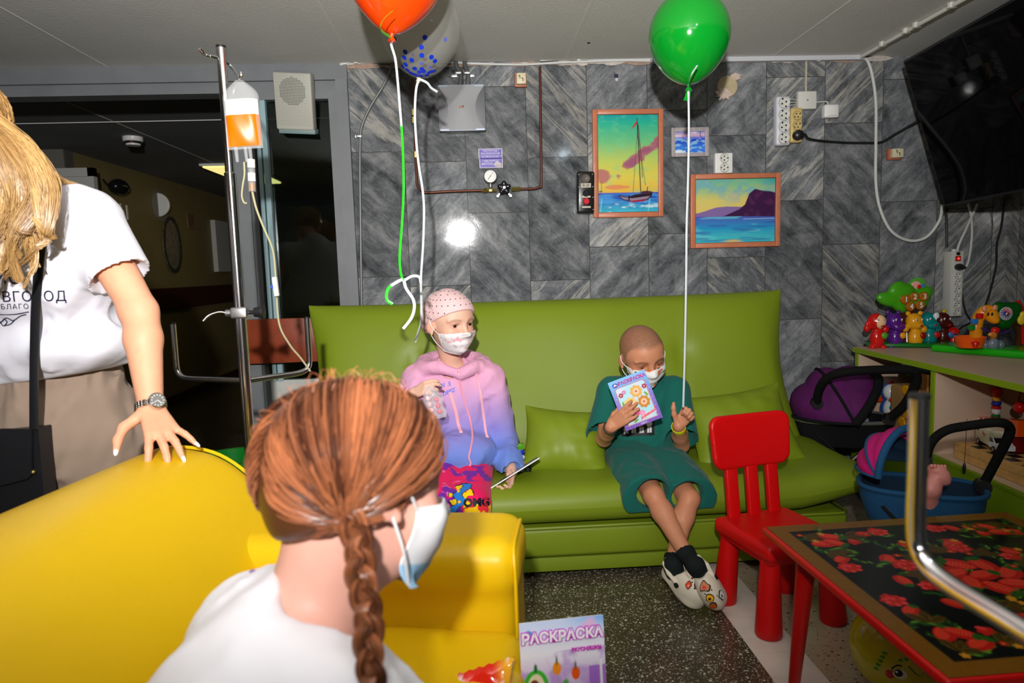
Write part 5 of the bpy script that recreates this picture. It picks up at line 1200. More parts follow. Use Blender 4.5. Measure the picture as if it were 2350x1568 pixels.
def head_colour(v, c, R, H, skin, hair=None, lip=None, brow=None, hairline=None, blush=0.35):
    L = ((v - c) @ R) / H
    col = np.tile(np.array(skin, float), (len(v), 1))
    n = fbm(v[:, 0] * 60, v[:, 1] * 60, v[:, 2] * 60); col *= (0.93 + 0.14 * n)[:, None]
    near = (np.abs(L[:, 0]) < 0.5) & (np.abs(L[:, 1]) < 0.6) & (L[:, 2] > -0.6) & (L[:, 2] < 0.6)
    ck = np.exp(-(((np.abs(L[:, 0]) - 0.18) / 0.12) ** 2 + ((L[:, 2] + 0.13) / 0.10) ** 2)) * (L[:, 1] > 0.1)
    er = np.exp(-(((np.abs(L[:, 0]) - 0.40) / 0.05) ** 2 + ((L[:, 2] + 0.05) / 0.14) ** 2)) * (np.abs(L[:, 1] + 0.02) < 0.15)
    rd = np.array(skin) * np.array((1.02, 0.74, 0.70))
    col = mixc(col, rd, (ck + 0.8 * er) * blush * near)
    ey = np.exp(-(((np.abs(L[:, 0]) - 0.155) / 0.10) ** 2 + (L[:, 2] / 0.065) ** 2)) * (L[:, 1] > 0.2)
    col = mixc(col, np.array(skin) * np.array((0.80, 0.58, 0.54)), ey * 0.55 * near)
    ll = np.exp(-(((np.abs(L[:, 0]) - 0.155) / 0.065) ** 4 + ((L[:, 2] - 0.016) / 0.012) ** 2)) * (L[:, 1] > 0.3)
    col = mixc(col, (0.03, 0.018, 0.014), ll * 0.85 * near)
    if brow is not None:
        bz = 0.095 - 0.25 * (np.abs(L[:, 0]) - 0.15) ** 2 / 0.1; b = np.exp(-((L[:, 2] - bz) / 0.020) ** 2) * sstep(0.05, 0.08, np.abs(L[:, 0])) * sstep(0.27, 0.22, np.abs(L[:, 0])) * (L[:, 1] > 0.2)
        col = mixc(col, brow[0], b * brow[1] * near)
    lp = np.exp(-((L[:, 0] / 0.09) ** 4 + ((L[:, 2] + 0.283) / 0.04) ** 2)) * (L[:, 1] > 0.3); col = mixc(col, lip if lip is not None else np.array(skin) * np.array((0.9, 0.5, 0.5)), lp * 0.8 * near)
    if hair is not None:
        hz = 0.20 + 0.12 * sstep(0.0, 0.3, L[:, 1]) - 0.42 * sstep(0.22, -0.05, L[:, 1]) + 0.03 * (fbm(L[:, 0] * 9, L[:, 1] * 9, L[:, 2] * 9) - 0.5)
        m = sstep(-0.05, 0.05, L[:, 2] - hz) * (np.abs(L[:, 0]) < 0.38); sp = 0.65 + 0.7 * (fbm(v[:, 0] * 400, v[:, 1] * 400, v[:, 2] * 400) - 0.5)
        col = mixc(col, hair, m * sp * near)
    return col
def eyes(parent, P, R, H, iris, look=(0, 1, 0)):
    for q in (-1, 1):
        mb = MB(); c = P(q * 0.155, 0.314, -0.006); r = 0.058 * H
        v0 = sum(len(a) for a in mb.v); mb.ell(c, r, seg=28, rings=20); v = mb.v[-1]; d = (v - c) / r; g = d @ (R @ _n(look))
        col = np.tile(np.array((0.5, 0.47, 0.45)), (len(v), 1)); col = np.where((g > 0.80)[:, None], np.array(iris), col); col = np.where((g > 0.94)[:, None], np.array((0.004, 0.004, 0.004)), col); mb.c[-1] = col
        mb.build('eye', M_EYE, parent)
def mask(parent, tree, P, R, H, c, colfn, loops=True, a_max=66, z0=-0.06, z1=-0.52, loop_col=(0.8, 0.8, 0.8), nu=40, nv=26, name='face_mask', puff=0.03):
    rad = np.zeros((nv + 1, nu + 1)); A = np.zeros_like(rad); Z = np.zeros_like(rad)
    for j in range(nv + 1):
        for i in range(nu + 1):
            u = 2 * i / nu - 1; w = j / nv
            a = math.radians(a_max * u * (1 - 0.10 * w)); z = z0 + (z1 - z0) * w - 0.02 * abs(u) * (0.5 - w) * 4
            o = P(0, -0.02, z * 0.86 - 0.02); d = R @ V(math.sin(a), math.cos(a), -0.10 * w)
            hit = tree.ray_cast(Vector(o + d * H * 0.62), Vector(-d))
            rad[j, i] = 0.62 - hit[3] / H if hit[0] is not None and 0.001 < hit[3] < 0.5 * H else 0.32
            A[j, i] = a; Z[j, i] = z
    base = rad.copy()
    for _ in range(40):
        q = np.pad(rad, 1, mode='edge'); rad = np.maximum(base, (q[:-2, 1:-1] + q[2:, 1:-1] + q[1:-1, :-2] + q[1:-1, 2:]) / 4)
    rad = rad + 0.02
    def pt(j, i, off):
        w = j / nv; u = 2 * i / nu - 1
        pl = 0.006 * math.sin(w * 5 * PI) * (1 - u * u) + puff * (1 - u * u) * (math.sin(PI * w)); d = R @ V(math.sin(A[j, i]), math.cos(A[j, i]), -0.10 * w)
        return P(0, -0.02, Z[j, i] * 0.86 - 0.02) + d * H * (rad[j, i] + pl + off)
    mb = MB(); n = (nu + 1) * (nv + 1)
    o = [pt(j, i, 0.008) for j in range(nv + 1) for i in range(nu + 1)]; b = [pt(j, i, -0.002) for j in range(nv + 1) for i in range(nu + 1)]
    f = []
    for j in range(nv):
        for i in range(nu):
            a = j * (nu + 1) + i; f += [(a, a + 1, a + nu + 2, a + nu + 1), (n + a, n + a + nu + 1, n + a + nu + 2, n + a + 1)]
    bo = list(range(nu + 1)) + [j * (nu + 1) + nu for j in range(1, nv + 1)] + [nv * (nu + 1) + i for i in range(nu - 1, -1, -1)] + [j * (nu + 1) for j in range(nv - 1, 0, -1)]
    f += [(bo[k], n + bo[k], n + bo[(k + 1) % len(bo)], bo[(k + 1) % len(bo)]) for k in range(len(bo))]
    uv = [(i / nu, j / nv) for j in range(nv + 1) for i in range(nu + 1)]; col = np.array([colfn(*q) for q in uv])
    mb.raw(np.array(o + b), f, col=np.concatenate([col, col])); m = mb.build(name, M_MASK, parent, angle=60)
    if loops:
        for q, i in ((1, nu), (-1, 0)):
            for (j, ez) in ((1, 0.06), (nv - 1, -0.14)):
                a, b2 = pt(j, i, 0.008), P(q * 0.40, -0.03, ez); mid = (a + b2) / 2 + R @ V(q * 0.03, 0.0, 0) * H
                mb = MB(); mb.tube(smooth_path([a, mid, b2], 6), 0.0016, 6, col=loop_col); mb.build('ear_loop', M_MASK, m)
    return m, pt
def hand(s, w, d, n, t, L, curl, spread=(8, 2, -3, -9), thumb=((0.55, 0.75, -0.25), (0.85, 0.45, -0.3)), thick=1.0, k=0.010, fl=(0.42, 0.47, 0.44, 0.35)):
    """w wrist, d towards the knuckles, n back of the hand, t thumb side; curl = four (mcp,pip,dip) bends in degrees"""
    d = _n(d); n = np.array(n, float); n = _n(n - n.dot(d) * d); t0 = np.cross(d, n); t = t0 if t0.dot(np.array(t, float)) > 0 else -t0
    offs = (0.155, 0.05, -0.055, -0.15); pl = (0.50, 0.52, 0.49, 0.45); tips = []
    for i in range(4):
        kn = w + d * pl[i] * L + t * offs[i] * L
        s.cone(w + t * offs[i] * 0.55 * L + d * 0.06 * L, kn, 0.078 * L * thick, 0.066 * L * thick, k=k, sq=(n, 0.85))
        a = math.radians(spread[i]); dd = _n(d * math.cos(a) + t * math.sin(a)); p = kn; ang = 0
        r = [0.060, 0.054, 0.048, 0.040] if i < 3 else [0.053, 0.047, 0.042, 0.036]
        pts = [p]
        for q, ln in enumerate((0.48, 0.29, 0.23)):
            ang += curl[i][q]; v = dd * math.cos(math.radians(ang)) - n * math.sin(math.radians(ang)); p = p + v * ln * fl[i] * L; pts.append(p)
        s.chain(pts, [x * L * thick for x in r], k=0.003)
        tips.append((pts[-1], _n(pts[-1] - pts[-2]), dd * math.sin(math.radians(ang)) + n * math.cos(math.radians(ang)), r[-1] * L * thick))
    p = w + d * 0.10 * L + t * 0.13 * L - n * 0.03 * L; pts = [p]
    for q, ln in enumerate((0.24, 0.18, 0.14)):
        c = thumb[min(q, len(thumb) - 1)]; v = _n(d * c[0] + t * c[1] + n * c[2]); p = p + v * ln * L; pts.append(p)
    s.chain(pts, [0.085 * L * thick, 0.066 * L * thick, 0.058 * L * thick, 0.046 * L * thick], k=0.008)
    tips.append((pts[-1], _n(pts[-1] - pts[-2]), n, 0.046 * L * thick))
    return tips
def fold_field(s, amp, sc, dirv, stretch, off):
    """creases: ridged noise added to the solid's distance field, evaluated coarsely and interpolated"""
    q = 3; cx = [np.arange(s.lo[i], s.lo[i] + s.h * (s.n[i] + q), s.h * q) for i in range(3)]
    X, Y, Z = np.meshgrid(*cx, indexing='ij'); d = _n(dirv); a = X * d[0] + Y * d[1] + Z * d[2]; k = sc * (1 / stretch - 1)
    n = fbm(X * sc + a * k * d[0] + off, Y * sc + a * k * d[1] + off, Z * sc + a * k * d[2] + off, 3); r = 1 - np.abs(2 * n - 1) * 2.6; A = np.where(r > 0, np.maximum(r, 0) ** 1.6, np.maximum(r, -1) * 0.35) * amp
    for i in range(3):
        t = np.arange(s.n[i]) / q; j = np.floor(t).astype(int); w = (t - j).reshape([-1 if m == i else 1 for m in range(3)])
        A = np.take(A, j, axis=i) * (1 - w) + np.take(A, np.minimum(j + 1, A.shape[i] - 1), axis=i) * w
    s.D -= A.astype(np.float32)
def garment(name, s, parent, colfn, amp=0.004, sc=14, dirv=(0, 0, 1), stretch=3.0, off=0.0, smooth=2, m=None):
    if amp > 0: fold_field(s, amp, sc, dirv, stretch, off)
    v, F = s.mesh(smooth)
    mb = MB(); c = colfn(v) if callable(colfn) else np.tile(np.array(colfn, float), (len(v), 1))
    mb.raw(v, F.tolist(), None, c); o = mb.build(name, m or M_CLOTH, parent, angle=0, recalc=False); return o, v, F
def stick_text(mb, s, tree, o, u, w, height, view, off=0.0015, col=None, mi=None, **k):
    """lay lettering on a surface: project along view onto the tree"""
    v, f = text_mesh(s, height, 0.0, **k)
    if len(v) == 0: return
    out = []; view = _n(view)
    for q in v:
        p = np.asarray(o, float) + q[0] * np.asarray(u) + q[1] * np.asarray(w); h = tree.ray_cast(Vector(p - view * 0.3), Vector(view))
        if h[0] is None: out.append(p)
        else:
            out.append(np.array(h[0]) - view * off)
    mb.raw(out, f, mi, col)
def stick_panel(mb, cv, tree, o, u, w, view, off=0.0015):
    view = _n(view)
    def warp(P, X, Y):
        sh = P.shape; Q = P.reshape(-1, 3).copy()
        for i, p in enumerate(Q):
            h = tree.ray_cast(Vector(p - view * 0.3), Vector(view))
            if h[0] is not None: Q[i] = np.array(h[0]) - view * off
        return Q.reshape(sh)
    cv.panel(mb, o, u, w, warp=warp)
# ------------------------------------------------------------------ boy reading a colouring book on the green sofa
B = at_y
boy = thing('person', 'child with shaved head in a dark green shirt and shorts holding a colouring book', 'person', (0.62, 2.6, 0.0))
SK = srgb(196, 134, 100)
hc = B(1474, 816, 2.68); hR = hframe((0.17, -0.90, -0.36), (-0.10, -0.3, 1)); hH = 0.226
s = SDF((0.40, 2.06, -0.01), (0.98, 3.02, 1.10), 0.0032)
hP = head(s, hc, hR, hH, 0.010, -0.026)
pel, che, nck = B(1478, 1040, 2.74), B(1475, 930, 2.77), B(1477, 874, 2.76)
shR, shL = B(1402, 898, 2.77), B(1552, 898, 2.77)
s.cone(pel, che, 0.088, 0.088, k=0.03, sq=((0, 1, 0), 0.75)); s.cone(shR, shL, 0.036, 0.036, k=0.06); s.cone(che, nck, 0.07, 0.045, k=0.05, sq=((0, 1, 0), 0.8))
s.cone(nck, hP(0, -0.12, -0.22), 0.042, 0.046, k=0.03)
elR, wrR = B(1386, 1008, 2.64), B(1402, 980, 2.46)
elL, wrL = B(1564, 1022, 2.66), B(1557, 978, 2.54)
s.chain([shR, elR, wrR], [0.036, 0.030, 0.0225], k=0.012); s.chain([shL, elL, wrL], [0.036, 0.030, 0.0225], k=0.012)
s.ell((elR + wrR) / 2 + V(0, 0.015, 0), 0.028, k=0.02); s.ell((elL + wrL) / 2 + V(0, 0.015, 0), 0.028, k=0.02)
hipR, hipL = B(1448, 1048, 2.72), B(1512, 1048, 2.72)
knR, knL = B(1500, 1138, 2.385), B(1582, 1146, 2.385)
anR, anL = B(1572, 1268, 2.215), B(1546, 1282, 2.265)
for (h, kn, an) in ((hipR, knR, anR), (hipL, knL, anL)):
    s.cone(h, kn, 0.060, 0.0385, k=0.01)
    m = kn + (an - kn) * 0.32; s.cone(kn, m + V(0, 0.010, 0), 0.037, 0.0365, k=0.012); s.cone(m + V(0, 0.012, 0), an, 0.037, 0.025, k=0.02)
# book plane
bTL, bTR, bBR, bBL = B(1411, 875, 2.475), B(1495, 843, 2.475), B(1523, 962, 2.445), B(1437, 990, 2.445)
bu = _n(bTR - bTL); bw = bTL - bBL; bw = _n(bw - bw.dot(bu) * bu); bn = np.cross(bu, bw); BW = np.linalg.norm(bTR - bTL); BH = np.linalg.norm(bTL - bBL)
# right hand: behind the book's lower left edge, fingers over the front
kd = _n(B(1436, 953, 2.428) - wrR)
hand(s, wrR, kd, V(-0.25, -0.90, 0.15), V(0.1, 0, 1), 0.138, [(4, 14, 12), (6, 14, 10), (6, 16, 12), (8, 18, 14)], spread=(6, 2, -3, -8), thumb=((0.5, 0.4, -0.9), (0.8, 0.1, -0.6)), k=0.008)
# left hand raised, thumb up, fingers curled towards the viewer
kd2 = _n(V(0.50, -0.22, 0.80))
hand(s, wrL, kd2, V(0.3, 0.95, 0.1), V(-0.7, 0.0, 0.7), 0.132, [(58, 92, 50), (62, 95, 55), (66, 96, 55), (70, 98, 58)], spread=(3, 0, -2, -5), thumb=((0.6, 0.75, -0.15), (0.75, 0.62, 0.0), (0.85, 0.5, 0.1)), k=0.008, thick=1.08)
v, F = s.mesh(1); mb = MB()
col = head_colour(v, hc, hR, hH, SK, hair=srgb(104, 76, 60), brow=(srgb(96, 62, 46), 0.75))
for q in (knR, knL): col = mixc(col, np.array(SK) * np.array((0.95, 0.72, 0.66)), np.exp(-(np.linalg.norm(v - q, axis=1) / 0.045) ** 2) * 0.6)
mb.raw(v, F.tolist(), None, col); mb.build('body', M_SKIN, boy, angle=0, recalc=False)
htree = bvh(v, F)
eyes(boy, hP, hR, hH, srgb(52, 32, 22), (0.0, 0.85, -0.5))
def mcol(u, w):
    c = np.array(srgb(226, 226, 224)); n = vnoise(u * 22 + 4, w * 13 + 2, 3.0); m = vnoise(u * 12 + 20, w * 8 + 9, 8.0)
    if n > 0.80: c = np.array(srgb(40, 40, 42))
    elif m > 0.84: c = np.array(srgb(226, 110, 60))
    return c
mask(boy, htree, hP, hR, hH, hc, mcol, z0=-0.02, nu=56, nv=36)
# clothes
TEAL = np.array(srgb(24, 98, 88))
s = SDF((0.38, 2.40, 0.36), (0.96, 3.02, 0.90), 0.0048)
s.cone(pel + V(0, 0.0, 0.02), che, 0.135, 0.118, k=0.03, sq=((0, 1, 0), 0.72)); s.cone(shR + V(0.015, 0, 0.0), shL - V(0.015, 0, 0), 0.050, 0.050, k=0.06); s.cone(che, nck, 0.09, 0.060, k=0.04, sq=((0, 1, 0), 0.8))
fold_field(s, 0.009, 17, (0.6, 0, 1), 2.5, 0.0); slR, slL = elR + (shR - elR) * 0.10, elL + (shL - elL) * 0.12
for (sh, sl, q) in ((shR, slR, -1), (shL, slL, 1)):
    s.cone(sh, sl + V(q * 0.008, 0.01, 0), 0.056, 0.066, k=0.04)
    d = _n(sl - sh); s.plane(sl, d, box=(sl - 0.075, sl + 0.075)) if False else None
    s.cone(sl + d * 0.02, sl + d * 0.12, 0.07, 0.09, mode='s'); s.cone(sl - d * 0.05, sl + d * 0.06, 0.046, 0.052, mode='s', k=0.004)
s.cone(nck - V(0, 0, 0.02), nck + V(0, -0.012, 0.10), 0.047, 0.052, mode='s', k=0.006)
garment_shirt, gv, gF = garment('tshirt', s, boy, TEAL, amp=0)
gt = bvh(gv, gF)
s = SDF((0.36, 2.28, 0.26), (1.02, 2.96, 0.56), 0.0055)
s.cone(pel - V(0.04, 0, 0.02), pel + V(0.04, 0, -0.02), 0.105, k=0.03)
for (h, kn, q) in ((hipR, knR, -1), (hipL, knL, 1)):
    e = h + (kn - h) * 1.0; dd = _n(kn - h)
    s.cone(h, e + V(q * 0.016, 0, -0.016), 0.098, 0.098, k=0.025, sq=((0, 0, 1), 0.86))
fold_field(s, 0.012, 17, (0.5, -1, 0.2), 2.2, 4)
for (h, kn) in ((hipR, knR), (hipL, knL)): dd = _n(kn - h); s.cone(kn - dd * 0.09, kn + dd * 0.06, 0.050, 0.070, mode='s', k=0.004)
s.plane((knR + knL) / 2 - V(0, -0.012, 0), _n(knR + knL - hipR - hipL), k=0.004); s.plane((0, 0, 0.345), (0, 0, -1), k=0.02, box=((0.3, 2.50, 0.2), (1.1, 3.0, 0.6)))
garment('shorts', s, boy, TEAL * 0.98, amp=0)
# dark print panel on the shirt
po = B(1425, 1003, 2.60); cv = Canvas(0.135, 0.085, 0.002); cv.fill((0.008, 0.008, 0.009)); rg = random.Random(2)
for k in range(4):
    x = 0.018 + 0.032 * k; cv.rect(x - 0.008, 0.012, x - 0.001, 0.034, (0.75, 0.75, 0.75)); cv.rect(x + 0.002, 0.012, x + 0.009, 0.034, (0.75, 0.75, 0.75)); cv.ell(x, 0.05, 0.012, 0.014, srgb(170, 110, 60) if k in (0, 2) else (srgb(120, 70, 50) if k == 1 else (0.75, 0.75, 0.75)))
mb = MB(); stick_panel(mb, cv, gt, po, UX, UZ, ray(1470, 980)); mb.build('shirt_print', M_PRINTM, boy)
# wristbands
for (w_, e_, r, cc, nm) in ((wrR, elR, 0.0255, (0.012, 0.012, 0.012), 'wristband'), (wrL, elL, 0.0255, srgb(222, 226, 20), 'wristband')):
    d = _n(w_ - e_); c = w_ - d * 0.014; mb = MB(); hw = 0.0045 if cc[0] < 0.1 else 0.010
    mb.lathe([(r, -hw), (r + 0.002, -hw), (r + 0.0025, 0), (r + 0.002, hw), (r, hw), (r, -hw)], c, axis=d, seg=28, col=cc); mb.build(nm, M_PRINT, boy)['label'] = 'black wristband' if cc[0] < 0.1 else 'shiny yellow wristband'
# socks and clogs
M_CREAM = mat('cream_rubber', srgb(222, 212, 192), 0.5, spec=0.3)
def clog(heel, toe, upv, side, charms):
    L = 0.170; an = anR if side > 0 else anL; kn = knR if side > 0 else knL
    f = _n(toe - heel); up = np.array(upv, float); up = _n(up - up.dot(f) * f); x = np.cross(f, up); R = np.stack([x, f, up], 1)
    o = toe - f * L * 0.5; P = lambda a, b, c: o + R @ V(a, b, c)
    # sock
    s = SDF(np.minimum(an, o) - 0.13, np.maximum(an, o) + 0.13, 0.004)
    s.chain([an + _n(kn - an) * 0.035, an, P(0, -0.058, 0.048), P(0, -0.040, 0.028), P(0, 0.040, 0.020)], [0.0275, 0.029, 0.029, 0.027, 0.017], k=0.02)
    d = _n(kn - an); q = an + d * 0.030; s.cone(q + d * 0.012, q + d * 0.08, 0.045, mode='s')
    mb = MB(); s.add_to(mb); mb.build('sock', mat('black_sock', (0.012, 0.016, 0.016), 0.9, spec=0.1), boy, angle=0)
    s = SDF(o - 0.14, o + 0.14, 0.0032)
    s.cone(P(0, -L * 0.31, 0.004), P(0, L * 0.28, 0.004), 0.032, 0.042, sq=(up, 0.42))
    s.cone(P(0, -L * 0.31, 0.012), P(0, L * 0.28, 0.012), 0.030, 0.039, k=0.004, sq=(up, 0.5))
    s.ell(P(0, L * 0.13, 0.020), (0.0415, L * 0.42, 0.060), R, k=0.010)
    s.ell(P(0, -L * 0.30, 0.022), (0.031, 0.034, 0.034), R, k=0.006)
    s.ell(P(0, -L * 0.30, 0.082), (0.034, L * 0.215, 0.064), R, mode='s', k=0.006)
    s.chain([P(q, y, z) for q, y, z in ((0.034, 0.0, 0.038), (0.034, -0.045, 0.046), (0.022, -L * 0.46, 0.050), (0, -L * 0.51, 0.050), (-0.022, -L * 0.46, 0.050), (-0.034, -0.045, 0.046), (-0.034, 0.0, 0.038))], [0.0075] * 7, k=0.003)
    s.field(lambda a, b, c: 0 * a)
    v, F = s.mesh(1); mb = MB(); mb.raw(v, F.tolist()); cl = mb.build('clog', M_CREAM, boy, angle=0, recalc=False)
    t = bvh(v, F)
    ring = [P((0.0425 + 0.0) * math.cos(a), L * 0.0 + 0, 0) for a in ()]
    for q in (-1, 1):
        mb = MB(); c = P(q * 0.040, 0.0, 0.040); mb.lathe([(0.009, 0), (0.009, 0.003), (0.006, 0.005), (0, 0.005)], c, axis=R @ V(q, 0, 0.2), seg=16); mb.build('rivet', M_BLACK, cl)
    for (a, b, r) in ((-0.012, 0.030, 0.0028), (0.012, 0.032, 0.0028), (0.0, 0.045, 0.0028), (-0.018, 0.052, 0.0026), (0.018, 0.05, 0.0026), (0.004, 0.018, 0.0026)):
        h = t.ray_cast(Vector(P(a, b, 0.2)), Vector(-up))
        if h[0] is not None: mb = MB(); mb.cyl(np.array(h[0]) - up * 0.001, np.array(h[0]) + up * 0.0006, r, seg=10); mb.build('vent_hole', M_HOLE, cl)
    for (a, b, poly, cols) in charms:
        h = t.ray_cast(Vector(P(a, b, 0.2)), Vector(-up))
        if h[0] is None: continue
        nn = np.array(h[1]); u = _n(np.cross(f, nn)); w = np.cross(nn, u); p = np.array(h[0]); mb = MB()
        big = [(1.22 * i, 1.22 * j) for i, j in poly]; mb.prism(big, p, u, w, nn * 0.003, col=(0.01, 0.01, 0.01)); mb.prism(poly, p + nn * 0.0028, u, w, nn * 0.002, col=cols[0])
        mb.prism([(0.45 * i + 0.002, 0.4 * j + 0.002) for i, j in poly], p + nn * 0.0045, u, w, nn * 0.0012, col=cols[1]); mb.build('charm', M_PRINTM, cl, smooth=False)
    return cl
blob = lambda r, k, e=0.25, n=18: [(r * (1 + e * math.sin(k * 2 * PI * q / n)) * math.cos(2 * PI * q / n), r * (1 + e * math.cos(k * 2 * PI * q / n)) * math.sin(2 * PI * q / n)) for q in range(n)]
clog(B(1535, 1318, 2.235), B(1606, 1392, 2.135), V(0.30, -0.70, 0.62), -1, [(-0.006, 0.020, blob(0.012, 5), (srgb(196, 126, 80), srgb(90, 120, 40))), (0.006, 0.048, blob(0.010, 3), (srgb(150, 70, 60), srgb(230, 226, 220))), (0.024, 0.030, blob(0.010, 2), (srgb(220, 70, 40), srgb(240, 150, 110)))])
clog(B(1600, 1296, 2.185), B(1652, 1394, 2.105), V(-0.42, -0.80, 0.40), 1, [(0.002, 0.012, blob(0.014, 3), (srgb(206, 130, 90), srgb(230, 60, 60))), (0.004, 0.048, blob(0.011, 1, 0.1), (srgb(240, 176, 20), srgb(60, 40, 0))), (0.008, 0.072, blob(0.011, 2, 0.15), (srgb(190, 96, 30), srgb(214, 60, 40))), (-0.028, 0.055, blob(0.011, 4), (srgb(226, 226, 224), srgb(120, 120, 120)))])
# colouring book in the boy's hand
def booklet(name, label, o, u, w, Wd, Ht, art, title, pages=0.004, tcol=(1, 1, 1), nrm=None):
    nn = np.cross(u, w); t = thing(name, label, 'book', o + u * Wd / 2)
    cv = Canvas(Wd, Ht, 0.0013); art(cv)
    mb = MB(); cv.panel(mb, o, u, w, thick=0.0012); mb.build('cover', M_PRINT, t, smooth=False)
    mb = MB(); mb.prism([(0.001, 0.001), (Wd - 0.002, 0.001), (Wd - 0.002, Ht - 0.001), (0.001, Ht - 0.001)], o - nn * 0.0013, u, w, -nn * pages); mb.build('pages', M_WHITE, t, smooth=False)
    return t
def art_princess(c):
    w, h = c.w, c.h
    c.vgrad([(0, srgb(130, 90, 190)), (h * 0.5, srgb(140, 120, 210)), (h * 0.8, srgb(120, 170, 226)), (h, srgb(130, 190, 240))])
    for i in range(9):
        for j in range(12): c.ell((i + 0.5 * (j % 2)) * w / 8, j * h / 11, 0.0013, 0.0013, srgb(200, 190, 240))
    c.poly([(w * .09, h * .06), (w * .91, h * .06), (w * .91, h * .80), (w * .86, h * .84), (w * .14, h * .84), (w * .09, h * .80)], srgb(190, 130, 150))
    c.poly([(w * .115, h * .075), (w * .885, h * .075), (w * .885, h * .79), (w * .84, h * .825), (w * .16, h * .825), (w * .115, h * .79)], srgb(176, 224, 236))
    c.put(sstep(0.4, 0.7, c.noise(30, 30, 3)) * (c.X > w * .12) * (c.X < w * .88) * (c.Y > h * .08) * (c.Y < h * .82) * 0.6, srgb(236, 214, 232))
    for (x, y, r, c1, c2) in ((.60, .66, .13, srgb(226, 176, 90), srgb(240, 200, 170)), (.36, .46, .14, srgb(232, 200, 110), srgb(244, 210, 190)), (.70, .42, .13, srgb(206, 140, 60), srgb(240, 196, 160))):
        for k in range(8): a = k * 0.785; c.ell(w * x + w * r * .75 * math.cos(a), h * y + w * r * .75 * math.sin(a), w * r * .5, w * r * .42, c1, math.degrees(a))
        c.ell(w * x, h * y, w * r * .62, w * r * .62, c2); c.ell(w * x, h * y, w * r * .2, w * r * .2, srgb(190, 90, 60))
    for (x, y, r, cc) in ((.42, .28, .10, srgb(232, 90, 150)), (.28, .20, .09, srgb(226, 70, 130)), (.56, .22, .07, srgb(240, 140, 180)), (.2, .68, .06, srgb(170, 40, 60)), (.84, .70, .06, srgb(170, 40, 70)), (.30, .72, .05, srgb(200, 120, 170))):
        for k in range(6): c.ell(w * x + w * r * .6 * math.cos(k * 1.05), h * y + w * r * .6 * math.sin(k * 1.05), w * r * .5, w * r * .4, cc, k * 60)
        c.ell(w * x, h * y, w * r * .3, w * r * .3, srgb(250, 200, 220))
    for (x, y, a) in ((.2, .36, 40), (.82, .55, 120), (.34, .12, 20), (.55, .14, 150), (.18, .5, 80)): c.ell(w * x, h * y, w * .07, w * .03, srgb(110, 180, 60), a)
    c.poly([(w * .47, h * .10), (w * .88, h * .17), (w * .93, h * .27), (w * .86, h * .22), (w * .50, h * .16)], srgb(226, 30, 80))
    c.ell(w * .15, h * .90, w * .075, w * .06, srgb(40, 90, 180)); c.poly([(w * .10, h * .89), (w * .15, h * .93), (w * .2, h * .89)], (0.8, 0.85, 0.9)); c.ell(w * .15, h * .885, w * .03, w * .012, srgb(220, 60, 50))
t = booklet('colouring_book', 'colouring book with a blue and violet cover held by the child in green', bBL, bu, bw, BW, BH, art_princess, None)
mb = MB(); nn = np.cross(bu, bw)
put_text(mb, 'РАСКРАСКА', bBL + bu * BW * 0.60 + bw * BH * 0.905 + nn * 0.0012, bu, bw, 0.0178, col=srgb(196, 30, 140), bold=0.0007)
put_text(mb, 'МАЛЕНЬКИЕ', bBL + bu * BW * 0.70 + bw * BH * 0.185 + nn * 0.0012, _n(bu + 0.18 * bw), _n(bw - 0.18 * bu), 0.0095, col=(0.9, 0.85, 0.9)); put_text(mb, 'ПРИНЦЕССЫ', bBL + bu * BW * 0.71 + bw * BH * 0.14 + nn * 0.0012, _n(bu + 0.18 * bw), _n(bw - 0.18 * bu), 0.0095, col=(0.9, 0.85, 0.9))
put_text(mb, 'УМКА', bBL + bu * BW * 0.5 + bw * BH * 0.03 + nn * 0.0012, bu, bw, 0.009, col=(0.85, 0.8, 0.95)); mb.build('lettering', M_PRINT, t, smooth=False)
# ------------------------------------------------------------------ girl in a pink headscarf
girl = thing('person', 'child in a dotted pink headscarf and pink to blue hoodie on the green sofa', 'person', (-0.03, 2.62, 0.0))
SKG = srgb(232, 184, 160)
hc = B(1033, 739, 2.70); hR = hframe((0.60, -0.79, -0.10), (0.02, -0.08, 1)); hH = 0.232
s = SDF((-0.32, 2.05, -0.01), (0.28, 3.02, 1.12), 0.0034)
hP = head(s, hc, hR, hH, 0.020, -0.006)
pel, che, nck = B(1060, 1040, 2.80), B(1048, 930, 2.79), B(1037, 845, 2.785)
gsR, gsL = B(958, 870, 2.79), B(1124, 868, 2.77)
s.cone(pel, che, 0.09, 0.09, k=0.03, sq=((0, 1, 0), 0.75)); s.cone(gsR, gsL, 0.036, 0.036, k=0.06); s.cone(che, nck, 0.07, 0.042, k=0.05, sq=((0, 1, 0), 0.8))
s.cone(nck, hP(0, -0.14, -0.22), 0.042, 0.046, k=0.03)
geL, gwL = B(1158, 1012, 2.76), B(1174, 1086, 2.585)
geR, gwR = B(918, 990, 2.68), B(945, 906, 2.52)
s.chain([gsL, geL, gwL], [0.034, 0.030, 0.022], k=0.012); s.chain([gsR, geR, gwR], [0.034, 0.030, 0.022], k=0.012)
gtip = hand(s, gwR, B(975, 890, 2.49) - gwR, V(0.1, -0.75, 0.65), V(0.2, 0.3, 1), 0.135, [(20, 35, 20), (24, 38, 24), (30, 44, 28), (38, 50, 30)], spread=(2, 0, -2, -5), thumb=((0.6, 0.4, -0.6), (0.9, -0.1, -0.5), (1, -0.2, -0.3)), k=0.008)
hand(s, gwL, V(-0.25, -0.75, -0.42), V(0.35, -0.35, -0.85), V(0.9, -0.3, 0.3), 0.135, [(15, 40, 25), (18, 42, 28), (20, 45, 28), (22, 48, 30)], thumb=((0.5, 0.6, -0.6), (0.9, 0.1, -0.5)), k=0.008)
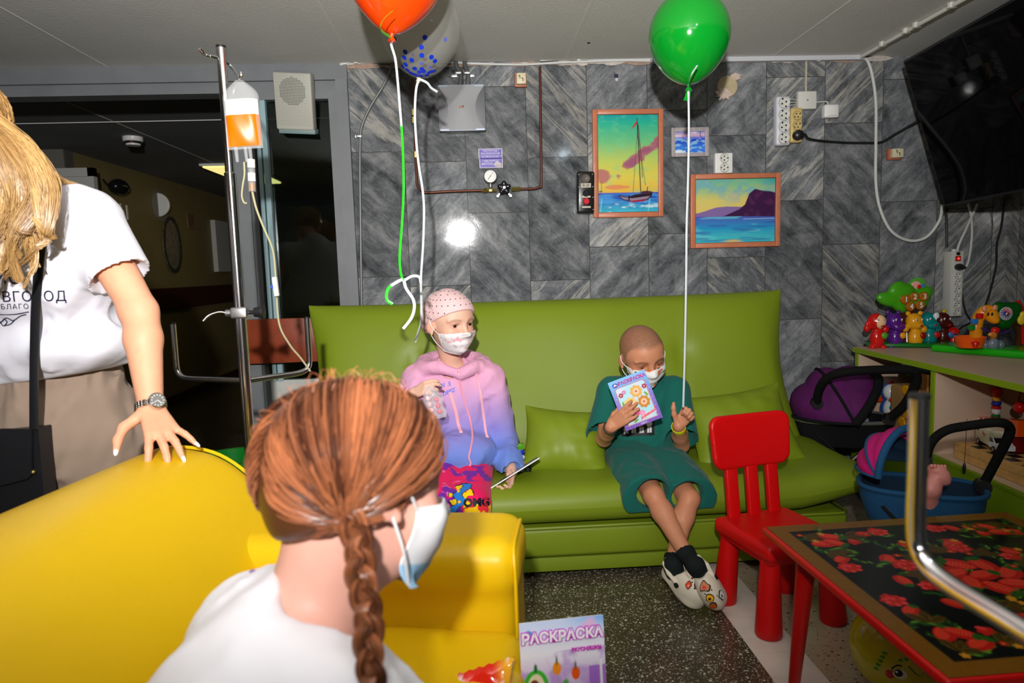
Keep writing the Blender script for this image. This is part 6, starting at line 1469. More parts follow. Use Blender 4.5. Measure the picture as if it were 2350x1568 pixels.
ghR, ghL = B(1030, 1050, 2.76), B(1088, 1050, 2.76)
gkR, gkL = B(1012, 1156, 2.42), B(1082, 1160, 2.42)
for (h, kn, x) in ((ghR, gkR, -0.10), (ghL, gkL, 0.0)):
    s.cone(h, kn, 0.066, 0.048, k=0.02); an = V(kn[0], kn[1] - 0.0, 0.085); s.chain([kn, kn * 0.6 + an * 0.4 + V(0, 0.012, 0), an], [0.044, 0.043, 0.028], k=0.02); s.cone(an - V(0, 0, 0.03), an + V(0, -0.11, -0.05), 0.030, 0.024, k=0.02)
v, F = s.mesh(1); mb = MB()
mb.raw(v, F.tolist(), None, head_colour(v, hc, hR, hH, SKG, brow=(srgb(150, 104, 84), 0.6), blush=0.6)); mb.build('body', M_SKIN, girl, angle=0, recalc=False)
gtree = bvh(v, F)
eyes(girl, hP, hR, hH, srgb(84, 66, 52), (0.12, 1, 0.0))
def gm(u, w):
    c = np.array(srgb(236, 232, 230)); n = vnoise(u * 20 + 1, w * 11 + 5, 2.0); m = vnoise(u * 21 + 11, w * 12 + 9, 7.0)
    if n > 0.78: c = np.array(srgb(240, 176, 186))
    elif m > 0.84: c = np.array(srgb(186, 184, 184))
    return c
mask(girl, gtree, hP, hR, hH, hc, gm, z0=-0.10, z1=-0.55, nu=56, nv=36)
# headscarf
s = SDF(hc - 0.20, hc + 0.20, 0.003)
s.ell(hP(0, -0.07, 0.13), np.array((0.365, 0.44, 0.385)) * hH + 0.010, hR); s.ell(hP(0, 0.08, 0.12), np.array((0.335, 0.335, 0.31)) * hH + 0.008, hR, k=0.02)
s.ell(hP(0, -0.34, -0.02), np.array((0.30, 0.22, 0.30)) * hH + 0.006, hR, k=0.03)
nrm = hR @ V(0, 0.50, -0.87); s.plane(hP(0, 0.0, 0.02), nrm, k=0.004)
fl = lambda x, y, z: 0.0016 * np.sin(34 * ((x - hc[0]) * hR[0, 2] + (y - hc[1]) * hR[1, 2] + (z - hc[2]) * hR[2, 2]) * 4 + 14 * ((x - hc[0]) * hR[0, 1] + (y - hc[1]) * hR[1, 1]) * 4) * (((x - hc[0]) * hR[0, 1] + (y - hc[1]) * hR[1, 1] + (z - hc[2]) * hR[2, 1]) < 0.01)
s.field(fl)
v, F = s.mesh(1); mb = MB(); mb.raw(v, F.tolist(), None, srgb(238, 200, 200)); st = bvh(v, F)
sc = mb.build('headscarf', M_CLOTH, girl, angle=0, recalc=False)
mb = MB()
for i in range(9):
    for j in range(26):
        el = math.radians(-50 + 15 * i); az = 2 * PI * (j + 0.5 * (i % 2)) / 26
        if i > 6 and j % 2: continue
        d = hR @ V(math.cos(el) * math.sin(az), math.cos(el) * math.cos(az), math.sin(el)); o = hP(0, -0.07, 0.13)
        h = st.ray_cast(Vector(o + d * 0.2), Vector(-d))
        if h[0] is None or (np.array(h[0]) - hP(0, 0.0, 0.02)).dot(nrm) > -0.004: continue
        n = np.array(h[1]); u = _n(np.cross(n, (0.1, 0.2, 1))); w = np.cross(n, u); r = 0.0021
        mb.prism([(-r, -r), (r, -r), (r, r), (-r, r)], np.array(h[0]) - n * 0.0005, u, w, n * 0.0012, col=(0.02, 0.02, 0.02))
dt = mb.build('dots', M_PRINTM, sc, smooth=False); dt['kind'] = 'stuff'
# hoodie
s = SDF((-0.36, 2.40, 0.36), (0.32, 3.04, 0.98), 0.0048)
s.cone(pel + V(0, 0, 0.02), che, 0.150, 0.128, k=0.03, sq=((0, 1, 0), 0.75)); s.ell(pel + V(0.0, -0.03, -0.005), (0.15, 0.135, 0.085), k=0.05); s.ell(V(pel[0], 2.655, 0.458), (0.140, 0.105, 0.078), k=0.05)
s.cone(gsR + V(0.01, 0, -0.005), gsL - V(0.01, 0, 0.005), 0.054, 0.054, k=0.07); s.cone(che, nck, 0.09, 0.066, k=0.05, sq=((0, 1, 0), 0.8))
for (sh, el, wr, q) in ((gsR, geR, gwR, -1), (gsL, geL, gwL, 1)):
    d = _n(wr - el); e2 = wr - d * 0.012
    s.cone(sh, el, 0.056, 0.054, k=0.03); s.cone(el, e2 - d * 0.03, 0.054, 0.044, k=0.02); s.ell(e2 - d * 0.045, 0.050, k=0.02); s.cone(e2 - d * 0.022, e2, 0.034, 0.034, k=0.008)
    s.cone(e2 + d * 0.012, e2 + d * 0.07, 0.045, mode='s'); s.cone(e2 - d * 0.01, e2 + d * 0.02, 0.026, mode='s', k=0.003)
cl = smooth_path([B(1050, 858, 2.70), B(1012, 846, 2.71), B(972, 846, 2.77), B(985, 828, 2.87), B(1040, 820, 2.90), B(1092, 824, 2.86), B(1108, 840, 2.78), B(1084, 846, 2.71), B(1054, 858, 2.70)], 3)
s.chain(cl, [0.013 + 0.012 * math.sin(PI * i / (len(cl) - 1)) for i in range(len(cl))], k=0.02)
s.cone(nck + V(0.002, -0.03, 0.0), nck + V(0.004, -0.035, 0.10), 0.046, 0.055, mode='s', k=0.012)
s.plane((0, 0, 0.385), (0, 0, -1), k=0.01)
zt, zb = B(1050, 850, 2.7)[2], B(1060, 1060, 2.7)[2]
def hood_col(v):
    t = (v[:, 2] - zb) / (zt - zb) + 0.07 * (fbm(v[:, 0] * 14, v[:, 1] * 14, v[:, 2] * 8) - 0.5)
    c = np.zeros((len(v), 3)); xs = [0.0, 0.16, 0.34, 0.6, 0.85, 1.05]; cs = np.array([srgb(104, 140, 214), srgb(112, 138, 216), srgb(142, 136, 210), srgb(190, 154, 208), srgb(226, 168, 202), srgb(234, 170, 200)])
    for i in range(3): c[:, i] = np.interp(t, xs, cs[:, i])
    return c
_, hv, hF = garment('hoodie', s, girl, hood_col, amp=0.011, sc=14, dirv=(0.7, 0, 0.8), stretch=2.4, off=7, smooth=2)
htr = bvh(hv, hF)
def on(tree, px, py, off=0.002):
    d = _n(ray(px, py)); h = tree.ray_cast(Vector(CAM_POS), Vector(d))
    return (np.array(h[0]) - d * off) if h[0] is not None else B(px, py, 2.62)
mb = MB(); P = [on(htr, x, y, 0.006) for x, y in ((1051, 850), (1056, 880), (1066, 920), (1079, 965), (1084, 1000), (1080, 1030), (1076, 1050), (1080, 1065), (1070, 1080))]
mb.tube(smooth_path(P, 5), 0.0042, 6, flat=0.7, col=srgb(240, 160, 180)); mb.build('zip', M_CLOTH, girl)
mb = MB(); q = on(htr, 1053, 852, 0.006); mb.box(q, (0.007, 0.004, 0.012), bevel=0.0015); mb.box(q - V(0, 0, 0.014), (0.006, 0.002, 0.014), bevel=0.001); mb.build('zip_pull', mat('pink_enamel', srgb(240, 176, 190), 0.3), girl)
for pp, r in ((((1012, 832), (1022, 862), (1034, 905), (1046, 945), (1052, 975), (1058, 992)), 0.0068), (((1084, 836), (1096, 870), (1104, 910), (1110, 955), (1114, 985), (1118, 1003)), 0.005)):
    P = [on(htr, x, y, 0.005) for x, y in pp]; mb = MB(); mb.tube(smooth_path(P, 5), r, 8, flat=0.35, up=(0, -1, 0), col=srgb(242, 178, 190)); mb.ell(P[-1], (0.008, 0.005, 0.006), col=srgb(242, 190, 196), seg=10, rings=6); mb.build('drawstring', M_CLOTH, girl)
mb = MB(); o = on(htr, 1018, 884, 0.003)
stick_text(mb, 'AN ꟻS', htr, o, UX, UZ, 0.030, ray(1018, 884), col=srgb(110, 130, 226), bold=0.0006) if False else stick_text(mb, 'AN  S', htr, o, _n(V(1, 0, 0.15)), UZ, 0.024, ray(1018, 884), col=srgb(110, 130, 226), bold=0.0008)
stick_text(mb, 'DEEZ', htr, on(htr, 1030, 900, 0.003), _n(V(1, 0, 0.35)), UZ, 0.022, ray(1028, 902), col=srgb(110, 130, 226), bold=0.0008); mb.build('lettering', M_PRINTM, girl, smooth=False)
# leggings
s = SDF((-0.24, 2.18, 0.02), (0.14, 2.98, 0.56), 0.0036)
s.cone(ghR, ghL, 0.10, k=0.03)
for (h, kn) in ((ghR, gkR), (ghL, gkL)):
    s.cone(h, kn, 0.082, 0.070, k=0.015); an = V(kn[0], kn[1], 0.12); s.cone(kn, an, 0.068, 0.046, k=0.015)
    s.plane((0, 0, 0.10), (0, 0, -1))
def leg_col(v):
    x, z = v[:, 0] - gkL[0], v[:, 2] - gkL[2]; y = v[:, 1]
    n = fbm(v[:, 0] * 26, v[:, 1] * 26, v[:, 2] * 26); n2 = fbm(v[:, 0] * 60 + 9, v[:, 1] * 60, v[:, 2] * 60)
    h = z + 0.35 * (y - gkL[1])
    c = np.tile(np.array(srgb(236, 26, 96)), (len(v), 1)); c = mixc(c, srgb(238, 44, 60), sstep(0.03, 0.0, h + 0.03 * (n - 0.5)))
    c = mixc(c, srgb(250, 200, 20), sstep(0.5, 0.55, n2 + 6 * (-h - 0.005)) * (x > -0.035))
    c = mixc(c, srgb(120, 40, 160), sstep(0.50, 0.56, n) * ((x < -0.03) | (h > 0.09))); c = mixc(c, srgb(240, 120, 190), sstep(0.60, 0.66, n2) * (x < -0.02) * 0.9)
    a = np.arctan2(h - 0.035, x + 0.035); r = np.hypot(h - 0.035, x + 0.035); star = r < 0.044 * (0.8 + 0.28 * np.sign(np.sin(a * 4.5)) * 1)
    star2 = r < 0.040 * (0.8 + 0.28 * np.sign(np.sin(a * 4.5)))
    c = np.where(star[:, None], np.array((0.01, 0.01, 0.02)), c); c = np.where(star2[:, None], np.array(srgb(250, 210, 20)), c)
    bl = np.abs(x + 0.04 - 0.35 * (h - 0.03) - 0.012 * np.sin(h * 110)) < 0.015; bb = np.abs(x + 0.04 - 0.35 * (h - 0.03) - 0.012 * np.sin(h * 110)) < 0.018
    c = np.where((bb & (h > -0.025) & (h < 0.085))[:, None], np.array((0.01, 0.01, 0.03)), c); c = np.where((bl & (h > -0.022) & (h < 0.082))[:, None], np.array(srgb(40, 130, 220)), c)
    for (cx, ch) in ((-0.045, 0.055), (-0.042, 0.015)): c = np.where((np.hypot(x - cx, h - ch) < 0.0055)[:, None], np.array(srgb(250, 210, 40)), c)
    return c
_, lv, lF = garment('leggings', s, girl, leg_col, amp=0.003, sc=14, dirv=(0, 1, 0), off=2, smooth=1)
ltr = bvh(lv, lF); mb = MB(); stick_text(mb, 'OMG', ltr, on(ltr, 1094, 1154, 0.004), UX, UZ, 0.040, ray(1094, 1154), off=0.002, col=(0.006, 0.008, 0.02), bold=0.0022); mb.build('lettering', M_PRINTM, girl, smooth=False)
for kn in (gkR, gkL):
    mb = MB(); mb.box((kn[0], kn[1] - 0.05, 0.035), (0.07, 0.20, 0.065), bevel=0.028, seg=4); mb.build('shoe', mat('grey_shoe', srgb(150, 150, 156), 0.6), girl)
# thin book in her left hand
o = B(1125, 1120, 2.49); e = B(1238, 1050, 2.52); u = _n(e - o); w = V(0.05, 1, -0.24); w = _n(w - w.dot(u) * u)
def art_games(c):
    c.fill(srgb(60, 60, 130)); rg = random.Random(6)
    for k in range(46): c.ell(rg.uniform(0, c.w), rg.uniform(0, c.h), rg.uniform(.006, .02), rg.uniform(.006, .016), rg.choice([srgb(230, 190, 40), srgb(60, 150, 220), srgb(220, 220, 226), srgb(200, 80, 60), srgb(40, 30, 40), srgb(130, 80, 50)]), rg.uniform(0, 180))
booklet('activity_book', 'thin activity book held almost edge-on by the child in the headscarf', o, u, w, np.linalg.norm(e - o), 0.145, art_games, None, pages=0.003)
# candy bag
t = thing('candy_bag', 'clear bag of pink sweets held up by the child in the headscarf', 'bag', B(1000, 950, 2.47))
M_CELLO = mat('cellophane', (0.9, 0.85, 0.87), 0.12, spec=0.6, alpha=0.28)
a0, a1 = B(984, 886, 2.465), B(1004, 962, 2.455); ax = _n(a1 - a0); L_ = np.linalg.norm(a1 - a0); sx = _n(np.cross(ax, (0, -1, 0)))
def bag(u, v, sd):
    wd = (0.012 + 0.024 * sstep(0, 0.35, v)) * (1 + 0.1 * math.sin(v * 17)); k = 2 * u - 1
    return a0 + ax * L_ * v + sx * k * wd + V(0, -1, 0) * sd * (0.016 * max(0.0, 1 - k * k) ** 0.5 * max(0.0, math.sin(PI * min(1, v * 0.95 + 0.05))) ** 0.6 + 0.0022 * math.sin(22 * u + 9 * v) * (1 - k * k))
mb = MB(); pillow_mesh(mb, bag, 16, 20); mb.build('wrapper', M_CELLO, t)
for k in range(7):
    p = a0 + ax * L_ * (0.35 + 0.09 * k) + sx * 0.014 * (-1) ** k; mb = MB(); mb.ell(p, (0.011, 0.008, 0.009), R=rotm((0, 1, 0), 40 * k), seg=14, rings=8); mb.build('sweet', mat('pink_candy', srgb(236, 50, 90), 0.3) if k % 2 else mat('pale_candy', srgb(244, 190, 196), 0.3), t)
# cube bricks stacked on the sofa
BRK = [('green', srgb(80, 150, 20)), ('blue', srgb(20, 40, 170)), ('white', srgb(200, 206, 214)), ('yellow', srgb(236, 176, 16)), ('green', srgb(80, 150, 20)), ('black', srgb(14, 14, 16))]
q0 = B(1196, 1056, 2.66); bs = 0.0225
zb = seat_fn(0.44, 0.3, 1)[2]
labs = ['green cube brick on top of the small stack beside the headscarf child', 'blue cube brick second from the top of the small stack on the sofa', 'white cube brick in the middle of the small stack on the sofa', 'yellow cube brick between the white one and the bottom green one', 'green cube brick at the bottom of the small stack on the sofa', 'black cube brick lying beside the bottom of the small stack']
def brick(i, c):
    m = mat('brick_' + BRK[i][0], BRK[i][1], 0.3); t = thing('cube_brick', labs[i], 'toy brick', c - V(0, 0, bs / 2), 'cube bricks on the green sofa')
    mb = MB(); mb.box(c, (bs, bs, bs), bevel=0.0015); mb.build('cube', m, t)
    for (a, b) in ((0, -1), (-1, 0), (1, 0)):
        mb = MB(); mb.cyl(c + V(a, b, 0) * bs * 0.5, c + V(a, b, 0) * (bs * 0.5 + 0.003), 0.005, seg=12); mb.build('stud', m, t)
for i in range(5): brick(i, V(q0[0], q0[1], zb + 0.004 + bs * (4.5 - i)))
brick(5, V(q0[0] + bs * 1.2, q0[1], zb + 0.004 + bs * 0.5))
# ------------------------------------------------------------------ girl with auburn braids on the yellow sofa (close to the camera)
bg = thing('person', 'child with auburn braids and a white tshirt seen from behind on the yellow sofa', 'person', (-0.25, 0.68, 0.45))
SKB = srgb(226, 170, 152)
hc = B(831, 1111, 0.77); bR = hframe((0.80, 0.55, -0.22), (0.04, 0.26, 1)); bH = 0.214
s = SDF((-0.50, 0.35, 0.34), (0.20, 1.26, 1.10), 0.0045)
hP = head(s, hc, bR, bH)
nck = B(725, 1385, 0.745); pel = V(-0.36, 0.60, 0.55); che = V(-0.24, 0.66, 0.70)
rt = bR[:, 0]; rt = _n(V(rt[0], rt[1], 0)); sR, sL = nck + rt * 0.135 + V(-0.03, -0.02, -0.06), nck - rt * 0.085 + V(-0.03, -0.02, -0.055)
fw = V(0.8, 0.55, 0); s.cone(pel, che, 0.105, 0.10, k=0.03, sq=(fw, 0.8)); s.cone(sR, sL, 0.040, 0.040, k=0.07); s.cone(che, nck, 0.08, 0.048, k=0.06)
s.cone(nck - V(0, 0, 0.01), hP(0, -0.15, -0.20), 0.046, 0.050, k=0.03)
eR, wR = V(0.0, 0.80, 0.535), V(0.11, 0.99, 0.48); eL, wL = V(-0.16, 0.88, 0.56), V(0.05, 0.84, 0.56)
s.chain([sR, eR, wR], [0.036, 0.032, 0.024], k=0.012); s.chain([sL, eL, wL], [0.036, 0.032, 0.024], k=0.012)
hand(s, wR, V(0.45, 0.7, -0.35), V(-0.5, 0.2, 0.8), V(-0.8, 0.3, 0.4), 0.15, [(25, 40, 25)] * 4, k=0.008)
hand(s, wL, V(0.9, -0.2, -0.2), V(0.2, -0.2, 0.9), V(0.5, -0.6, 0.3), 0.15, [(25, 40, 25)] * 4, k=0.008)
v, F = s.mesh(1); mb = MB(); mb.raw(v, F.tolist(), None, head_colour(v, hc, bR, bH, SKB, brow=(srgb(150, 90, 60), 0.5), blush=0.5)); mb.build('body', M_SKIN, bg, angle=0, recalc=False)
s = SDF(hc - 0.18, hc + 0.18, 0.0035); head(s, hc, bR, bH); v, F = s.mesh(1); btr = bvh(v, F)
eyes(bg, hP, bR, bH, srgb(84, 66, 52))
def bm(u, w): return np.array(srgb(240, 240, 242)) if w < 0.72 else np.array(srgb(160, 204, 234))
mask(bg, btr, hP, bR, bH, hc, bm, z0=-0.06, z1=-0.56, nu=44, nv=28, puff=0.05)
# tshirt
s = SDF((-0.58, 0.34, 0.40), (0.08, 1.06, 0.95), 0.006)
s.cone(pel, che, 0.135, 0.118, k=0.03, sq=(fw, 0.85)); s.cone(sR, sL, 0.052, 0.052, k=0.08); s.cone(che, nck - V(0, 0, 0.02), 0.10, 0.07, k=0.06)
for (a, b) in ((sR, eR), (sL, eL)):
    m = a + (b - a) * 0.6; d = _n(b - a); s.cone(a, m, 0.055, 0.060, k=0.04); s.cone(m + d * 0.02, m + d * 0.1, 0.075, mode='s')
cu = _n(V(0.42, -0.10, 1)); s.cone(nck + rt * 0.020 + V(0.022, 0.0, 0.0), nck + cu * 0.12 + rt * .02, 0.068, 0.105, mode='s', k=0.012)
wcol = lambda v: mixc(np.tile(np.array(srgb(238, 236, 242)), (len(v), 1)), srgb(150, 200, 70), (np.linalg.norm(v - B(572, 1342, 0.80), axis=1) < 0.014) * 0.9)
_, tv, tF = garment('tshirt', s, bg, wcol, amp=0.010, sc=13, dirv=(0.5, 0.3, 0.8), off=3); ttr = bvh(tv, tF)
def tron(px, py, off=0.002):
    d = _n(ray(px, py)); h = ttr.ray_cast(Vector(CAM_POS), Vector(d)); return np.array(h[0]) - d * off if h[0] is not None else None
for (px, py, c, r) in ((628, 1278, srgb(226, 60, 110), 0.006), (580, 1312, srgb(110, 60, 160), 0.004)):
    p = tron(px, py)
    if p is not None: mb = MB(); mb.ell(p, (r, r, r * 0.4), seg=10, rings=5, col=c); mb.build('shirt_print', M_PRINTM, bg)
# hair
M_HAIR = mat('hair_strands', attr=True, rough=0.34, spec=0.45, sheen=0.0)
def hair_base(c, rnd, lo, hi): return np.array(lo) + (np.array(hi) - np.array(lo)) * rnd
A_LO, A_HI = np.array(srgb(64, 34, 22)), np.array(srgb(168, 102, 66))
o_ = hP(0, -0.07, 0.13); er = np.array((0.365, 0.44, 0.385)) * bH
def surf(d, off=0.0):
    """point on the skull in local direction d"""
    d = _n(d); t = 1 / math.sqrt(sum((d[i] / er[i]) ** 2 for i in range(3))); return o_ + bR @ (d * (t + off))
s = SDF(o_ - 0.16, o_ + 0.16, 0.004)
s.ell(o_, er + 0.010, bR); s.ell(hP(0.0, -0.30, -0.12), np.array((0.30, 0.18, 0.22)) * bH, bR, k=0.03)
nl = bR @ V(0, 0.62, -0.78); s.plane(hP(0, -0.02, 0.03), nl, k=0.006)
mb = MB(); s.add_to(mb, col=A_LO * 0.8 + A_HI * 0.1); cap = mb.build('hair', M_HAIR, bg, angle=0)
rootR, rootL = _n(V(0.35, -0.18, -0.28)), _n(V(-0.35, -0.18, -0.28))
rg = random.Random(21); mb = MB(); cnt = 0
def slerp(a, b, t):
    w = math.acos(max(-1, min(1, float(np.dot(a, b))))); 
    return a if w < 1e-4 else (math.sin((1 - t) * w) * a + math.sin(t * w) * b) / math.sin(w)
while cnt < 4200:
    z = rg.uniform(-0.75, 1.0); a = rg.uniform(0, 2 * PI)
    if cnt % 3 == 0: z = rg.uniform(-0.8, 0.0); a = rg.uniform(PI * 1.05, PI * 1.95)
    r = math.sqrt(1 - z * z); d = V(r * math.cos(a), r * math.sin(a), z)
    p = surf(d); L = bR.T @ (p - hP(0, 0, 0)) / bH
    if L[2] < 0.80 * L[1] - 0.10 + 0.16 * float(sstep(0.0, 0.35, L[1])): continue      # hairline from forehead over the ear to the nape
    root = rootR if L[0] > 0.02 * math.sin(L[2] * 9) else rootL
    t0, n = 0.0, 9; P = []; lift = rg.uniform(0.006, 0.012); j1 = V(rg.gauss(0, .04), rg.gauss(0, .04), rg.gauss(0, .04))
    for k in range(n + 1):
        t = k / n; q = _n(slerp(d, root, t) + V(0, 0, 0.10 * math.sin(PI * t) * (0.4 if L[1] > 0 else 0.1)) + j1 * math.sin(PI * t))
        P.append(surf(q, lift + 0.008 * math.sin(PI * t) + 0.010 * t))
    w = rg.uniform(0.0006, 0.0014); c = hair_base(None, float(np.clip(vnoise(d[0] * 5 + 9, d[1] * 5, d[2] * 5) * 1.3 - 0.2 + 0.5 * (rg.random() - 0.5), 0, 1)), A_LO, A_HI)
    mb.tube(P, [w * (0.3 + 0.7 * min(1, 4 * k / n)) for k in range(n + 1)], 4, caps=False, col=c); cnt += 1
# flyaway hairs
for k in range(90):
    z = rg.uniform(0.2, 1.0); a = rg.uniform(0, 2 * PI); r = math.sqrt(1 - z * z); d = V(r * math.cos(a), r * math.sin(a), z); e = _n(d + V(rg.uniform(-.3, .3), rg.uniform(-.3, .3), rg.uniform(-.3, .3)))
    if d[1] > 0.5: continue
    mb.tube([surf(slerp(d, e, t), 0.012 + 0.012 * math.sin(PI * t)) for t in (0, .25, .5, .75, 1)], 0.00028, 3, caps=False, col=A_HI)
hs_ = mb.build('hair_strands', M_HAIR, cap); hs_['kind'] = 'stuff'
def braid(path, width, name, parent, nst=26, turns=None):
    P = smooth_path(path, 14); L = sum(np.linalg.norm(P[i + 1] - P[i]) for i in range(len(P) - 1)); N = len(P); turns = turns or L / (width * 2.1); mb = MB()
    acc = [0.0]
    for i in range(N - 1): acc.append(acc[-1] + np.linalg.norm(P[i + 1] - P[i]))
    for sidx in range(3):
        ph = 2 * PI * sidx / 3
        for q in range(nst):
            ra, rr = rg.uniform(0, 2 * PI), math.sqrt(rg.random()); pts = []; M = 150
            for k in range(M + 1):
                sarc = k / M * L; i = min(N - 2, int(np.searchsorted(acc, sarc)) - 1 if sarc > 0 else 0); i = max(0, i); f = (sarc - acc[i]) / max(1e-9, acc[i + 1] - acc[i]); c = P[i] + (P[i + 1] - P[i]) * f
                T = _n(P[i + 1] - P[i]); x = _n(np.cross(T, BR_VIEW)); y = np.cross(T, x); w = width * (1 - 0.25 * k / M); th = 2 * PI * turns * k / M + ph
                a = w * 0.34 * math.sin(th); b = w * 0.20 * math.sin(2 * th)
                pts.append(c + x * (a * 0.74 + w * 0.32 * rr * math.cos(ra)) + y * (b + w * 0.24 * rr * math.sin(ra)))
            mb.tube(pts, rg.uniform(0.0010, 0.0020), 4, caps=False, col=hair_base(None, rg.random(), A_LO * 0.8, A_HI * 0.9))
    return mb.build(name, M_HAIR, parent)
BR_VIEW = ray(820, 1350)
pR = surf(rootR, 0.014)
braid([pR, B(815, 1215, 0.665), B(828, 1300, 0.640), B(842, 1400, 0.615), B(850, 1500, 0.590), B(856, 1620, 0.57), B(860, 1730, 0.56)], 0.030, 'braid', bg)
pL = surf(rootL, 0.014); BR_VIEW = V(0.2, 1, 0)
braid([pL, pL + V(0.01, 0.03, -0.05), pL + V(0.0, 0.06, -0.12), pL + V(-0.02, 0.07, -0.20)], 0.034, 'braid', bg, nst=8)
# trousers and legs on the seat
s = SDF((-0.52, 0.34, 0.40), (0.22, 1.05, 0.72), 0.008)
s.cone(pel - V(0, 0.05, 0.0), pel + V(0, 0.05, 0.0), 0.10, k=0.03); s.cone(pel + V(0, -0.06, -0.02), V(0.08, 0.62, 0.525), 0.072, 0.055, k=0.03); s.cone(pel + V(0, 0.06, -0.02), V(0.06, 0.82, 0.525), 0.072, 0.055, k=0.03)
garment('trousers', s, bg, srgb(70, 80, 120), amp=0.0)
s = SDF((-0.02, 0.50, -0.01), (0.30, 0.95, 0.60), 0.008)
for y in (0.62, 0.82): s.chain([V(0.08, y, 0.525), V(0.155, y, 0.40), V(0.17, y, 0.09)], [0.055, 0.052, 0.04], k=0.02); s.cone(V(0.17, y, 0.04), V(0.26, y, 0.035), 0.036, 0.030, k=0.02)
garment('trousers', s, bg, srgb(70, 80, 120), amp=0.0)
# colouring book and sweets she holds
o = B(1176, 1600, 1.16); tl, tr = B(1191, 1432, 1.19), B(1384, 1411, 1.21); u = _n(tr - tl); w = _n(V(0.0, 0.16, 1) - V(0.0, 0.16, 1).dot(u) * u)
Wd, Ht = np.linalg.norm(tr - tl), 0.20
def art_fruit(c):
    w, h = c.w, c.h
    c.vgrad([(0, srgb(214, 190, 230)), (h * .5, srgb(226, 206, 240)), (h * .7, srgb(240, 240, 250)), (h, srgb(196, 214, 246))]); c.put(sstep(.45, .65, c.noise(30, 30, 2)) * (c.Y < h * .72), srgb(196, 160, 224)); c.put(sstep(w * .45, w, c.X) * sstep(h * .86, h, c.Y), srgb(130, 180, 240))
    c.put(sstep(.5, .62, c.noise(22, 22, 6)) * (c.X > w * .7) * (c.Y > h * .8), srgb(226, 190, 226))
    c.rect(w * .80, h * .30, w, h * .55, srgb(170, 110, 210)); c.rect(w * .93, 0, w * .96, h * .6, (0.9, 0.88, 0.92))
    c.ell(w * .10, h * .88, w * .052, w * .056, srgb(50, 130, 210)); c.poly([(w * .07, h * .88), (w * .10, h * .91), (w * .13, h * .88)], (.9, .9, .95)); c.ell(w * .10, h * .865, w * .03, w * .014, srgb(220, 80, 100))
    c.ell(w * .17, h * .40, w * .15, h * .17, srgb(60, 190, 50)); c.ell(w * .17, h * .40, w * .10, h * .13, srgb(244, 232, 190)); c.ell(w * .17, h * .36, w * .06, h * .08, srgb(236, 190, 160)); c.ell(w * .15, h * .44, w * .05, h * .04, srgb(130, 60, 50)); c.ell(w * .17, h * .58, w * .02, h * .04, srgb(40, 110, 50))
    for (x, y, r, cc) in ((.42, .56, .05, srgb(246, 150, 30)), (.64, .50, .05, srgb(236, 90, 20))): c.ell(w * x, h * y, w * r, w * r * 1.5, cc); c.ell(w * x, h * y + w * r * 1.7, w * .012, w * .05, srgb(70, 110, 40))
    c.ell(w * .50, h * .34, w * .05, h * .12, srgb(80, 170, 60), -10); c.ell(w * .80, h * .28, w * .13, h * .08, srgb(246, 190, 30), 15); c.ell(w * .72, h * .14, w * .12, h * .08, srgb(240, 150, 30)); c.ell(w * .4, h * .16, w * .10, h * .10, srgb(220, 60, 60))
t = booklet('colouring_book', 'white and lilac colouring book with fruit standing in front of the yellow sofa seat', tl - w * Ht, u, w, Wd, Ht, art_fruit, None, pages=0.004)
n_ = np.cross(u, w)
mb = MB(); put_text(mb, 'РАСКРАСКА', tl + u * Wd * 0.50 - w * 0.030 + n_ * 0.0012, u, w, 0.0255, col=srgb(196, 60, 200), bold=0.0026); put_text(mb, 'РАСКРАСКА', tl + u * Wd * 0.50 - w * 0.030 + n_ * 0.0022, u, w, 0.0255, col=(0.9, 0.88, 0.93), bold=0.0009)
put_text(mb, 'ВКУСНЯШКИ', tl + u * Wd * 0.78 - w * 0.058 + n_ * 0.0012, u, w, 0.009, col=srgb(206, 60, 190), bold=0.0006); mb.build('lettering', M_PRINT, t, smooth=False)
sw = B(1104, 1578, 1.12); t = thing('sweet_packet', 'shiny red and orange sweet packet beside the lilac colouring book', 'packet', sw - V(0, 0, 0.09))
def pk(u, v, sd):
    k, l = 2 * u - 1, 2 * v - 1; b = max(0., 1 - k ** 8) ** .5 * max(0., 1 - l ** 8) ** .5
    return sw + V(0.052 * k + 0.010 * l, 0.02 * l, 0.040 * l + 0.014 * k - 0.012 + .002 * math.sin(19 * k) * (l > .9)) + V(0, -1, 0.25) * (sd * 0.016 * b + 0.003 * math.sin(13 * u + 8 * v) * b)
mb = MB(); pillow_mesh(mb, pk, 24, 16); vv = np.concatenate(mb.v); tt = fbm(vv[:, 0] * 40, vv[:, 1] * 40, vv[:, 2] * 40)
mb.c = [mixc(mixc(np.tile(srgb(226, 40, 24), (len(vv), 1)), srgb(246, 180, 40), sstep(0.02, 0.05, vv[:, 0] - sw[0])), srgb(240, 220, 220), (tt > 0.62) * 1.0)]
mb.build('wrapper', mat('glossy_wrapper', attr=True, rough=0.12, spec=0.6), t)
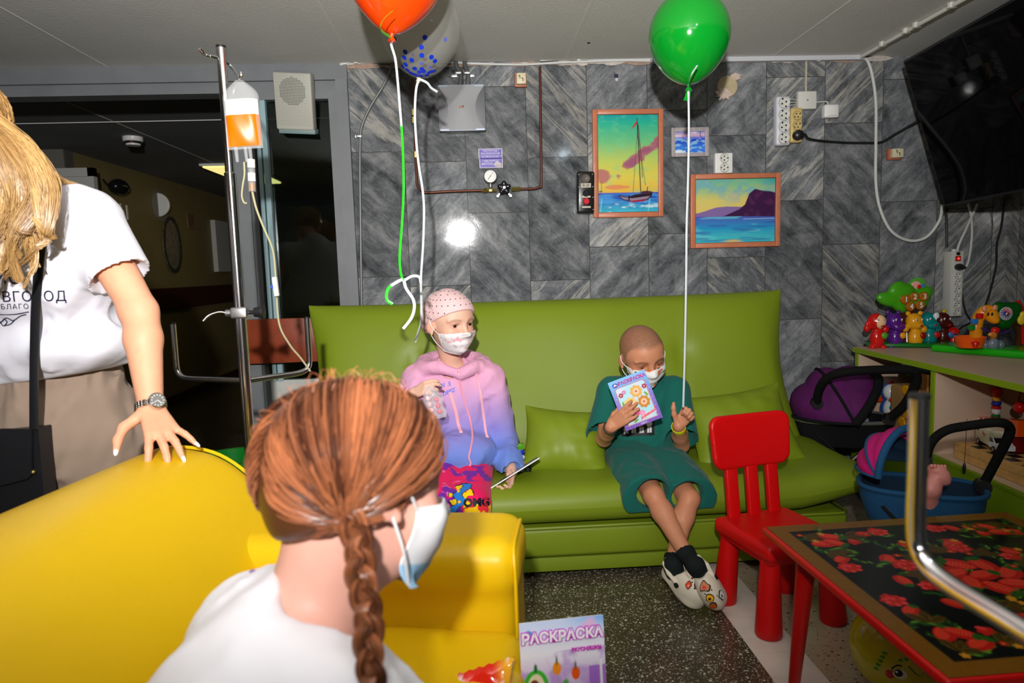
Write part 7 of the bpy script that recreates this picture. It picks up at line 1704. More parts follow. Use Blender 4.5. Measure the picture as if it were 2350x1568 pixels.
# ------------------------------------------------------------------ woman leaning on the yellow sofa
wo = thing('person', 'adult with long blonde hair, white printed tshirt and beige trousers leaning on the yellow sofa', 'person', (-1.1, 1.9, 0.0))
SKW = srgb(232, 166, 132)
WB = lambda px, py, y: at_y(px, py, y)
wsh, wel, wwr = WB(205, 512, 1.76), WB(322, 715, 1.70), WB(346, 934, 1.60)
wnk, wche, wpel = WB(70, 440, 1.84), WB(105, 620, 1.84), WB(110, 930, 1.92)
wsr = WB(-90, 520, 1.90)
hcw = WB(-110, 300, 1.72); wR = hframe((-0.35, -0.75, -0.45), (0.15, -0.45, 1)); wH = 0.235
s = SDF((-1.75, 1.38, 0.55), (-0.50, 2.20, 1.72), 0.005)
hP = head(s, hcw, wR, wH)
s.cone(wpel, wche, 0.13, 0.125, k=0.04, sq=((0, 1, 0), 0.75)); s.cone(wsh, wsr, 0.048, 0.048, k=0.08); s.cone(wche, wnk, 0.09, 0.055, k=0.06); s.cone(wnk, hP(0, -0.12, -0.22), 0.052, 0.052, k=0.03)
m1 = wel + (wwr - wel) * 0.3
s.chain([wsh, wel], [0.052, 0.040], k=0.02); s.chain([wel, m1, wwr], [0.040, 0.042, 0.027], k=0.012); s.ell(wel + V(-0.012, 0, 0), 0.036, k=0.02)
s.chain([wsr, wsr + V(-0.08, 0.02, -0.25), wsr + V(-0.05, -0.08, -0.48)], [0.05, 0.04, 0.027], k=0.02); hand(s, wsr + V(-0.05, -0.08, -0.48), V(0, -0.2, -1), V(-1, 0, 0), V(0, -1, 0), 0.175, [(15, 25, 15)] * 4)
hL = 0.185; hd = _n(WB(378, 1003, 1.530) - wwr)
wt = hand(s, wwr, hd, V(0.50, -0.55, 0.66), V(-1, -0.25, 0.1), hL, [(10, 20, 12), (0, 18, 12), (-4, 16, 12), (-6, 12, 10)], spread=(14, 1, -7, -26), thumb=((0.35, 0.85, -0.35), (0.75, 0.5, -0.35), (0.9, 0.3, -0.3)), k=0.012, thick=0.92)
v, F = s.mesh(1); mb = MB(); mb.raw(v, F.tolist(), None, head_colour(v, hcw, wR, wH, SKW, brow=(srgb(150, 110, 70), 0.6))); mb.build('body', M_SKIN, wo, angle=0, recalc=False)
M_NAIL = mat('white_nail_varnish', srgb(240, 234, 232), 0.15, spec=0.6)
for (p, d, up, r) in wt:
    R = np.stack([np.cross(d, up), d, up], 1); mb = MB(); mb.ell(p + d * r * 0.55 + up * r * 0.45, (r * 0.72, r * 1.5, r * 0.42), R=R, seg=14, rings=8); mb.build('fingernail', M_NAIL, wo)
# lower body
s = SDF((-1.62, 1.62, 0.0), (-0.68, 2.30, 1.10), 0.008)
BEI = np.array(srgb(156, 136, 120))
s.cone(wpel + V(0.02, 0, 0.05), wpel + V(0.03, 0, -0.06), 0.165, 0.195, k=0.03, sq=((0, 1, 0), 0.8))
kL, kR = WB(215, 1330, 1.92), WB(-10, 1330, 1.98)
for (hx, kn) in ((wpel + V(0.10, 0, -0.10), kL), (wpel + V(-0.10, 0, -0.10), kR)):
    s.cone(hx, kn, 0.125, 0.105, k=0.03); s.cone(kn, V(kn[0], kn[1] + 0.02, 0.08), 0.105, 0.085, k=0.03)
s.plane((0, 0, 0.03), (0, 0, -1)); wz = wpel[2] + 0.085
s.cone(wpel + V(-0.2, 0, 0.12), wpel + V(0.22, 0, 0.14), 0.03, mode='s') if False else None
s.field(lambda x, y, z: 0.004 * np.sin(x * 260) * np.exp(-((z - wz) / 0.022) ** 2) * np.ones_like(y), (-1.62, 1.62, wz - 0.06), (-0.68, 2.30, wz + 0.06))
garment('trousers', s, wo, BEI, amp=0.026, sc=12, dirv=(0.5, 0.1, 1), stretch=3.0, off=11, smooth=1)
for x, y in ((kL[0], kL[1]), (kR[0], kR[1])):
    mb = MB(); mb.box((x, y - 0.05, 0.04), (0.10, 0.26, 0.08), bevel=0.03, seg=3); mb.build('shoe', M_WHITE, wo)
# tshirt
s = SDF((-1.70, 1.52, 0.86), (-0.62, 2.20, 1.50), 0.006)
s.cone(wpel + V(0.0, 0, 0.12), wche, 0.185, 0.170, k=0.04, sq=((0, 1, 0), 0.78)); s.ell(wche + V(0.02, -0.06, -0.02), (0.16, 0.11, 0.10), k=0.06); s.cone(wsh + V(-0.03, 0.0, 0.005), wsr + V(0.03, 0, 0), 0.078, 0.078, k=0.09); s.cone(wche, wnk, 0.12, 0.08, k=0.06)
s.ell(WB(170, 790, 1.86), (0.17, 0.15, 0.075), k=0.05)
fold_field(s, 0.015, 11, (0.6, 0.2, 1), 2.6, 5.0); se = wsh + (wel - wsh) * 0.80; d = _n(wel - wsh)
s.cone(wsh, se, 0.076, 0.072, k=0.04); s.cone(se + d * 0.022, se + d * 0.10, 0.10, 0.12, mode='s'); s.cone(se - d * 0.05, se + d * 0.05, 0.056, 0.064, mode='s', k=0.004)
hn = _n(V(0.10, 0, -1)); s.plane(WB(130, 862, 1.86), hn, k=0.01)
s.cone(wnk + V(0.01, -0.03, 0.0), wnk + V(0.0, -0.06, 0.12), 0.068, 0.085, mode='s', k=0.006)
_, wv, wF = garment('tshirt', s, wo, srgb(226, 226, 236), amp=0, smooth=1)
wtr = bvh(wv, wF)
NAVY = srgb(24, 26, 60)
def won(px, py, off=0.003):
    d = _n(ray(px, py)); h = wtr.ray_cast(Vector(CAM_POS), Vector(d)); return np.array(h[0]) - d * off if h[0] is not None else WB(px, py, 1.7)
mb = MB(); vw = ray(70, 680); q = lambda s_, px, py, hgt, **k: stick_text(mb, s_, wtr, won(px, py), _n(V(1, 0, -0.02)), UZ, hgt, vw, off=0.003, col=NAVY, align='RIGHT', **k)
q('СИС', 48, 640, 0.040, space=1.1); q('НОВГОРОД', 153, 681, 0.034, space=1.08); q('ВО БЛАГО', 66, 704, 0.017, space=1.2); mb.build('lettering', M_PRINTM, wo, smooth=False)
mb = MB()
for pts in (((-30, 618), (0, 612), (25, 606)), ((0, 596), (10, 588), (18, 596), (8, 602), (0, 594)), ((2, 606), (14, 598), (28, 600)), ((-10, 722), (30, 722), (66, 716)), ((0, 742), (14, 730), (30, 736), (46, 726), (60, 722)), ((0, 738), (8, 748), (16, 740), (10, 732)), ((10, 748), (24, 744), (34, 734))):
    mb.tube(smooth_path([won(x, y, 0.002) for x, y in pts], 6), 0.0012, 5, col=NAVY)
mb.build('ornament', M_PRINTM, wo)
# watch
wd = _n(wwr - wel); wc = wwr - wd * 0.002
mb = MB(); x, y, _ = frame_from(wd, (0, -1, 0))
for k in range(26):
    a = 2 * PI * k / 26; dd = math.cos(a) * x + math.sin(a) * y
    for z in (-1, 0, 1):
        mb.box(wc + dd * 0.0325 + wd * z * 0.0052, (0.0036, 0.0076, 0.0048), R=np.stack([dd, np.cross(wd, dd), wd], 1), bevel=0.001, seg=1)
wa = mb.build('watch', mat('watch_steel', (0.62, 0.60, 0.58), 0.22, 1.0), wo)
fd = _n(V(0.72, -0.66, 0.2)); fd = _n(fd - fd.dot(wd) * wd); fc = wc + fd * 0.033
mb = MB(); mb.lathe([(0.0185, -0.004), (0.0195, 0.0), (0.0190, 0.006), (0.0165, 0.008), (0.0158, 0.0065)], fc, axis=fd, seg=32); mb.build('case', mat('watch_steel', (0.62, 0.60, 0.58), 0.22, 1.0), wa)
mb = MB(); mb.lathe([(0.0158, 0.0062), (0, 0.0062)], fc, axis=fd, seg=32, col=(0.01, 0.012, 0.012)); cx_, cy_, _ = frame_from(fd, wd)
for k in range(12):
    a = 2 * PI * k / 12; dd = math.cos(a) * cx_ + math.sin(a) * cy_; mb.tube([fc + fd * 0.0068 + dd * 0.011, fc + fd * 0.0068 + dd * 0.0145], 0.0008, 4, col=(0.8, 0.8, 0.8))
for a, l in ((0.6, 0.008), (2.4, 0.011)): mb.tube([fc + fd * 0.007, fc + fd * 0.007 + (math.cos(a) * cx_ + math.sin(a) * cy_) * l], 0.0007, 4, col=(0.8, 0.8, 0.8))
mb.build('dial', M_PRINT, wa, smooth=False)
# blonde hair: cap and long wavy locks
s = SDF(hcw - 0.2, hcw + 0.2, 0.006); o_ = hP(0, -0.07, 0.13); er = np.array((0.365, 0.44, 0.385)) * wH; s.ell(o_, er + 0.014, wR); s.plane(hP(0, 0.0, -0.02), wR @ V(0, 0.62, -0.78), k=0.006)
mb = MB(); s.add_to(mb, col=srgb(120, 84, 44)); wcap = mb.build('hair', M_HAIR, wo, angle=0)
rg = random.Random(14); mb = MB(); B_LO, B_HI = np.array(srgb(124, 84, 42)), np.array(srgb(222, 180, 116))
def lock(path, wid, n, amp=0.010, fr=2.4, thin=0.7):
    P = smooth_path(path, 7); N = len(P); base = rg.random()
    for q in range(n):
        ox, oy, ph, c = rg.gauss(0, 1), rg.gauss(0, 1), rg.uniform(0, 6.28), np.clip(base * 0.55 + rg.random() * 0.6, 0, 1); pts = []; sp = 0
        for i in range(N):
            t = i / (N - 1); w = wid * (0.35 + 1.1 * math.sin(PI * min(1, t * 0.75 + 0.12))) * (1 - thin * t); a = amp * t
            pts.append(P[i] + V(ox * w * 0.5 + a * math.sin(fr * 6.28 * t + ph * 0.25 + base * 6), oy * w * 0.35 + a * math.cos(fr * 6.28 * t + ph * 0.25 + base * 6), 0.4 * a * math.sin(fr * 9 * t + ph)))
        mb.tube(pts, [rg.uniform(0.0004, 0.0009) * (1 - 0.5 * i / (N - 1)) for i in range(N)], 4, caps=False, col=B_LO + (B_HI - B_LO) * c)
for k in range(40):
    t = k / 39; x0 = -120 + 95 * t + rg.uniform(-8, 8); y0 = 215 + 50 * t + rg.uniform(-10, 10)
    x1 = -60 + 182 * t + rg.uniform(-14, 14); x2 = -50 + 150 * t + rg.uniform(-24, 24); ye = rg.uniform(475, 665) - 120 * max(0, t - 0.6)
    dpt = 1.66 - 0.06 * t + rg.uniform(-0.03, 0.03)
    lock([WB(x0, y0, dpt), WB((x0 + x1) / 2 + 14, 335, dpt - 0.02), WB(x1, 430 + rg.uniform(-10, 10), dpt - 0.03), WB(x2 + rg.uniform(-20, 20), 530, dpt - 0.05), WB(x2 - 10, ye, dpt - 0.05)], 0.016, 90, amp=0.012, fr=1.6)
for (x, y) in ((150, 432), (175, 425), (140, 445), (190, 440)): lock([WB(-10, 280, 1.64), WB(60, 352, 1.66), WB(120, 400, 1.72), WB(x, y, 1.78)], 0.014, 26, amp=0.005)
for (ex, ey) in ((70, 630), (45, 660), (80, 610), (20, 640)): lock([WB(20, 420, 1.58), WB(50, 500, 1.57), WB(74 + rg.uniform(-10, 10), 560, 1.57), WB(ex, ey, 1.58)], 0.010, 26, amp=0.010, fr=1.5)
def wsurf(d, off): d = _n(d); return o_ + wR @ (d * (1 / math.sqrt(sum((d[i] / er[i]) ** 2 for i in range(3))) + off))
for k in range(700):
    z = rg.uniform(-0.3, 1.0); a = rg.uniform(0, 6.28); r = math.sqrt(1 - z * z); d0 = V(r * math.cos(a), r * math.sin(a), z)
    if z < 0.55 * d0[1] - 0.1: continue
    d1 = _n(V(0.75 if d0[0] > -0.05 else -0.75, -0.35, -0.75)); c = B_LO + (B_HI - B_LO) * rg.random()
    mb.tube([wsurf(slerp(d0, d1, q / 7), 0.014 + 0.008 * math.sin(q / 7 * PI) * rg.random()) for q in range(8)], rg.uniform(0.0008, 0.0016), 4, caps=False, col=c)
hs_ = mb.build('hair_strands', M_HAIR, wcap); hs_['kind'] = 'stuff'
# shoulder bag
M_BLEATH = mat('black_leather', (0.012, 0.012, 0.014), 0.38, bump=0.08, bscale=260)
t = thing('shoulder_bag', 'black leather shoulder bag hanging in front of beige trousers', 'bag', WB(70, 1190, 1.70))
pts = [won(112, 446, 0.012), won(100, 520, 0.012), won(90, 600, 0.012), won(82, 700, 0.012), won(79, 800, 0.012), WB(78, 900, 1.69), WB(78, 985, 1.69)]
mb = MB(); mb.tube(smooth_path(pts, 6), 0.0115, 8, flat=0.2, up=(0, -1, 0)); mb.build('strap', M_BLEATH, t)
a, b, c_, d_ = WB(-60, 1000, 1.70), WB(88, 985, 1.70), WB(122, 1180, 1.70), WB(-40, 1215, 1.70)
mb = MB(); mb.prism([(0, 0), (1, 0), (1, 1), (0, 1)], a, b - a, d_ - a, (0, 0.05, 0)); mb.build('body', M_BLEATH, t, smooth=False)
f0 = [(WB(-62, 1005, 1.688) - a), ] and None
mb = MB(); q = [WB(-62, 1000, 1.69), WB(0, 985, 1.68), WB(72, 985, 1.688), WB(72, 1090, 1.688), WB(62, 1100, 1.688), WB(5, 1115, 1.688), WB(-60, 1120, 1.688)]
n = len(q); mb.raw(q + [p + V(0, 0.008, 0) for p in q], [tuple(range(n)), tuple(range(2 * n - 1, n - 1, -1))] + [(i, i + n, (i + 1) % n + n, (i + 1) % n) for i in range(n)]); mb.build('flap', M_BLEATH, t, smooth=False)
mb = MB(); mb.ell(WB(76, 1084, 1.690), 0.006, seg=14, rings=8); mb.build('stud', M_BRASS, t)
# ------------------------------------------------------------------ shelf unit, toys and doll prams on the right
M_TOY = mat('toy_plastic', attr=True, rough=0.2, spec=0.5)
M_LIME = mat('lime_edge', srgb(140, 170, 24), 0.45); M_BOARD = mat('beige_board', srgb(206, 180, 156), 0.45, noise=0.04, nscale=9)
def toyb(name, parent, items, h=0.003, m=None, smooth=1, pad=0.02):
    """one blended piece; items = (centre, radii, colour, blend[, R]); colour of the nearest item"""
    lo = np.min([np.asarray(i[0]) - np.max(i[1]) for i in items], 0) - pad; hi = np.max([np.asarray(i[0]) + np.max(i[1]) for i in items], 0) + pad
    s = SDF(lo, hi, h)
    for it in items: s.ell(it[0], it[1], it[4] if len(it) > 4 else None, k=it[3])
    v, F = s.mesh(smooth); D = []
    for it in items:
        q = v - np.asarray(it[0]); q = q @ it[4] if len(it) > 4 else q; r = np.asarray(it[1], float) * np.ones(3); D.append((np.linalg.norm(q / r, axis=1) - 1) * r.min())
    col = np.array([it[2] for it in items])[np.argmin(np.array(D), 0)]
    mb = MB(); mb.raw(v, F.tolist(), None, col); return mb.build(name, m or M_TOY, parent, angle=0, recalc=False)
k0 = at_y(1960, 797, 3.21); KZ = k0[2]; k1 = at_z(2350, 884, KZ)
kd = _n(V(k1[0] - k0[0], k1[1] - k0[1], 0)); kn = V(kd[1], -kd[0], 0); kn = kn if kn[0] > 0 else -kn      # along the front, and back into the unit
KD, KL = 0.50, 1.45
def K(a, b, z): return V(k0[0], k0[1], 0) + kd * a + kn * b + V(0, 0, z)
KR = np.stack([kd, kn, V(0, 0, 1)], 1)
def kbox(mb, a0, a1, b0, b1, z0, z1, **k): return mb.box(K((a0 + a1) / 2, (b0 + b1) / 2, (z0 + z1) / 2), (a1 - a0, b1 - b0, z1 - z0), R=KR if np.linalg.det(KR) > 0 else np.stack([kd, kn, -V(0, 0, 1)], 1), **k)
cab = thing('shelf_unit', 'low beige shelf unit with lime green edges holding toys along the right wall', 'shelf', K(KL / 2, KD / 2, 0))
T_ = 0.022; adiv = (lambda p: float((p - V(k0[0], k0[1], 0)).dot(kd)))(at_z(2160, 850, KZ - 0.025)); zs = at_y(2150, 1040, K(adiv, 0, 0)[1])[2]
mb = MB(); kbox(mb, -0.012, KL, 0, KD, KZ - T_, KZ, mi=0); kbox(mb, -0.012, KL, -0.002, 0.002, KZ - T_ - 0.002, KZ - 0.0005, mi=1); mb.build('top', [M_BOARD, M_LIME], cab, smooth=False)
for (a, nm) in ((0.012, 'side_panel'), (adiv, 'divider'), (KL - 0.012, 'side_panel')):
    mb = MB(); kbox(mb, a - 0.011, a + 0.011, 0.012, KD - 0.01, 0.03, KZ - T_ - 0.001, mi=0); kbox(mb, a - 0.0115, a + 0.0115, 0.006, 0.012, 0.03, KZ - T_ - 0.001, mi=1); mb.build(nm, [M_BOARD, M_LIME], cab, smooth=False)
mb = MB(); kbox(mb, 0.0, KL, KD - 0.01, KD, 0.03, KZ - T_); mb.build('back_panel', M_BOARD, cab, smooth=False)
mb = MB(); kbox(mb, 0.0, KL, 0.013, KD - 0.02, zs - 0.02, zs); mb.build('shelf', M_BOARD, cab, smooth=False)
for a0, a1 in ((0.005, adiv - 0.003), (adiv + 0.003, KL)):
    mb = MB(); kbox(mb, a0, a1, -0.006, 0.008, 0.05, zs - 0.008, bevel=0.002); kbox(mb, a0, a1, -0.008, 0.010, zs - 0.010, zs + 0.004, bevel=0.001); mb.build('door', mat('lime_front', srgb(118, 148, 22), 0.4), cab, smooth=False)
mb = MB(); kbox(mb, 0, KL, 0.03, KD, 0.0, 0.05); mb.build('plinth', M_LIME, cab, smooth=False)
def T(px, py, b, z=None):
    """point seen at a pixel, b metres back from the unit's front plane"""
    d = ray(px, py); o = K(0, b, 0); t = (o - CAM_POS).dot(kn) / d.dot(kn); return CAM_POS + d * t
def onTop(px, py): return at_z(px, py, KZ)
GRN_, DGR = srgb(40, 150, 30), srgb(20, 110, 36); RED_, PUR, YLW, TEAL_, BRN_ = srgb(206, 26, 20), srgb(84, 30, 130), srgb(230, 160, 24), srgb(10, 130, 130), srgb(74, 22, 18)
# musical toy with five animals under a tree
b0, b1 = onTop(1990, 798), onTop(2205, 800); bc = (b0 + b1) / 2; bl = np.linalg.norm(b1 - b0); bx = _n(b1 - b0); by = V(-bx[1], bx[0], 0); s_ = bl / 215
t = thing('animal_keyboard_toy', 'green toy with five little animals under a palm tree on the shelf unit', 'toy', bc + by * 0.06)
mb = MB(); bR2 = np.stack([bx, by, V(0, 0, 1)], 1); mb.box(bc + by * 0.058 + V(0, 0, 0.012), (bl, 0.125, 0.022), R=bR2, bevel=0.01, seg=3, col=DGR); mb.build('base', M_TOY, t)
def A(px, py, dy=0.05): return at_y(px, py, (bc + by * dy)[1])
PX_ = (bc + by * .05)[1] / F_PX
def animal(px, py, c, face, patch, extra, dy):
    p = lambda dx, dz: A(px + dx, py + dz, dy); r = lambda x: x * PX_
    I = [(p(3, 24), (r(17), r(15), r(25)), c, 0.01), (p(0, -14), (r(19), r(17), r(20)), c, 0.01), (p(-20, 2), (r(8), r(7), r(9)), c, 0.008), (p(22, 4), (r(8), r(7), r(9)), c, 0.008), (p(-8, 44), (r(9), r(10), r(6)), c, 0.005), (p(16, 44), (r(9), r(10), r(6)), c, 0.005)]
    I += [(p(x, z) + V(0, -r(d), 0), (r(a), r(b_), r(cc)), col, 0.003) for (x, z, d, a, b_, cc, col) in extra]
    o = toyb('animal', t, I, h=0.0026)
    for q in (-5, 8): mb = MB(); mb.ell(p(q, -19) + V(0, -r(17), 0), (r(2.6), r(1.2), r(3)), seg=10, rings=6, col=(0.75, 0.75, 0.75)); mb.ell(p(q + .6, -18.5) + V(0, -r(18.6), 0), (r(1.4), r(1), r(1.6)), seg=8, rings=5, col=(0.01, 0.01, 0.01)); mb.build('eye', M_TOY, o)
    mb = MB(); mb.ell(p(6, -5) + V(0, -r(17), 0), (r(5), r(3), r(2.5)), seg=10, rings=6, col=srgb(190, 20, 30)); mb.build('mouth', M_TOY, o)
    mb = MB(); mb.ell(p(12, 17) + V(0, -r(14), 0), (r(8), r(4), r(8)), seg=12, rings=6, col=patch); mb.build('patch', M_TOY, o)
S_ = srgb(236, 196, 150)
animal(2010, 752, RED_, 0, srgb(90, 160, 40), [(4, -14, 8, 15, 12, 16, S_), (-18, -8, 0, 7, 5, 8, RED_)], 0.045)
animal(2052, 752, PUR, 0, YLW, [(6, -2, 8, 17, 12, 10, PUR), (-14, -34, 0, 5, 4, 7, PUR), (10, -34, 0, 5, 4, 7, PUR)], 0.055)
animal(2098, 752, YLW, 0, srgb(150, 20, 20), [(4, -6, 10, 12, 8, 8, YLW), (-14, -32, 0, 6, 5, 6, YLW), (14, -33, 0, 6, 5, 6, YLW)], 0.03)
animal(2130, 750, TEAL_, 0, srgb(200, 30, 30), [(6, -4, 8, 16, 11, 10, TEAL_), (10, -26, 14, 7, 5, 8, (0.8, 0.8, 0.8))], 0.055)
animal(2162, 750, BRN_, 0, srgb(40, 120, 190), [(6, -6, 8, 15, 10, 9, BRN_), (4, -36, 2, 6, 5, 4, srgb(210, 180, 30))], 0.07)
mb = MB(); q = A(2187, 792, 0.05); mb.lathe([(0.022, 0), (0.018, 0.035), (0.008, 0.04), (0.008, 0.055), (0.026, 0.058), (0.026, 0.072), (0.014, 0.084), (0, 0.086)], q, seg=20, col=RED_); mb.build('mushroom_knob', M_TOY, t)
mb = MB(); mb.tube([A(2082, 795, .09), A(2080, 740, .10), A(2083, 700, .10)], [0.045, 0.032, 0.036], 14, col=srgb(80, 30, 22)); mb.build('trunk', M_TOY, t)
r = lambda x: x * PX_
L_ = [((2042, 688), (34, 12, 17), 14), ((2068, 672), (34, 14, 22), -10), ((2098, 690), (36, 14, 20), 8), ((2118, 676), (26, 12, 17), -30), ((2064, 702), (22, 12, 14), 40), ((2058, 660), (20, 10, 13), -30)]
cr = toyb('crown', t, [(A(x, y, .085), np.array(rr) * PX_, srgb(70, 160, 24), 0.012, rotm((0, 1, 0), a)) for (x, y), rr, a in L_], h=0.003)
for n_, (x, y) in zip('12345', ((2068, 687), (2088, 681), (2110, 680), (2080, 703), (2102, 700))):
    c = A(x, y, .085) + V(0, -r(16), 0); mb = MB(); mb.lathe([(r(11), 0.008), (r(11), -0.002), (r(9), -0.006), (0, -0.007)], c, axis=(0, 1, 0), seg=18, col=srgb(170, 100, 24)); bt_ = mb.build('button', M_TOY, cr); mb = MB(); put_text(mb, n_, c + V(0, -0.0085, 0), UX, UZ, r(17), col=(0.85, 0.85, 0.85), bold=0.0006); mb.build('number', M_TOY, bt_, smooth=False)
c = A(2105, 658, .09); mb = MB(); mb.lathe([(r(22), 0.006), (r(22), -0.004), (r(19), -0.006), (0, -0.006)], c, axis=(0, 1, 0), seg=24, col=srgb(90, 170, 60)); d_ = mb.build('dial', M_TOY, t)
mb = MB(); mb.ell(c + V(-r(5), -0.007, r(4)), (r(12), 0.003, r(9)), col=srgb(236, 170, 160)); mb.build('sticker', M_TOY, d_); mb = MB(); mb.ell(c + V(r(12), -0.007, -r(2)), (r(7), 0.003, r(8)), col=srgb(60, 130, 200)); mb.build('sticker', M_TOY, d_); mb = MB(); mb.ell(c + V(r(1), -0.011, 0), (r(5), 0.006, r(5)), col=RED_); mb.build('knob', M_TOY, d_)
# giraffe toy
g0, g1 = onTop(2192, 808), onTop(2440, 828); gc = (g0 + g1) / 2; gY = gc[1] + 0.05
t = thing('giraffe_toy', 'bright green based toy with a giraffe arching over a bowl on the shelf unit', 'toy', gc + V(0, 0.05, 0))
G = lambda px, py, dy=0.0: at_y(px, py, gY + dy); gp = gY / F_PX
mb = MB(); R3 = np.stack([_n(g1 - g0), np.cross((0, 0, 1), _n(g1 - g0)), V(0, 0, 1)], 1); mb.box(gc + V(0, 0.09, 0.016), (np.linalg.norm(g1 - g0), 0.20, 0.032), R=R3, bevel=0.014, seg=4, col=srgb(30, 180, 20)); mb.build('base', M_TOY, t)
mb = MB(); q = G(2226, 797); mb.lathe([(26 * gp, 0), (34 * gp, 26 * gp), (30 * gp, 26 * gp), (20 * gp, 6 * gp), (0, 5 * gp)], q, seg=28, col=srgb(236, 90, 14)); mb.build('bowl', M_TOY, t)
nk = smooth_path([G(2240, 790, .03), G(2240, 755, .03), G(2246, 728, .03), G(2262, 712, .02), G(2278, 714, .01)], 4)
OR_ = srgb(236, 150, 20)
toyb('giraffe', t, [(p, np.array((12, 11, 12)) * gp * (1.15 - 0.02 * i), OR_, 0.01) for i, p in enumerate(nk)] + [(G(2277, 726, -.01), np.array((15, 14, 16)) * gp, OR_, 0.01), (G(2284, 736, -.02), np.array((9, 9, 8)) * gp, OR_, 0.01), (G(2260, 709, -.01), np.array((6, 4, 8)) * gp, srgb(226, 150, 110), 0.003), (G(2284, 706, -.01), np.array((6, 4, 7)) * gp, srgb(226, 150, 110), 0.003)], h=0.003)
for (x, y, c) in ((2248, 725, RED_), (2236, 738, srgb(40, 120, 200)), (2229, 752, srgb(20, 130, 50))): mb = MB(); mb.box(G(x, y, -.015), (14 * gp, 0.02, 12 * gp), bevel=0.004, col=c); mb.build('shape_button', M_TOY, t)
for x in (2268, 2277): mb = MB(); mb.ell(G(x, 721, -.045), (2.6 * gp, 2 * gp, 4 * gp), col=(0.01, 0.01, 0.01)); mb.build('eye', M_TOY, t)
toyb('tree', t, [(G(2310, 722, .04), np.array((32, 14, 30)) * gp, srgb(14, 90, 20), 0.01), (G(2292, 706, .04), np.array((16, 12, 14)) * gp, srgb(14, 90, 20), 0.01), (G(2328, 710, .04), np.array((18, 12, 18)) * gp, srgb(14, 90, 20), 0.01), (G(2306, 742, .04), np.array((18, 12, 14)) * gp, srgb(14, 90, 20), 0.01)], h=0.003)
c = G(2308, 720, .012); mb = MB(); mb.lathe([(16 * gp, 0), (16 * gp, -0.003), (0, -0.003)], c, axis=(0, 1, 0), seg=40, col=(0.75, 0.75, 0.8)); fan = mb.build('spinner', M_TOY, t)
mb = MB()
for k in range(18):
    a = 2 * PI * k / 18; cc = [srgb(190, 20, 50), srgb(50, 40, 140), srgb(70, 60, 70)][k // 6]; P = [c + V(0, -0.0045, 0) + V(math.cos(a + q * .5), 0, math.sin(a + q * .5)) * 15.5 * gp * (0.2 + 0.8 * q) for q in (0, .33, .66, 1)]; mb.tube(P, 0.0016, 4, col=cc)
o = mb.build('spinner_print', M_TOY, fan); o['kind'] = 'stuff'
mb = MB(); mb.tube(smooth_path([G(2352, 800, .05), G(2345, 760, .05), G(2334, 738, .05), G(2322, 735, .05)], 4), [26 * gp, 20 * gp, 18 * gp] + [14 * gp] * 10, 12, col=srgb(80, 44, 24)); mb.build('trunk', M_TOY, t)
mb = MB(); mb.tube(smooth_path([G(2335, 690, .06), G(2345, 710, .05), G(2348, 740, .03), G(2349, 790, .02)], 5), 5 * gp, 8, col=RED_); mb.build('slide_rail', M_TOY, t)
toyb('rocks', t, [(G(2262, 792, -.01), np.array((10, 9, 12)) * gp, srgb(110, 120, 132), 0.003), (G(2280, 790, -.02), np.array((13, 10, 16)) * gp, srgb(120, 130, 142), 0.003), (G(2296, 792, -.01), np.array((9, 9, 12)) * gp, srgb(110, 120, 132), 0.003)], h=0.003)
toyb('monkey', t, [(G(2279, 770, -.02), np.array((9, 8, 9)) * gp, srgb(206, 120, 30), 0.004), (G(2284, 759, -.02), np.array((10, 8, 9)) * gp, RED_, 0.004), (G(2273, 768, -.04), np.array((6, 5, 5)) * gp, srgb(220, 150, 70), 0.003)], h=0.0026)
mb = MB(); mb.tube(smooth_path([G(2252, 753), G(2268, 760), G(2290, 766), G(2316, 760)], 5), 2.2 * gp, 8, col=srgb(70, 40, 130)); mb.build('rail', M_TOY, t)
mb = MB(); q = G(2238, 797, -.055); mb.lathe([(5 * gp, 0), (5 * gp, 6 * gp), (9 * gp, 7 * gp), (8 * gp, 12 * gp), (0, 15 * gp)], q, seg=16, col=RED_); mb.build('mushroom', M_TOY, t)
toyb('flower', t, [(G(2344, 735, -.02), np.array((10, 6, 12)) * gp, srgb(230, 196, 40), 0.004), (G(2348, 722, -.02), np.array((8, 6, 8)) * gp, srgb(230, 196, 40), 0.004)], h=0.003)
# contents of the far bay
bp = 2.95 / F_PX
WHT, BLU, ORA = (0.75, 0.77, 0.8), srgb(30, 90, 180), srgb(226, 70, 20)
q = T(2040, 955, 0.14); t = thing('penguin_toy', 'blue and white penguin toy with orange wings in the shelf unit', 'toy', V(q[0], q[1], zs))
P_ = lambda px, py, b=0.14: T(px, py, b)
toyb('body', t, [(P_(2040, 900), np.array((20, 18, 24)) * bp, BLU, 0.006), (P_(2044, 900, .125), np.array((18, 17, 20)) * bp, WHT, 0.004), (P_(2042, 938), np.array((24, 20, 30)) * bp, BLU, 0.008), (P_(2046, 938, .125), np.array((20, 18, 26)) * bp, WHT, 0.004), (P_(2012, 916, .10), np.array((24, 9, 9)) * bp, ORA, 0.004, rotm((0, 1, 0), 12)), (P_(2048, 918, .10), np.array((9, 8, 6)) * bp, ORA, 0.003), (P_(2024, 955), np.array((14, 12, 11)) * bp, ORA, 0.004), (P_(2046, 878), np.array((6, 5, 5)) * bp, RED_, 0.003)], h=0.003)
for (x, y, c) in ((2046, 935, srgb(30, 150, 150)), (2040, 950, YLW), (2050, 945, RED_)): mb = MB(); mb.ell(P_(x, y, .09), (5 * bp, 4 * bp, 5 * bp), col=c); mb.build('button', M_TOY, t)
M_PLY = mat('plywood', srgb(176, 136, 84), 0.5, noise=0.10, nscale=20)
q0, q1 = T(2048, 985, 0.06), T(2150, 1005, 0.05)
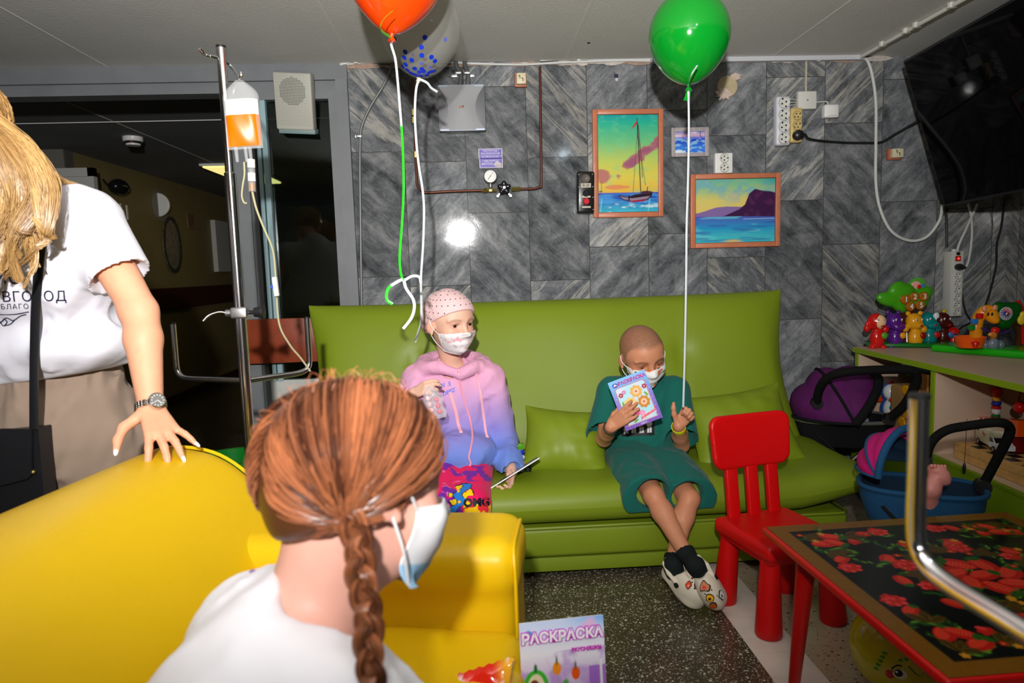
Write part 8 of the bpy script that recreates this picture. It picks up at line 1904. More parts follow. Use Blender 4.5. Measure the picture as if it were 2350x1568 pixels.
t = thing('activity_cube', 'plywood activity box with coloured gears and a metal lid in the shelf unit', 'toy', V((q0 + q1)[0] / 2, (q0 + q1)[1] / 2, zs))
zt_ = T(2090, 885, .1)[2]; zt_ = min(zt_, KZ - 0.10)
ca = [float((p - V(k0[0], k0[1], 0)).dot(kd)) for p in (q0, q1)]
mb = MB(); kbox(mb, ca[0], min(ca[1], adiv - 0.02), 0.05, 0.34, zs + 0.001, zt_, bevel=0.003); mb.build('box', M_PLY, t, smooth=False)
for (x, y, c) in ((2080, 895, YLW), (2082, 950, YLW), (2088, 930, RED_), (2094, 962, RED_), (2072, 968, YLW), (2086, 985, srgb(220, 210, 190))):
    o_c = T(x, y, 0.045); mb = MB(); P = [(10 * bp * (1 + .18 * (k % 2)) * math.cos(2 * PI * k / 16), 10 * bp * (1 + .18 * (k % 2)) * math.sin(2 * PI * k / 16)) for k in range(16)]; mb.prism(P, o_c, kd, V(0, 0, 1), -kn * 0.008, col=c); mb.build('gear', M_TOY, t, smooth=False)
qc = T(2130, 905, 0.12); mb = MB(); mb.lathe([(0.05, -0.03), (0.05, 0.02), (0.056, 0.022), (0.056, 0.04), (0.048, 0.046), (0, 0.046)], V(qc[0], qc[1], zt_ + 0.03), seg=30); mb.build('metal_lid', mat('bronze_metal', srgb(166, 112, 64), 0.25, 0.9), t)
mb = MB(); kbox(mb, min(ca[1], adiv - .02) - 0.05, min(ca[1], adiv - .02) - 0.04, 0.046, 0.052, zs + .02, zt_ - .02); mb.build('hinge_strip', M_BLACK, t, smooth=False)
q = T(2110, 862, 0.16); mb = MB(); kbox(mb, max(ca[0], 0.05) - .02, adiv - .025, 0.10, 0.34, KZ - T_ - 0.065, KZ - T_ - 0.012, bevel=0.012, seg=3); kbox(mb, max(ca[0], 0.05) - .02, adiv - .025, 0.095, 0.30, KZ - T_ - 0.075, KZ - T_ - 0.06, bevel=0.004, mi=1)
o_ = mb.build('toy_case', [mat('turquoise_plastic', srgb(24, 130, 150), 0.35), mat('toy_green', srgb(40, 140, 30), 0.4)]); tag(o_, 'turquoise plastic case lying on the plywood activity box', 'toy case')
# near bay: bead toy, crane arm, camper van on a chess box
cb = [T(2190, 1030, 0.06), T(2330, 1085, 0.06)]; ca2 = [float((p - V(k0[0], k0[1], 0)).dot(kd)) for p in cb]
t = thing('chess_box', 'pine folding chess box lying in the near bay of the shelf unit', 'board game', V(*(K((ca2[0] + ca2[1]) / 2, 0.25, zs))))
M_PINE = mat('pine_wood', srgb(206, 158, 96), 0.5, noise=0.16, nscale=26)
zc_ = zs + 0.062; mb = MB()
for z0, z1 in ((zs + 0.001, zs + 0.0305), (zs + 0.0315, zc_)): kbox(mb, ca2[0], ca2[1] + 0.06, 0.06, 0.42, z0, z1, bevel=0.002)
mb.build('box', M_PINE, t, smooth=False)
mb = MB(); n8 = 8; da, db = (ca2[1] + 0.02 - ca2[0]) / n8, 0.32 / n8
for i in range(n8):
    for j in range(n8):
        if (i + j) % 2: kbox(mb, ca2[0] + 0.02 + i * da, ca2[0] + 0.02 + (i + 1) * da, 0.08 + j * db, 0.08 + (j + 1) * db, zc_, zc_ + 0.0006)
mb.build('dark_squares', M_BLACK, t, smooth=False)
mb = MB(); q = T(2246, 1052, 0.056); mb.tube(smooth_path([q, q + V(0.006, -.004, .006), q + V(0.012, -.002, -.004), q + V(0.016, -.004, -.012)], 4), 0.0018, 6); mb.build('hook', M_BRASS, t)
vq = T(2262, 1012, 0.16); wq = T(2345, 1040, 0.09); f_ = _n(V(wq[0] - vq[0], wq[1] - vq[1], 0)); l_ = np.cross((0, 0, 1), f_); VR = np.stack([f_, l_, V(0, 0, 1)], 1); vo = V(vq[0], vq[1], zc_ + 0.001)
t = thing('toy_camper_van', 'cream and white toy camper van parked on the chess box', 'toy car', vo + f_ * 0.08)
M_CRV = mat('camper_cream', srgb(206, 200, 172), 0.4); M_VW = mat('van_white', srgb(206, 208, 216), 0.3)
v_ = lambda a, b, c: vo + f_ * a + l_ * b + V(0, 0, c)
mb = MB(); mb.box(v_(0.045, 0, 0.048), (0.125, 0.062, 0.066), R=VR, bevel=0.004); mb.box(v_(0.115, 0, 0.066), (0.05, 0.06, 0.028), R=VR, bevel=0.008); mb.build('living_cabin', M_CRV, t)
mb = MB(); mb.prism([(0.10, 0.014), (0.172, 0.014), (0.174, 0.030), (0.150, 0.036), (0.128, 0.056), (0.10, 0.056)], vo - l_ * 0.029, f_, V(0, 0, 1), l_ * 0.058); mb.build('cab', M_VW, t, smooth=False)
mb = MB(); mb.prism([(0.131, 0.053), (0.149, 0.0375), (0.1505, 0.0385), (0.133, 0.055)], vo - l_ * 0.026, f_, V(0, 0, 1), l_ * 0.052); mb.prism([(0.108, 0.052), (0.126, 0.052), (0.140, 0.038), (0.108, 0.036)], vo - l_ * 0.0296 if (l_.dot(kn) > 0) else vo + l_ * 0.0286, f_, V(0, 0, 1), l_ * 0.001); mb.build('windscreen', mat('dark_glass', (0.01, 0.012, 0.014), 0.05), t, smooth=False)
sd = -1 if l_.dot(kn) > 0 else 1
mb = MB(); mb.box(v_(0.0, sd * 0.0312, 0.062), (0.03, 0.001, 0.018), R=VR); mb.build('window', mat('dark_glass', (0.01, 0.012, 0.014), 0.05), t)
mb = MB()
for a, c in ((0.055, 0.0), (0.062, 0.006), (0.07, -0.002)): mb.tube([v_(a - 0.008, sd * 0.0315, 0.056 + c), v_(a + 0.006, sd * 0.0315, 0.048 - c)], 0.001, 5)
mb.build('red_decal', mat('decal_red', srgb(170, 40, 50), 0.5), t)
for a in (0.015, 0.145):
    for b in (-0.027, 0.027):
        mb = MB(); mb.cyl(v_(a, b - .006, 0.0125), v_(a, b + .006, 0.0125), 0.0125, seg=18, mi=0); mb.cyl(v_(a, b - .0066, 0.0125), v_(a, b + .0066, 0.0125), 0.006, seg=12, mi=1); mb.build('wheel', [M_BLACK, M_SILVER], t)
c0_, c1__ = T(2218, 962, 0.20), T(2420, 985, 0.12)
t = thing('toy_crane', 'orange toy crane arm with striped marks reaching over the camper van', 'toy', V(c1__[0], c1__[1], zs))
cd = _n(c1__ - c0_); mb = MB(); up3 = V(0, 0, 1); mb.prism([(0, -0.022), (0.0, 0.004), (0.012, 0.016), (0.04, 0.013), (0.36, 0.016), (0.36, -0.045), (0.22, -0.04), (0.16, -0.022)], c0_ + kn * 0.0, cd, up3, kn * 0.05, col=srgb(236, 84, 10)); mb.build('arm', M_TOY, t, smooth=False)
for k in range(4): mb = MB(); mb.prism([(0.085 + .016 * k, 0.002), (0.099 + .016 * k, 0.002), (0.106 + .016 * k, 0.012), (0.092 + .016 * k, 0.012)], c0_ - kn * 0.0012, cd, up3, kn * 0.001, col=srgb(210, 30, 24) if k % 2 else (0.75, 0.75, 0.75)); mb.build('stripe', M_TOY, t, smooth=False)
mb = MB(); q = c0_ + cd * 0.30; kbx = V(q[0], q[1], zs + 0.07); mb.box((q + V(kbx[0], kbx[1], zs)) / 2 + kn * .03, (0.05, 0.05, q[2] - zs), R=KR, bevel=0.006, col=srgb(120, 20, 20)); mb.build('tower', M_TOY, t)
q = T(2218, 985, -0.05); mb = MB(); e_ = T(2213, 1068, -0.05); tp_ = T(2219, 962, 0.03); t2 = thing('crane_hook_cord', 'thin cord with a black weight hanging from the orange crane arm', 'cord', e_ - V(0, 0, 0.03))
mb.tube([tp_, q, e_], 0.0010, 5); mb.build('cord', M_BLACK, t2); mb = MB(); mb.ell(e_ - V(0, 0, 0.012), (0.006, 0.006, 0.022), seg=12, rings=8); mb.build('weight', M_BLACK, t2)
q = T(2288, 900, 0.24); t = thing('bead_toy', 'upright stack of coloured wooden beads with wire loops in the near bay', 'toy', V(q[0], q[1], zs))
mb = MB(); mb.tube([V(q[0], q[1], zs), V(q[0], q[1], KZ - 0.03)], 0.003, 6); mb.build('wire', M_CABLE_B, t)
for (py, rr, hh, c) in ((900, 0.019, 0.019, RED_), (915, 0.015, 0.012, YLW), (926, 0.017, 0.011, srgb(30, 50, 150)), (936, 0.017, 0.007, RED_), (945, 0.016, 0.013, (0.75, 0.75, 0.75)), (955, 0.016, 0.006, DGR)):
    z = T(2288, py, 0.24)[2]; mb = MB(); mb.lathe([(0, -hh)] + [(rr * math.cos(a) ** .5, hh * math.sin(a)) for a in (-1.2, -.8, -.3, 0, .3, .8, 1.2)] + [(0, hh)], V(q[0], q[1], z), seg=18, col=c); mb.build('bead', M_TOY, t)
a_ = V(q[0], q[1], KZ - 0.05); mb = MB(); mb.tube(smooth_path([a_ + f_ * .05 + V(0, 0, 0), a_ + f_ * .12 + kn * .06, a_ + f_ * .2, a_ + f_ * .12 - kn * .05, a_ + f_ * .05], 5), 0.004, 8); mb.build('wire', M_CABLE_B, t)
mb = MB(); mb.tube(smooth_path([V(q[0], q[1], KZ - .05) + f_ * .18, T(2345, 890, .2), T(2337, 920, .2), T(2342, 955, .2)], 5), 0.003, 8, col=srgb(120, 20, 24)); mb.ell(T(2340, 935, .2), (0.02, 0.02, 0.022), col=RED_); mb.build('bead', M_TOY, t)
# ---- doll prams
def pram(label, C, f, R, fab, lin, th0, th1, tub_l, tub_w, hand_pts, rimcol, doll, hz=0.0, hf=None, band=None):
    f = _n(V(f[0], f[1], 0)); a = V(-f[1], f[0], 0); up = V(0, 0, 1); fT, aT = f, a
    if hf: f = _n(V(hf[0], hf[1], 0)); a = V(-f[1], f[0], 0)
    t = thing('doll_pram', label, 'doll pram', V(C[0], C[1], 0) + f * tub_l * 0.3)
    rad = lambda th: f * math.cos(th) + up * math.sin(th)
    def sh(u, v, rr): th = math.radians(th0 + (th1 - th0) * u); ph = PI * v; e = 0.9 + 0.1 * abs(math.sin(3 * PI * u)); return C + rr * (a * math.cos(ph) * 0.92 + rad(th) * math.sin(ph) * e)
    mb = MB(); nu, nv = 18, 20; g1_ = np.array([[sh(i / nu, j / nv, R) for i in range(nu + 1)] for j in range(nv + 1)]).reshape(-1, 3); g2_ = np.array([[sh(i / nu, j / nv, R * .955) for i in range(nu + 1)] for j in range(nv + 1)]).reshape(-1, 3)
    ff = [(j * (nu + 1) + i, j * (nu + 1) + i + 1, (j + 1) * (nu + 1) + i + 1, (j + 1) * (nu + 1) + i) for j in range(nv) for i in range(nu)]
    mb.raw(g1_, ff, 0); mb.build('hood', fab, t); mb = MB(); nb = [i for i in range(len(ff)) if band is None or i % nu < nu * .62]; mb.raw(g2_, [ff[i] for i in nb], 0); mb.build('hood_lining', lin, t)
    if band: mb = MB(); mb.raw(g2_, [ff[i] for i in range(len(ff)) if i % nu >= nu * .62], 0); mb.build('hood_band', band, t)
    for th in (th0, (th0 + th1) / 2, th1):
        mb = MB(); mb.tube([C + R * 1.0 * (a * math.cos(p) * 0.92 + rad(math.radians(th)) * math.sin(p)) for p in np.linspace(0, PI, 25)], R * 0.085 if th == th1 else R * .03, 10); mb.build('hood_rim', rimcol, t)
    f, a = fT, aT
    o = C + f * (tub_l / 2 - R * 0.9) + up * (-0.015 + hz); mb = MB(); oval = lambda s1, z: [o + f * (tub_l / 2 * s1 * np.sign(math.cos(q)) * abs(math.cos(q)) ** .7) + a * (tub_w / 2 * s1 * np.sign(math.sin(q)) * abs(math.sin(q)) ** .7) + up * z for q in np.linspace(0, 2 * PI, 37)[:-1]]
    rings = [oval(1.0, 0.0), oval(0.98, -0.05), oval(0.86, -0.115), oval(0.5, -0.12), oval(0.01, -0.12)]; rin = [oval(0.95, 0.0), oval(0.9, -0.05), oval(0.78, -0.095), oval(0.01, -0.095)]
    for rs, nm, mm in ((rings, 'basket', rimcol), (rin, 'basket_lining', lin)):
        mb = MB(); mb.raw(np.concatenate(rs), [(i * 36 + k, i * 36 + (k + 1) % 36, (i + 1) * 36 + (k + 1) % 36, (i + 1) * 36 + k) for i in range(len(rs) - 1) for k in range(36)]); mb.build(nm, mm, t)
    mb = MB(); mb.tube(rings[0] + [rings[0][0]], 0.009, 8, caps=False); mb.build('basket_rim', mat('silver_rim', srgb(150, 150, 152), 0.3, 0.7) if hz == 0 else rimcol, t)
    mb = MB(); mb.tube(smooth_path(hand_pts, 7), 0.0185 if hf is None else 0.0145, 12); hd_ = mb.build('handle', mat('black_foam', (0.007, 0.007, 0.007), 0.8, spec=0.12), t)
    for p in (hand_pts[0], hand_pts[-1]): mb = MB(); mb.cyl(p - a * 0.02, p + a * 0.02, 0.024, seg=20); mb.build('hinge', M_BLACK, t)
    zb_ = (o - up * 0.12)[2]
    for q in (-1, 1):
        for e, e2 in ((-1, 1), (1, -1)):
            p1 = o + f * e * tub_l * .32 + a * q * tub_w * .42 - up * .05; p2 = V(o[0], o[1], 0.06) + f * e2 * tub_l * .42 + a * q * tub_w * .42; mb = MB(); mb.tube([p1, p2], 0.008, 8); mb.build('frame_leg', M_BLACK, t)
            mb = MB(); mb.lathe([(0.030, -.012), (0.058, -.012), (0.06, 0), (0.058, .012), (0.030, .012)], p2, axis=a, seg=24); mb.build('wheel', M_BLACK, t)
    return t, o, f, a
M_PURF = mat('purple_fabric', srgb(84, 6, 84), 0.8, noise=0.25, nscale=18, bump=0.3, bscale=40); M_BLKF = mat('black_fabric', (0.010, 0.010, 0.011), 0.9, spec=0.1)
M_DENIM = mat('blue_denim', srgb(14, 74, 116), 0.85, noise=0.18, nscale=160, bump=0.2, bscale=400); M_PINKF = mat('magenta_fabric', srgb(186, 10, 110), 0.7, bump=0.3, bscale=25); M_NAVYF = mat('navy_lining', srgb(8, 40, 64), 0.9)
Ys = 3.02; hp = [at_y(x, y, yy) for x, y, yy in ((1874, 925, 2.90), (1882, 890, 2.84), (1905, 864, 2.78), (1960, 852, 2.72), (2080, 849, 2.68), (2103, 862, 2.68), (2098, 890, 2.70), (2075, 930, 2.74), (2040, 962, 2.80))]
t, o, f_2, a_2 = pram('doll pram with a purple and black hood beside the green sofa end', at_y(1930, 950, Ys), (1, -0.25), 0.232, M_PURF, M_BLKF, 180, 52, 0.42, 0.27, hp, M_BLKF, None)
sk = mat('doll_skin', srgb(214, 138, 128), 0.45); dl = thing('doll', 'doll lying wrapped in pale cloth in the purple pram', 'doll', o - V(0, 0, 0.09))
s = SDF(o - 0.24, o + V(0.2, 0.2, 0.12), 0.006); s.cone(o - f_2 * .13 - V(0, 0, .02), o + f_2 * .06 - V(0, 0, .03), 0.045, 0.06, k=.02); mb = MB(); s.add_to(mb); mb.build('cloth', mat('pale_blue_cloth', srgb(176, 180, 210), 0.8), dl, angle=0)
s = SDF(o - 0.1, o + 0.25, 0.004); s.chain([o + f_2 * .05 - V(0, 0, .005), o + f_2 * .02 - a_2 * .07 + V(0, 0, .012), o - f_2 * .01 - a_2 * .10 + V(0, 0, .014)], [.022, .018, .016], k=.01); mb = MB(); s.add_to(mb); mb.build('arm', sk, dl, angle=0)
hp = [at_y(x, y, yy) for x, y, yy in ((2120, 1062, 2.08), (2138, 1015, 2.07), (2172, 988, 2.05), (2225, 977, 2.03), (2290, 970, 1.99), (2316, 980, 2.0), (2313, 1005, 2.01), (2285, 1060, 2.05), (2255, 1116, 2.08))]
t, o, f_2, a_2 = pram('blue denim doll pram with a magenta lined hood in front of the shelf unit', at_y(2074, 1082, 2.17), (0.80, -0.42), 0.150, M_PINKF, M_NAVYF, 180, 88, 0.37, 0.23, hp, M_DENIM, None, hz=-0.03, hf=(0.42, -0.9), band=M_PINKF)
q = lambda x, y, yy=2.26: at_y(x, y, yy - 0.22); dl = thing('doll', 'bare pink doll leg raised out of the blue pram', 'doll', q(2140, 1150) - V(0, 0, .06))
s = SDF(q(2140, 1090) - V(.12, .12, .16), q(2140, 1090) + V(.12, .12, .09), 0.003); s.chain([q(2128, 1170, 2.30), q(2136, 1122), q(2148, 1097)], [.034, .029, .022], k=.012); s.cone(q(2150, 1094), q(2140, 1078, 2.27), .021, .017, k=.008); s.ell(q(2166, 1094, 2.25), (.021, .018, .032), rotm((0, 1, 0), -24), k=.01); s.ell(q(2154, 1080, 2.255), (.023, .015, .015), rotm((0, 1, 0), 10), k=.008)
for k in range(5): s.ell(q(2138 + 7.6 * k, 1070 + 0.4 * k, 2.25), (.0056, .006, .008), k=.0015)
mb = MB(); s.add_to(mb); mb.build('leg', sk, dl, angle=0)
# ------------------------------------------------------------------ drip stands, infusion, balloons, odds and ends
def drip_stand(label, top, zbar, pL, pR, zL, zR, hooks):
    x, y = top[0], top[1]; t = thing('drip_stand', label, 'drip stand', (x, y, 0)); r = 0.0135
    mb = MB(); zm = min(zbar + 0.62, top[2] - 0.1); mb.lathe([(r * 1.25, 0.06), (r * 1.25, zm), (r, zm + 0.003), (r, top[2])], (x, y, 0), seg=20); mb.build('pole', M_CHROME, t)
    mb = MB(); mb.cyl((x, y, top[2]), (x, y, top[2] + 0.006), r * 1.03, seg=20); mb.build('end_cap', M_BLACK, t)
    for h in hooks: mb = MB(); mb.tube(smooth_path([V(x, y, top[2] - 0.03)] + h, 5), 0.0045, 8); mb.build('hook', M_CHROME, t)
    for p, z in ((pL, zL), (pR, zR)):
        c = V(x, y, zbar); d = _n(p - c); e = V(p[0], p[1], zbar); P = [c + d * 0.012, c + (e - c) * 0.5, e - d * 0.05, e - d * 0.018 + V(0, 0, 0.006), e - d * 0.003 + V(0, 0, 0.022), e + V(0, 0, 0.055), V(e[0], e[1], (zbar + z) / 2), V(e[0], e[1], z)]
        mb = MB(); mb.tube(smooth_path(P, 5), 0.0092, 14); b = mb.build('handle_bar', M_CHROME, t); mb = MB(); mb.cyl(V(e[0], e[1], z), V(e[0], e[1], z + 0.005), 0.0097, seg=14); mb.build('end_cap', M_BLACK, b)
    for k in range(5):
        a = 2 * PI * k / 5 + 0.9; e = V(x + 0.26 * math.cos(a), y + 0.26 * math.sin(a), 0.06); mb = MB(); mb.tube([V(x, y, 0.085), e], 0.011, 8); mb.build('base_leg', M_CHROME, t); mb = MB(); mb.cyl(e + V(-.011 * math.sin(a), .011 * math.cos(a), -.032), e + V(.011 * math.sin(a), -.011 * math.cos(a), -.032), 0.028, seg=18); mb.build('castor', M_BLACK, t)
    return t
ST = at_y(507, 110, 2.10); zb1 = at_y(566, 874, 2.10)[2]
pL, pR = at_z(407, 868, zb1), at_z(712, 853, zb1)
hk = [[at_y(482, 128, 2.08), at_y(470, 124, 2.05), at_y(458, 112, 2.03)], [at_y(530, 152, 2.12), at_y(544, 172, 2.10), at_y(549, 184, 2.08), at_y(553, 176, 2.06), at_y(553, 166, 2.06)]]
st = drip_stand('chrome drip stand with an orange infusion bag by the doorway', ST, zb1, pL, pR, at_y(398, 744, pL[1])[2], at_y(708, 731, pR[1])[2], hk)
cz_ = at_y(548, 718, 2.1)[2]; c = V(ST[0], ST[1], cz_); mb = MB(); mb.box(c, (0.05, 0.04, 0.034), bevel=0.006, seg=3); mb.cyl(c - V(0.025, 0, 0), c - V(0.042, 0, 0), 0.011, seg=12); cl = mb.build('clamp', M_SILVER, st)
mb = MB(); mb.lathe([(0.006, 0.024), (0.006, 0.04), (0.014, 0.042), (0.016, 0.06), (0.021, 0.062), (0.021, 0.07), (0, 0.072)], c, axis=(1, 0, 0), seg=20); mb.build('knob', M_BLACK, cl); mb = MB(); mb.tube(smooth_path([c - V(.04, 0, 0), c - V(.06, .005, -.004), c - V(.085, .02, .004), c - V(.10, .03, .02)], 5), 0.0032, 8); mb.build('hook', M_CHROME, cl)
e0 = at_y(2110, 915, 0.63); zb2 = at_y(2140, 1290, 0.63)[2]
drip_stand('second chrome drip stand whose handle bar rises blurred in front of the painted table', V(e0[0] + 0.01, e0[1] - 0.235, 1.12), zb2, V(e0[0], e0[1], zb2), V(e0[0] + 0.02, e0[1] - 0.47, zb2), e0[2], e0[2], [])
# infusion bag
t = thing('infusion_bag', 'clear infusion bag half full of orange liquid hanging on the chrome stand', 'infusion bag', at_y(560, 342, 2.06))
M_POUCH = mat('clear_pouch', (0.9, 0.92, 0.92), 0.12, spec=0.5, alpha=0.16); M_ORL = mat("orange_liquid", srgb(232, 110, 0), 0.3, spec=0.3)
bt, bb = at_y(549, 186, 2.065), at_y(563, 342, 2.06); ax_ = _n(bt - bb); sx_ = _n(V(1, 0.15, 0.05) - ax_ * ax_[0]); L_ = np.linalg.norm(bt - bb)
def pouch(s0, s1, wd, th, nm, m, par, nu=14, nv=22, off=0.0):
    def fn(u, v, sd):
        k = 2 * u - 1; w = s0 + (s1 - s0) * v; ww = wd * (1 if w < 0.78 else 1 - 0.75 * ((w - .78) / .22) ** 1.5); return bb + ax_ * L_ * w + sx_ * k * ww + V(0, -1, 0) * (sd * th * max(0., 1 - k ** 4) ** .5 * max(0.03, math.sin(PI * min(.98, max(.02, w * .9)))) ** .5 + off + .001 * math.sin(9 * w + 5 * k))
    mb = MB(); pillow_mesh(mb, fn, nu, nv); return mb.build(nm, m, par)
pouch(0, 1, 0.049, 0.017, 'pouch', M_POUCH, t); pouch(0.04, 0.49, 0.0465, 0.0188, 'liquid', M_ORL, t); pouch(0.47, 0.72, 0.0455, 0.0182, 'label', mat('white_paper', srgb(224, 224, 224), 0.6), t, off=0.0)
for (x, col_) in ((541, None), (563, None), (573, None)): mb = MB(); mb.tube([at_y(x, 338, 2.06), at_y(x + 4, 372, 2.06)], [0.006, 0.0045], 10); mb.build('port', M_POUCH, t)
t = thing('infusion_line', 'clear drip chamber and tube running down from the infusion bag', 'drip line', at_y(712, 852, 2.2))
dc = at_y(576, 366, 2.05); de = at_y(579, 440, 2.05); q = lambda f: dc + (de - dc) * f
mb = MB(); mb.cyl(q(0), q(.26), 0.011, seg=16); mb.build('cap', M_WHITE, t); mb = MB(); mb.cyl(q(.26), q(1), 0.0105, seg=16); mb.build('drip_chamber', M_POUCH, t); mb = MB(); mb.cyl(q(.42), q(.68), 0.0109, seg=16); mb.build('label', M_WHITE, t); mb = MB(); mb.cyl(q(.74), q(.98), 0.0095, seg=16); mb.build('liquid', mat('amber_liquid', srgb(150, 100, 20), 0.1), t)
M_TUBE = mat('clear_tube', srgb(196, 190, 150), 0.2, alpha=0.7)
mb = MB(); mb.tube(smooth_path([at_y(x, y, d) for x, y, d in ((579, 440, 2.05), (588, 478, 2.05), (604, 520, 2.06), (626, 575, 2.08), (633, 640, 2.1), (640, 740, 2.12), (664, 790, 2.15), (690, 822, 2.18), (712, 852, 2.2))], 7), 0.0032, 8); mb.build('tube', M_TUBE, t)
mb = MB(); mb.tube(smooth_path([at_y(x, y, 2.05) for x, y in ((560, 372), (561, 400), (557, 425), (555, 450), (560, 465), (567, 466))], 6), 0.0026, 8); mb.build('tube', M_TUBE, t)
rc = at_y(633, 658, 2.09); mb = MB(); mb.box(rc, (0.014, 0.016, 0.058), R=rotm((0, 1, 0), -4), bevel=0.003); rl_ = mb.build('roller_clamp', M_WHITE, t); mb = MB(); mb.cyl(rc + V(-.009, -.004, 0), rc + V(-.009, .004, 0), 0.006, seg=14); mb.build('roller', mat('blue_roller', srgb(20, 60, 190), 0.4), rl_)
# balloons
def balloon(name, label, c, r, m, tilt=(0, 0, 1), tp=0.18, knot=True, floor=False):
    ax = _n(tilt); t = thing(name, label, 'balloon', c - ax * r * 1.3)
    pr = []
    for k in range(33):
        a = PI * k / 32; z = -math.cos(a); rr = math.sin(a)
        z2 = z * (1.20 if z < 0 else 1.06); rr *= 1.0 if z > 0 else (1 - tp * z * z); pr.append((max(rr * r, 0.004 if k < 32 else 0), z2 * r))
    mb = MB(); mb.lathe(pr, c, axis=ax, seg=48); global BAL; vv = np.concatenate(mb.v); BAL = BVHTree.FromPolygons([Vector(p) for p in vv], [list(f) for f in mb.f]); mb.build('skin', m, t, angle=0)
    if knot: mb = MB(); mb.lathe([(0.003, -1.36 * r), (0.013, -1.35 * r), (0.010, -1.30 * r), (0.005, -1.25 * r), (0.007, -1.19 * r)], c, axis=ax, seg=14); mb.build('knot', m, t)
    return t, c - ax * r * 1.28
def ribbon(t, pts, w, cols, nm='ribbon'):
    P = smooth_path(pts, 8); N = len(P); cc = np.array([cols[min(len(cols) - 1, int(i / N * len(cols)))] for i in range(N)]); mb = MB(); mb.tube(P, w, 6, flat=0.18, up=(0, -1, 0), col=cc); return mb.build(nm, M_PRINT, t)
RW, RG = srgb(196, 202, 206), srgb(40, 206, 30)
gcn = at_y(1582, 80, 2.42)
t, k_ = balloon('balloon', 'green balloon against the ceiling with a white ribbon', gcn, 0.139, mat('green_latex', srgb(10, 150, 40), 0.12, spec=0.5, coat=0.5), tilt=(0.02, 0, 1))
ribbon(t, [k_] + [at_y(x, y, 2.42 + .001 * i) for i, (x, y) in enumerate(((1580, 215), (1581, 300), (1579, 420), (1576, 520), (1575, 620), (1573, 740), (1571, 830), (1568, 935)))], 0.0036, [RW]); ribbon(t, [k_, at_y(1585, 175, 2.28), at_y(1600, 150, 2.275)], 0.004, [RW])
mb = MB(); q = k_ + V(0, 0, -0.005); mb.prism([(-.004, 0), (.008, 0), (.004, -.04), (-.018, -.036)], q, UX, UZ, (0, .003, 0)); mb.build('tail', MATS['green_latex'], t)
ccn = at_y(966, 66, 2.44)
M_CLR = mat('clear_latex', srgb(196, 196, 190), 0.06, spec=0.6, alpha=0.20)
t, k_ = balloon('balloon', 'clear balloon with blue confetti dots and a white ribbon', ccn, 0.136, M_CLR, tilt=(0.05, 0, 1), knot=False)
M_CONF = mat('blue_confetti', srgb(14, 50, 190), 0.4, emit=None); rg = random.Random(5); base = None
dots = [(975, 86), (967, 108), (930, 119), (928, 132), (948, 126), (945, 138), (968, 127), (990, 131), (998, 140), (968, 146), (931, 148), (935, 160), (952, 157), (968, 158), (988, 155), (985, 166), (962, 165), (943, 167), (950, 170), (975, 168), (958, 173), (966, 174), (980, 172), (990, 164), (1022, 91), (906, 90), (925, 153), (996, 163), (972, 163), (962, 171)]
axc = _n(V(.05, 0, 1)); fx_ = np.cross(V(0, 1, 0), axc)
for i, (px, py) in enumerate(dots):
    d = _n(ray(px, py)); h = BAL.ray_cast(Vector(CAM_POS), Vector(d))
    if h[0] is not None and i % 5 == 4: h = BAL.ray_cast(h[0] + Vector(d) * 0.004, Vector(d))
    if h[0] is None: continue
    n = np.array(h[1]); n = n if n.dot(d) < 0 else -n; p = np.array(h[0]) + n * 0.0006; mb = MB(); mb.cyl(p - n * .0003, p + n * .0003, 0.0082, seg=14); mb.build('confetti', M_CONF, t)
ribbon(t, [at_y(962, 181, 2.42), at_y(955, 205, 2.42), at_y(952, 260, 2.42), at_y(955, 320, 2.42), at_y(961, 380, 2.43), at_y(969, 430, 2.43), at_y(973, 480, 2.43), at_y(971, 560, 2.44), at_y(966, 640, 2.44), at_y(967, 700, 2.45), at_y(965, 745, 2.45), at_y(952, 786, 2.45)], 0.0040, [RW]); ribbon(t, [at_y(962, 181, 2.42), at_y(980, 190, 2.42), at_y(990, 202, 2.43), at_y(1004, 211, 2.44)], 0.004, [RW])
mb = MB(); mb.lathe([(0.003, 0), (0.010, 0.004), (0.006, 0.014), (0.012, 0.026)], at_y(961, 190, 2.44), seg=14); mb.build('knot', mat('pale_latex', srgb(206, 196, 160), 0.4), t)
ocn = at_y(905, -62, 2.03)
t, k_ = balloon('balloon', 'orange balloon at the ceiling in front of the clear balloon', ocn, 0.138, mat('orange_latex', srgb(244, 70, 10), 0.15, spec=0.5, coat=0.4), tilt=(0.09, 0.0, 1), tp=0.36)
ribbon(t, [k_] + [at_y(x, y, 2.05) for x, y in ((898, 103), (907, 135), (912, 180), (917, 240), (922, 300), (925, 360), (926, 440), (922, 520), (917, 590), (920, 628), (926, 645))], 0.0036, [RW, RW, RW, RG, RG, RG, RG])
ribbon(t, [at_y(x, y, 2.05) for x, y in ((926, 645), (946, 634), (962, 636), (966, 650))], 0.004, [RW]); ribbon(t, [at_y(x, y, 2.05) for x, y in ((926, 640), (910, 648), (893, 660), (887, 675), (889, 690), (901, 698))], 0.0045, [RW, RG, RG]); ribbon(t, [at_y(x, y, 2.05) for x, y in ((926, 640), (932, 662), (947, 685), (951, 705), (944, 730), (925, 755))], 0.0045, [RW]); ribbon(t, [k_, at_y(874, 68, 1.90), at_y(880, 45, 1.89), at_y(902, 24, 1.885)], 0.004, [RG])
yc = at_y(2050, 1570, 1.69); yc[2] = max(yc[2], 0.116)
t, k_ = balloon('balloon', 'translucent yellow balloon with a smiling face under the painted table', yc, 0.110, mat('yellow_latex', srgb(206, 196, 20), 0.15, spec=0.5, coat=0.4, alpha=0.85), tilt=(-0.2, 0.5, 0.7), knot=False)
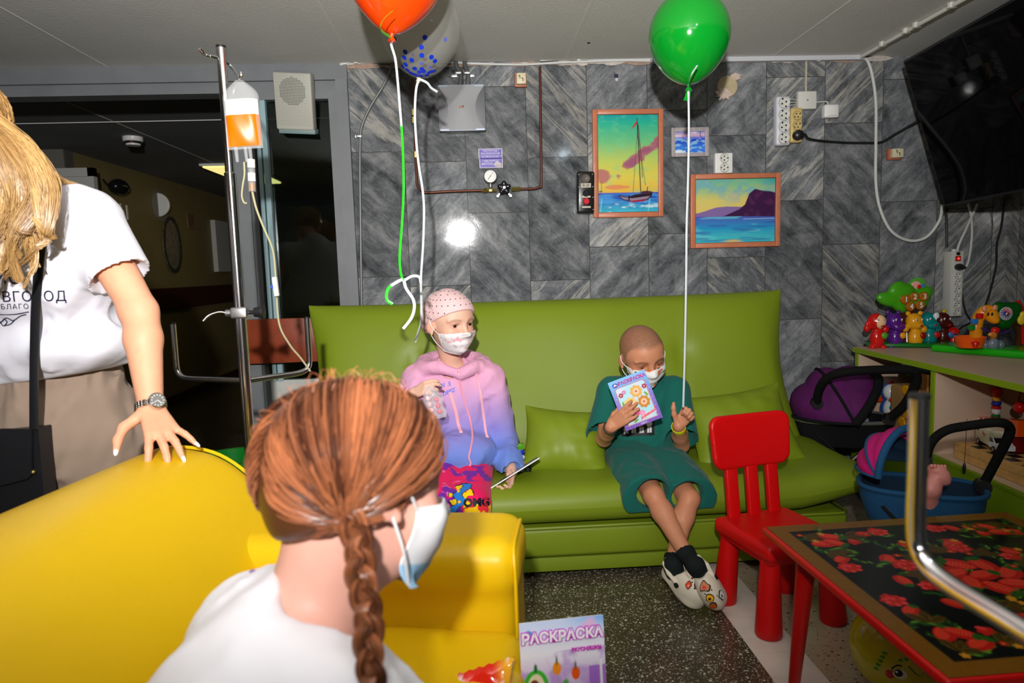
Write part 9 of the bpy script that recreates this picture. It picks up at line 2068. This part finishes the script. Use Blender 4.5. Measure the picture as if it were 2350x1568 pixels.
vy = ray(2060, 1540); vy = _n(vy)
def onb(px, py):
    d = _n(ray(px, py)); oc = CAM_POS - yc; B_ = d.dot(oc); D_ = max(0, B_ * B_ - (oc.dot(oc) - 0.1115 ** 2)); p = CAM_POS + d * (-B_ - math.sqrt(D_)); return p, _n(p - yc)
def spot(px, py, rx, rz, col, nm, lift=0.0):
    p, n = onb(px, py); u = _n(np.cross((0, 0, 1), n)); w = np.cross(n, u); mb = MB(); mb.ell(p + n * lift, (rx, rz, 0.0016), R=np.stack([u, w, n], 1), seg=16, rings=6, col=col); mb.build(nm, M_PRINT, t)
spot(2066, 1548, .017, .013, srgb(240, 236, 200), 'eye_print'); spot(2062, 1545, .010, .010, (.01, .01, .01), 'eye_print', .0015); spot(2058, 1541, .003, .003, (.8, .8, .8), 'eye_print', .003); spot(2042, 1548, .010, .012, srgb(200, 30, 50), 'mouth_print')
for (pp, c, w) in ((((2085, 1530), (2100, 1545), (2112, 1552), (2120, 1545)), (.02, .02, .02), .0012), (((2046, 1536), (2058, 1528), (2070, 1530)), (.02, .02, .02), .0016)): mb = MB(); mb.tube(smooth_path([onb(*p)[0] for p in pp], 5), w, 6, col=c); mb.build('face_line', M_PRINT, t)
for k in range(5): spot(2010 + 5 * k, 1535 - 9 * k, .007, .0035, srgb(60, 160, 30), 'leaf_print'); spot(2066 + 14 * k, 1516 - 2 * k, .005, .003, srgb(60, 160, 30), 'leaf_print')
# wooden board across the sidelight and a green plastic bin
p0, p1 = at_y(566, 734, 3.33), at_y(760, 828, 3.33); mb = MB(); mb.bx((p0[0], 3.315, p1[2]), (p1[0], 3.345, p0[2]), bevel=0.003)
o_ = mb.build('wooden_board', mat('brown_wood', srgb(134, 58, 32), 0.4, noise=0.25, nscale=16)); tag(o_, 'reddish brown wooden board behind the left end of the green sofa', 'board')
mb = MB()
for z in (0.2,): mb.bx((p0[0] + 0.05, 3.345, p1[2] + z * 0.2), (p0[0] + 0.09, 3.385, p1[2] + z * 0.2 + 0.03))
mb.build('spacer', M_BLACK, o_)
gb = at_y(520, 1060, 2.62); t = thing('green_tub', 'dark green plastic tub behind the far end of the yellow sofa', 'tub', (gb[0], gb[1], 0)); zt2 = at_y(520, 1048, 2.62)[2]
M_GT = mat('green_tub_plastic', srgb(8, 110, 30), 0.3)
mb = MB(); q = [(0.10, 0), (0.13, zt2 - 0.02), (0.142, zt2 - 0.02), (0.142, zt2), (0.125, zt2), (0.095, 0.02), (0, 0.02)]; mb.lathe(q, V(gb[0] + .02, gb[1], 0), seg=28); mb.build('body', M_GT, t)
mb = MB(); mb.box(V(gb[0] - 0.055, gb[1] - 0.06, zt2 + 0.012), (0.09, 0.05, 0.05), R=rotm((0, 0, 1), 25), bevel=0.012, seg=3); mb.build('handle', M_GT, t)
# ------------------------------------------------------------------ groups of look-alikes
GROUPS = {'painting': 'framed pictures on the marble wall', 'balloon': 'party balloons', 'cushion': 'loose cushions on the green sofa', 'doll_pram': 'doll prams beside the shelf unit', 'doll': 'dolls in the prams',
          'radio_socket': 'radio sockets on the marble wall', 'drip_stand': 'chrome drip stands', 'colouring_book': 'colouring books', 'warning_sign': 'purple oxygen plates', 'power_strip': 'socket blocks on the wall',
          'cable': 'white cables under the ceiling', 'power_cable': 'black cables on the marble wall', 'cable_loop': 'looped white cables on the marble wall', 'wall_notice': 'papers on the dim corridor wall', 'person': 'people in the room'}
for o in list(COL.objects):
    k = o.name.split('.')[0]
    if o.parent is None and 'label' in o and k in GROUPS and 'group' not in o: o['group'] = GROUPS[k]
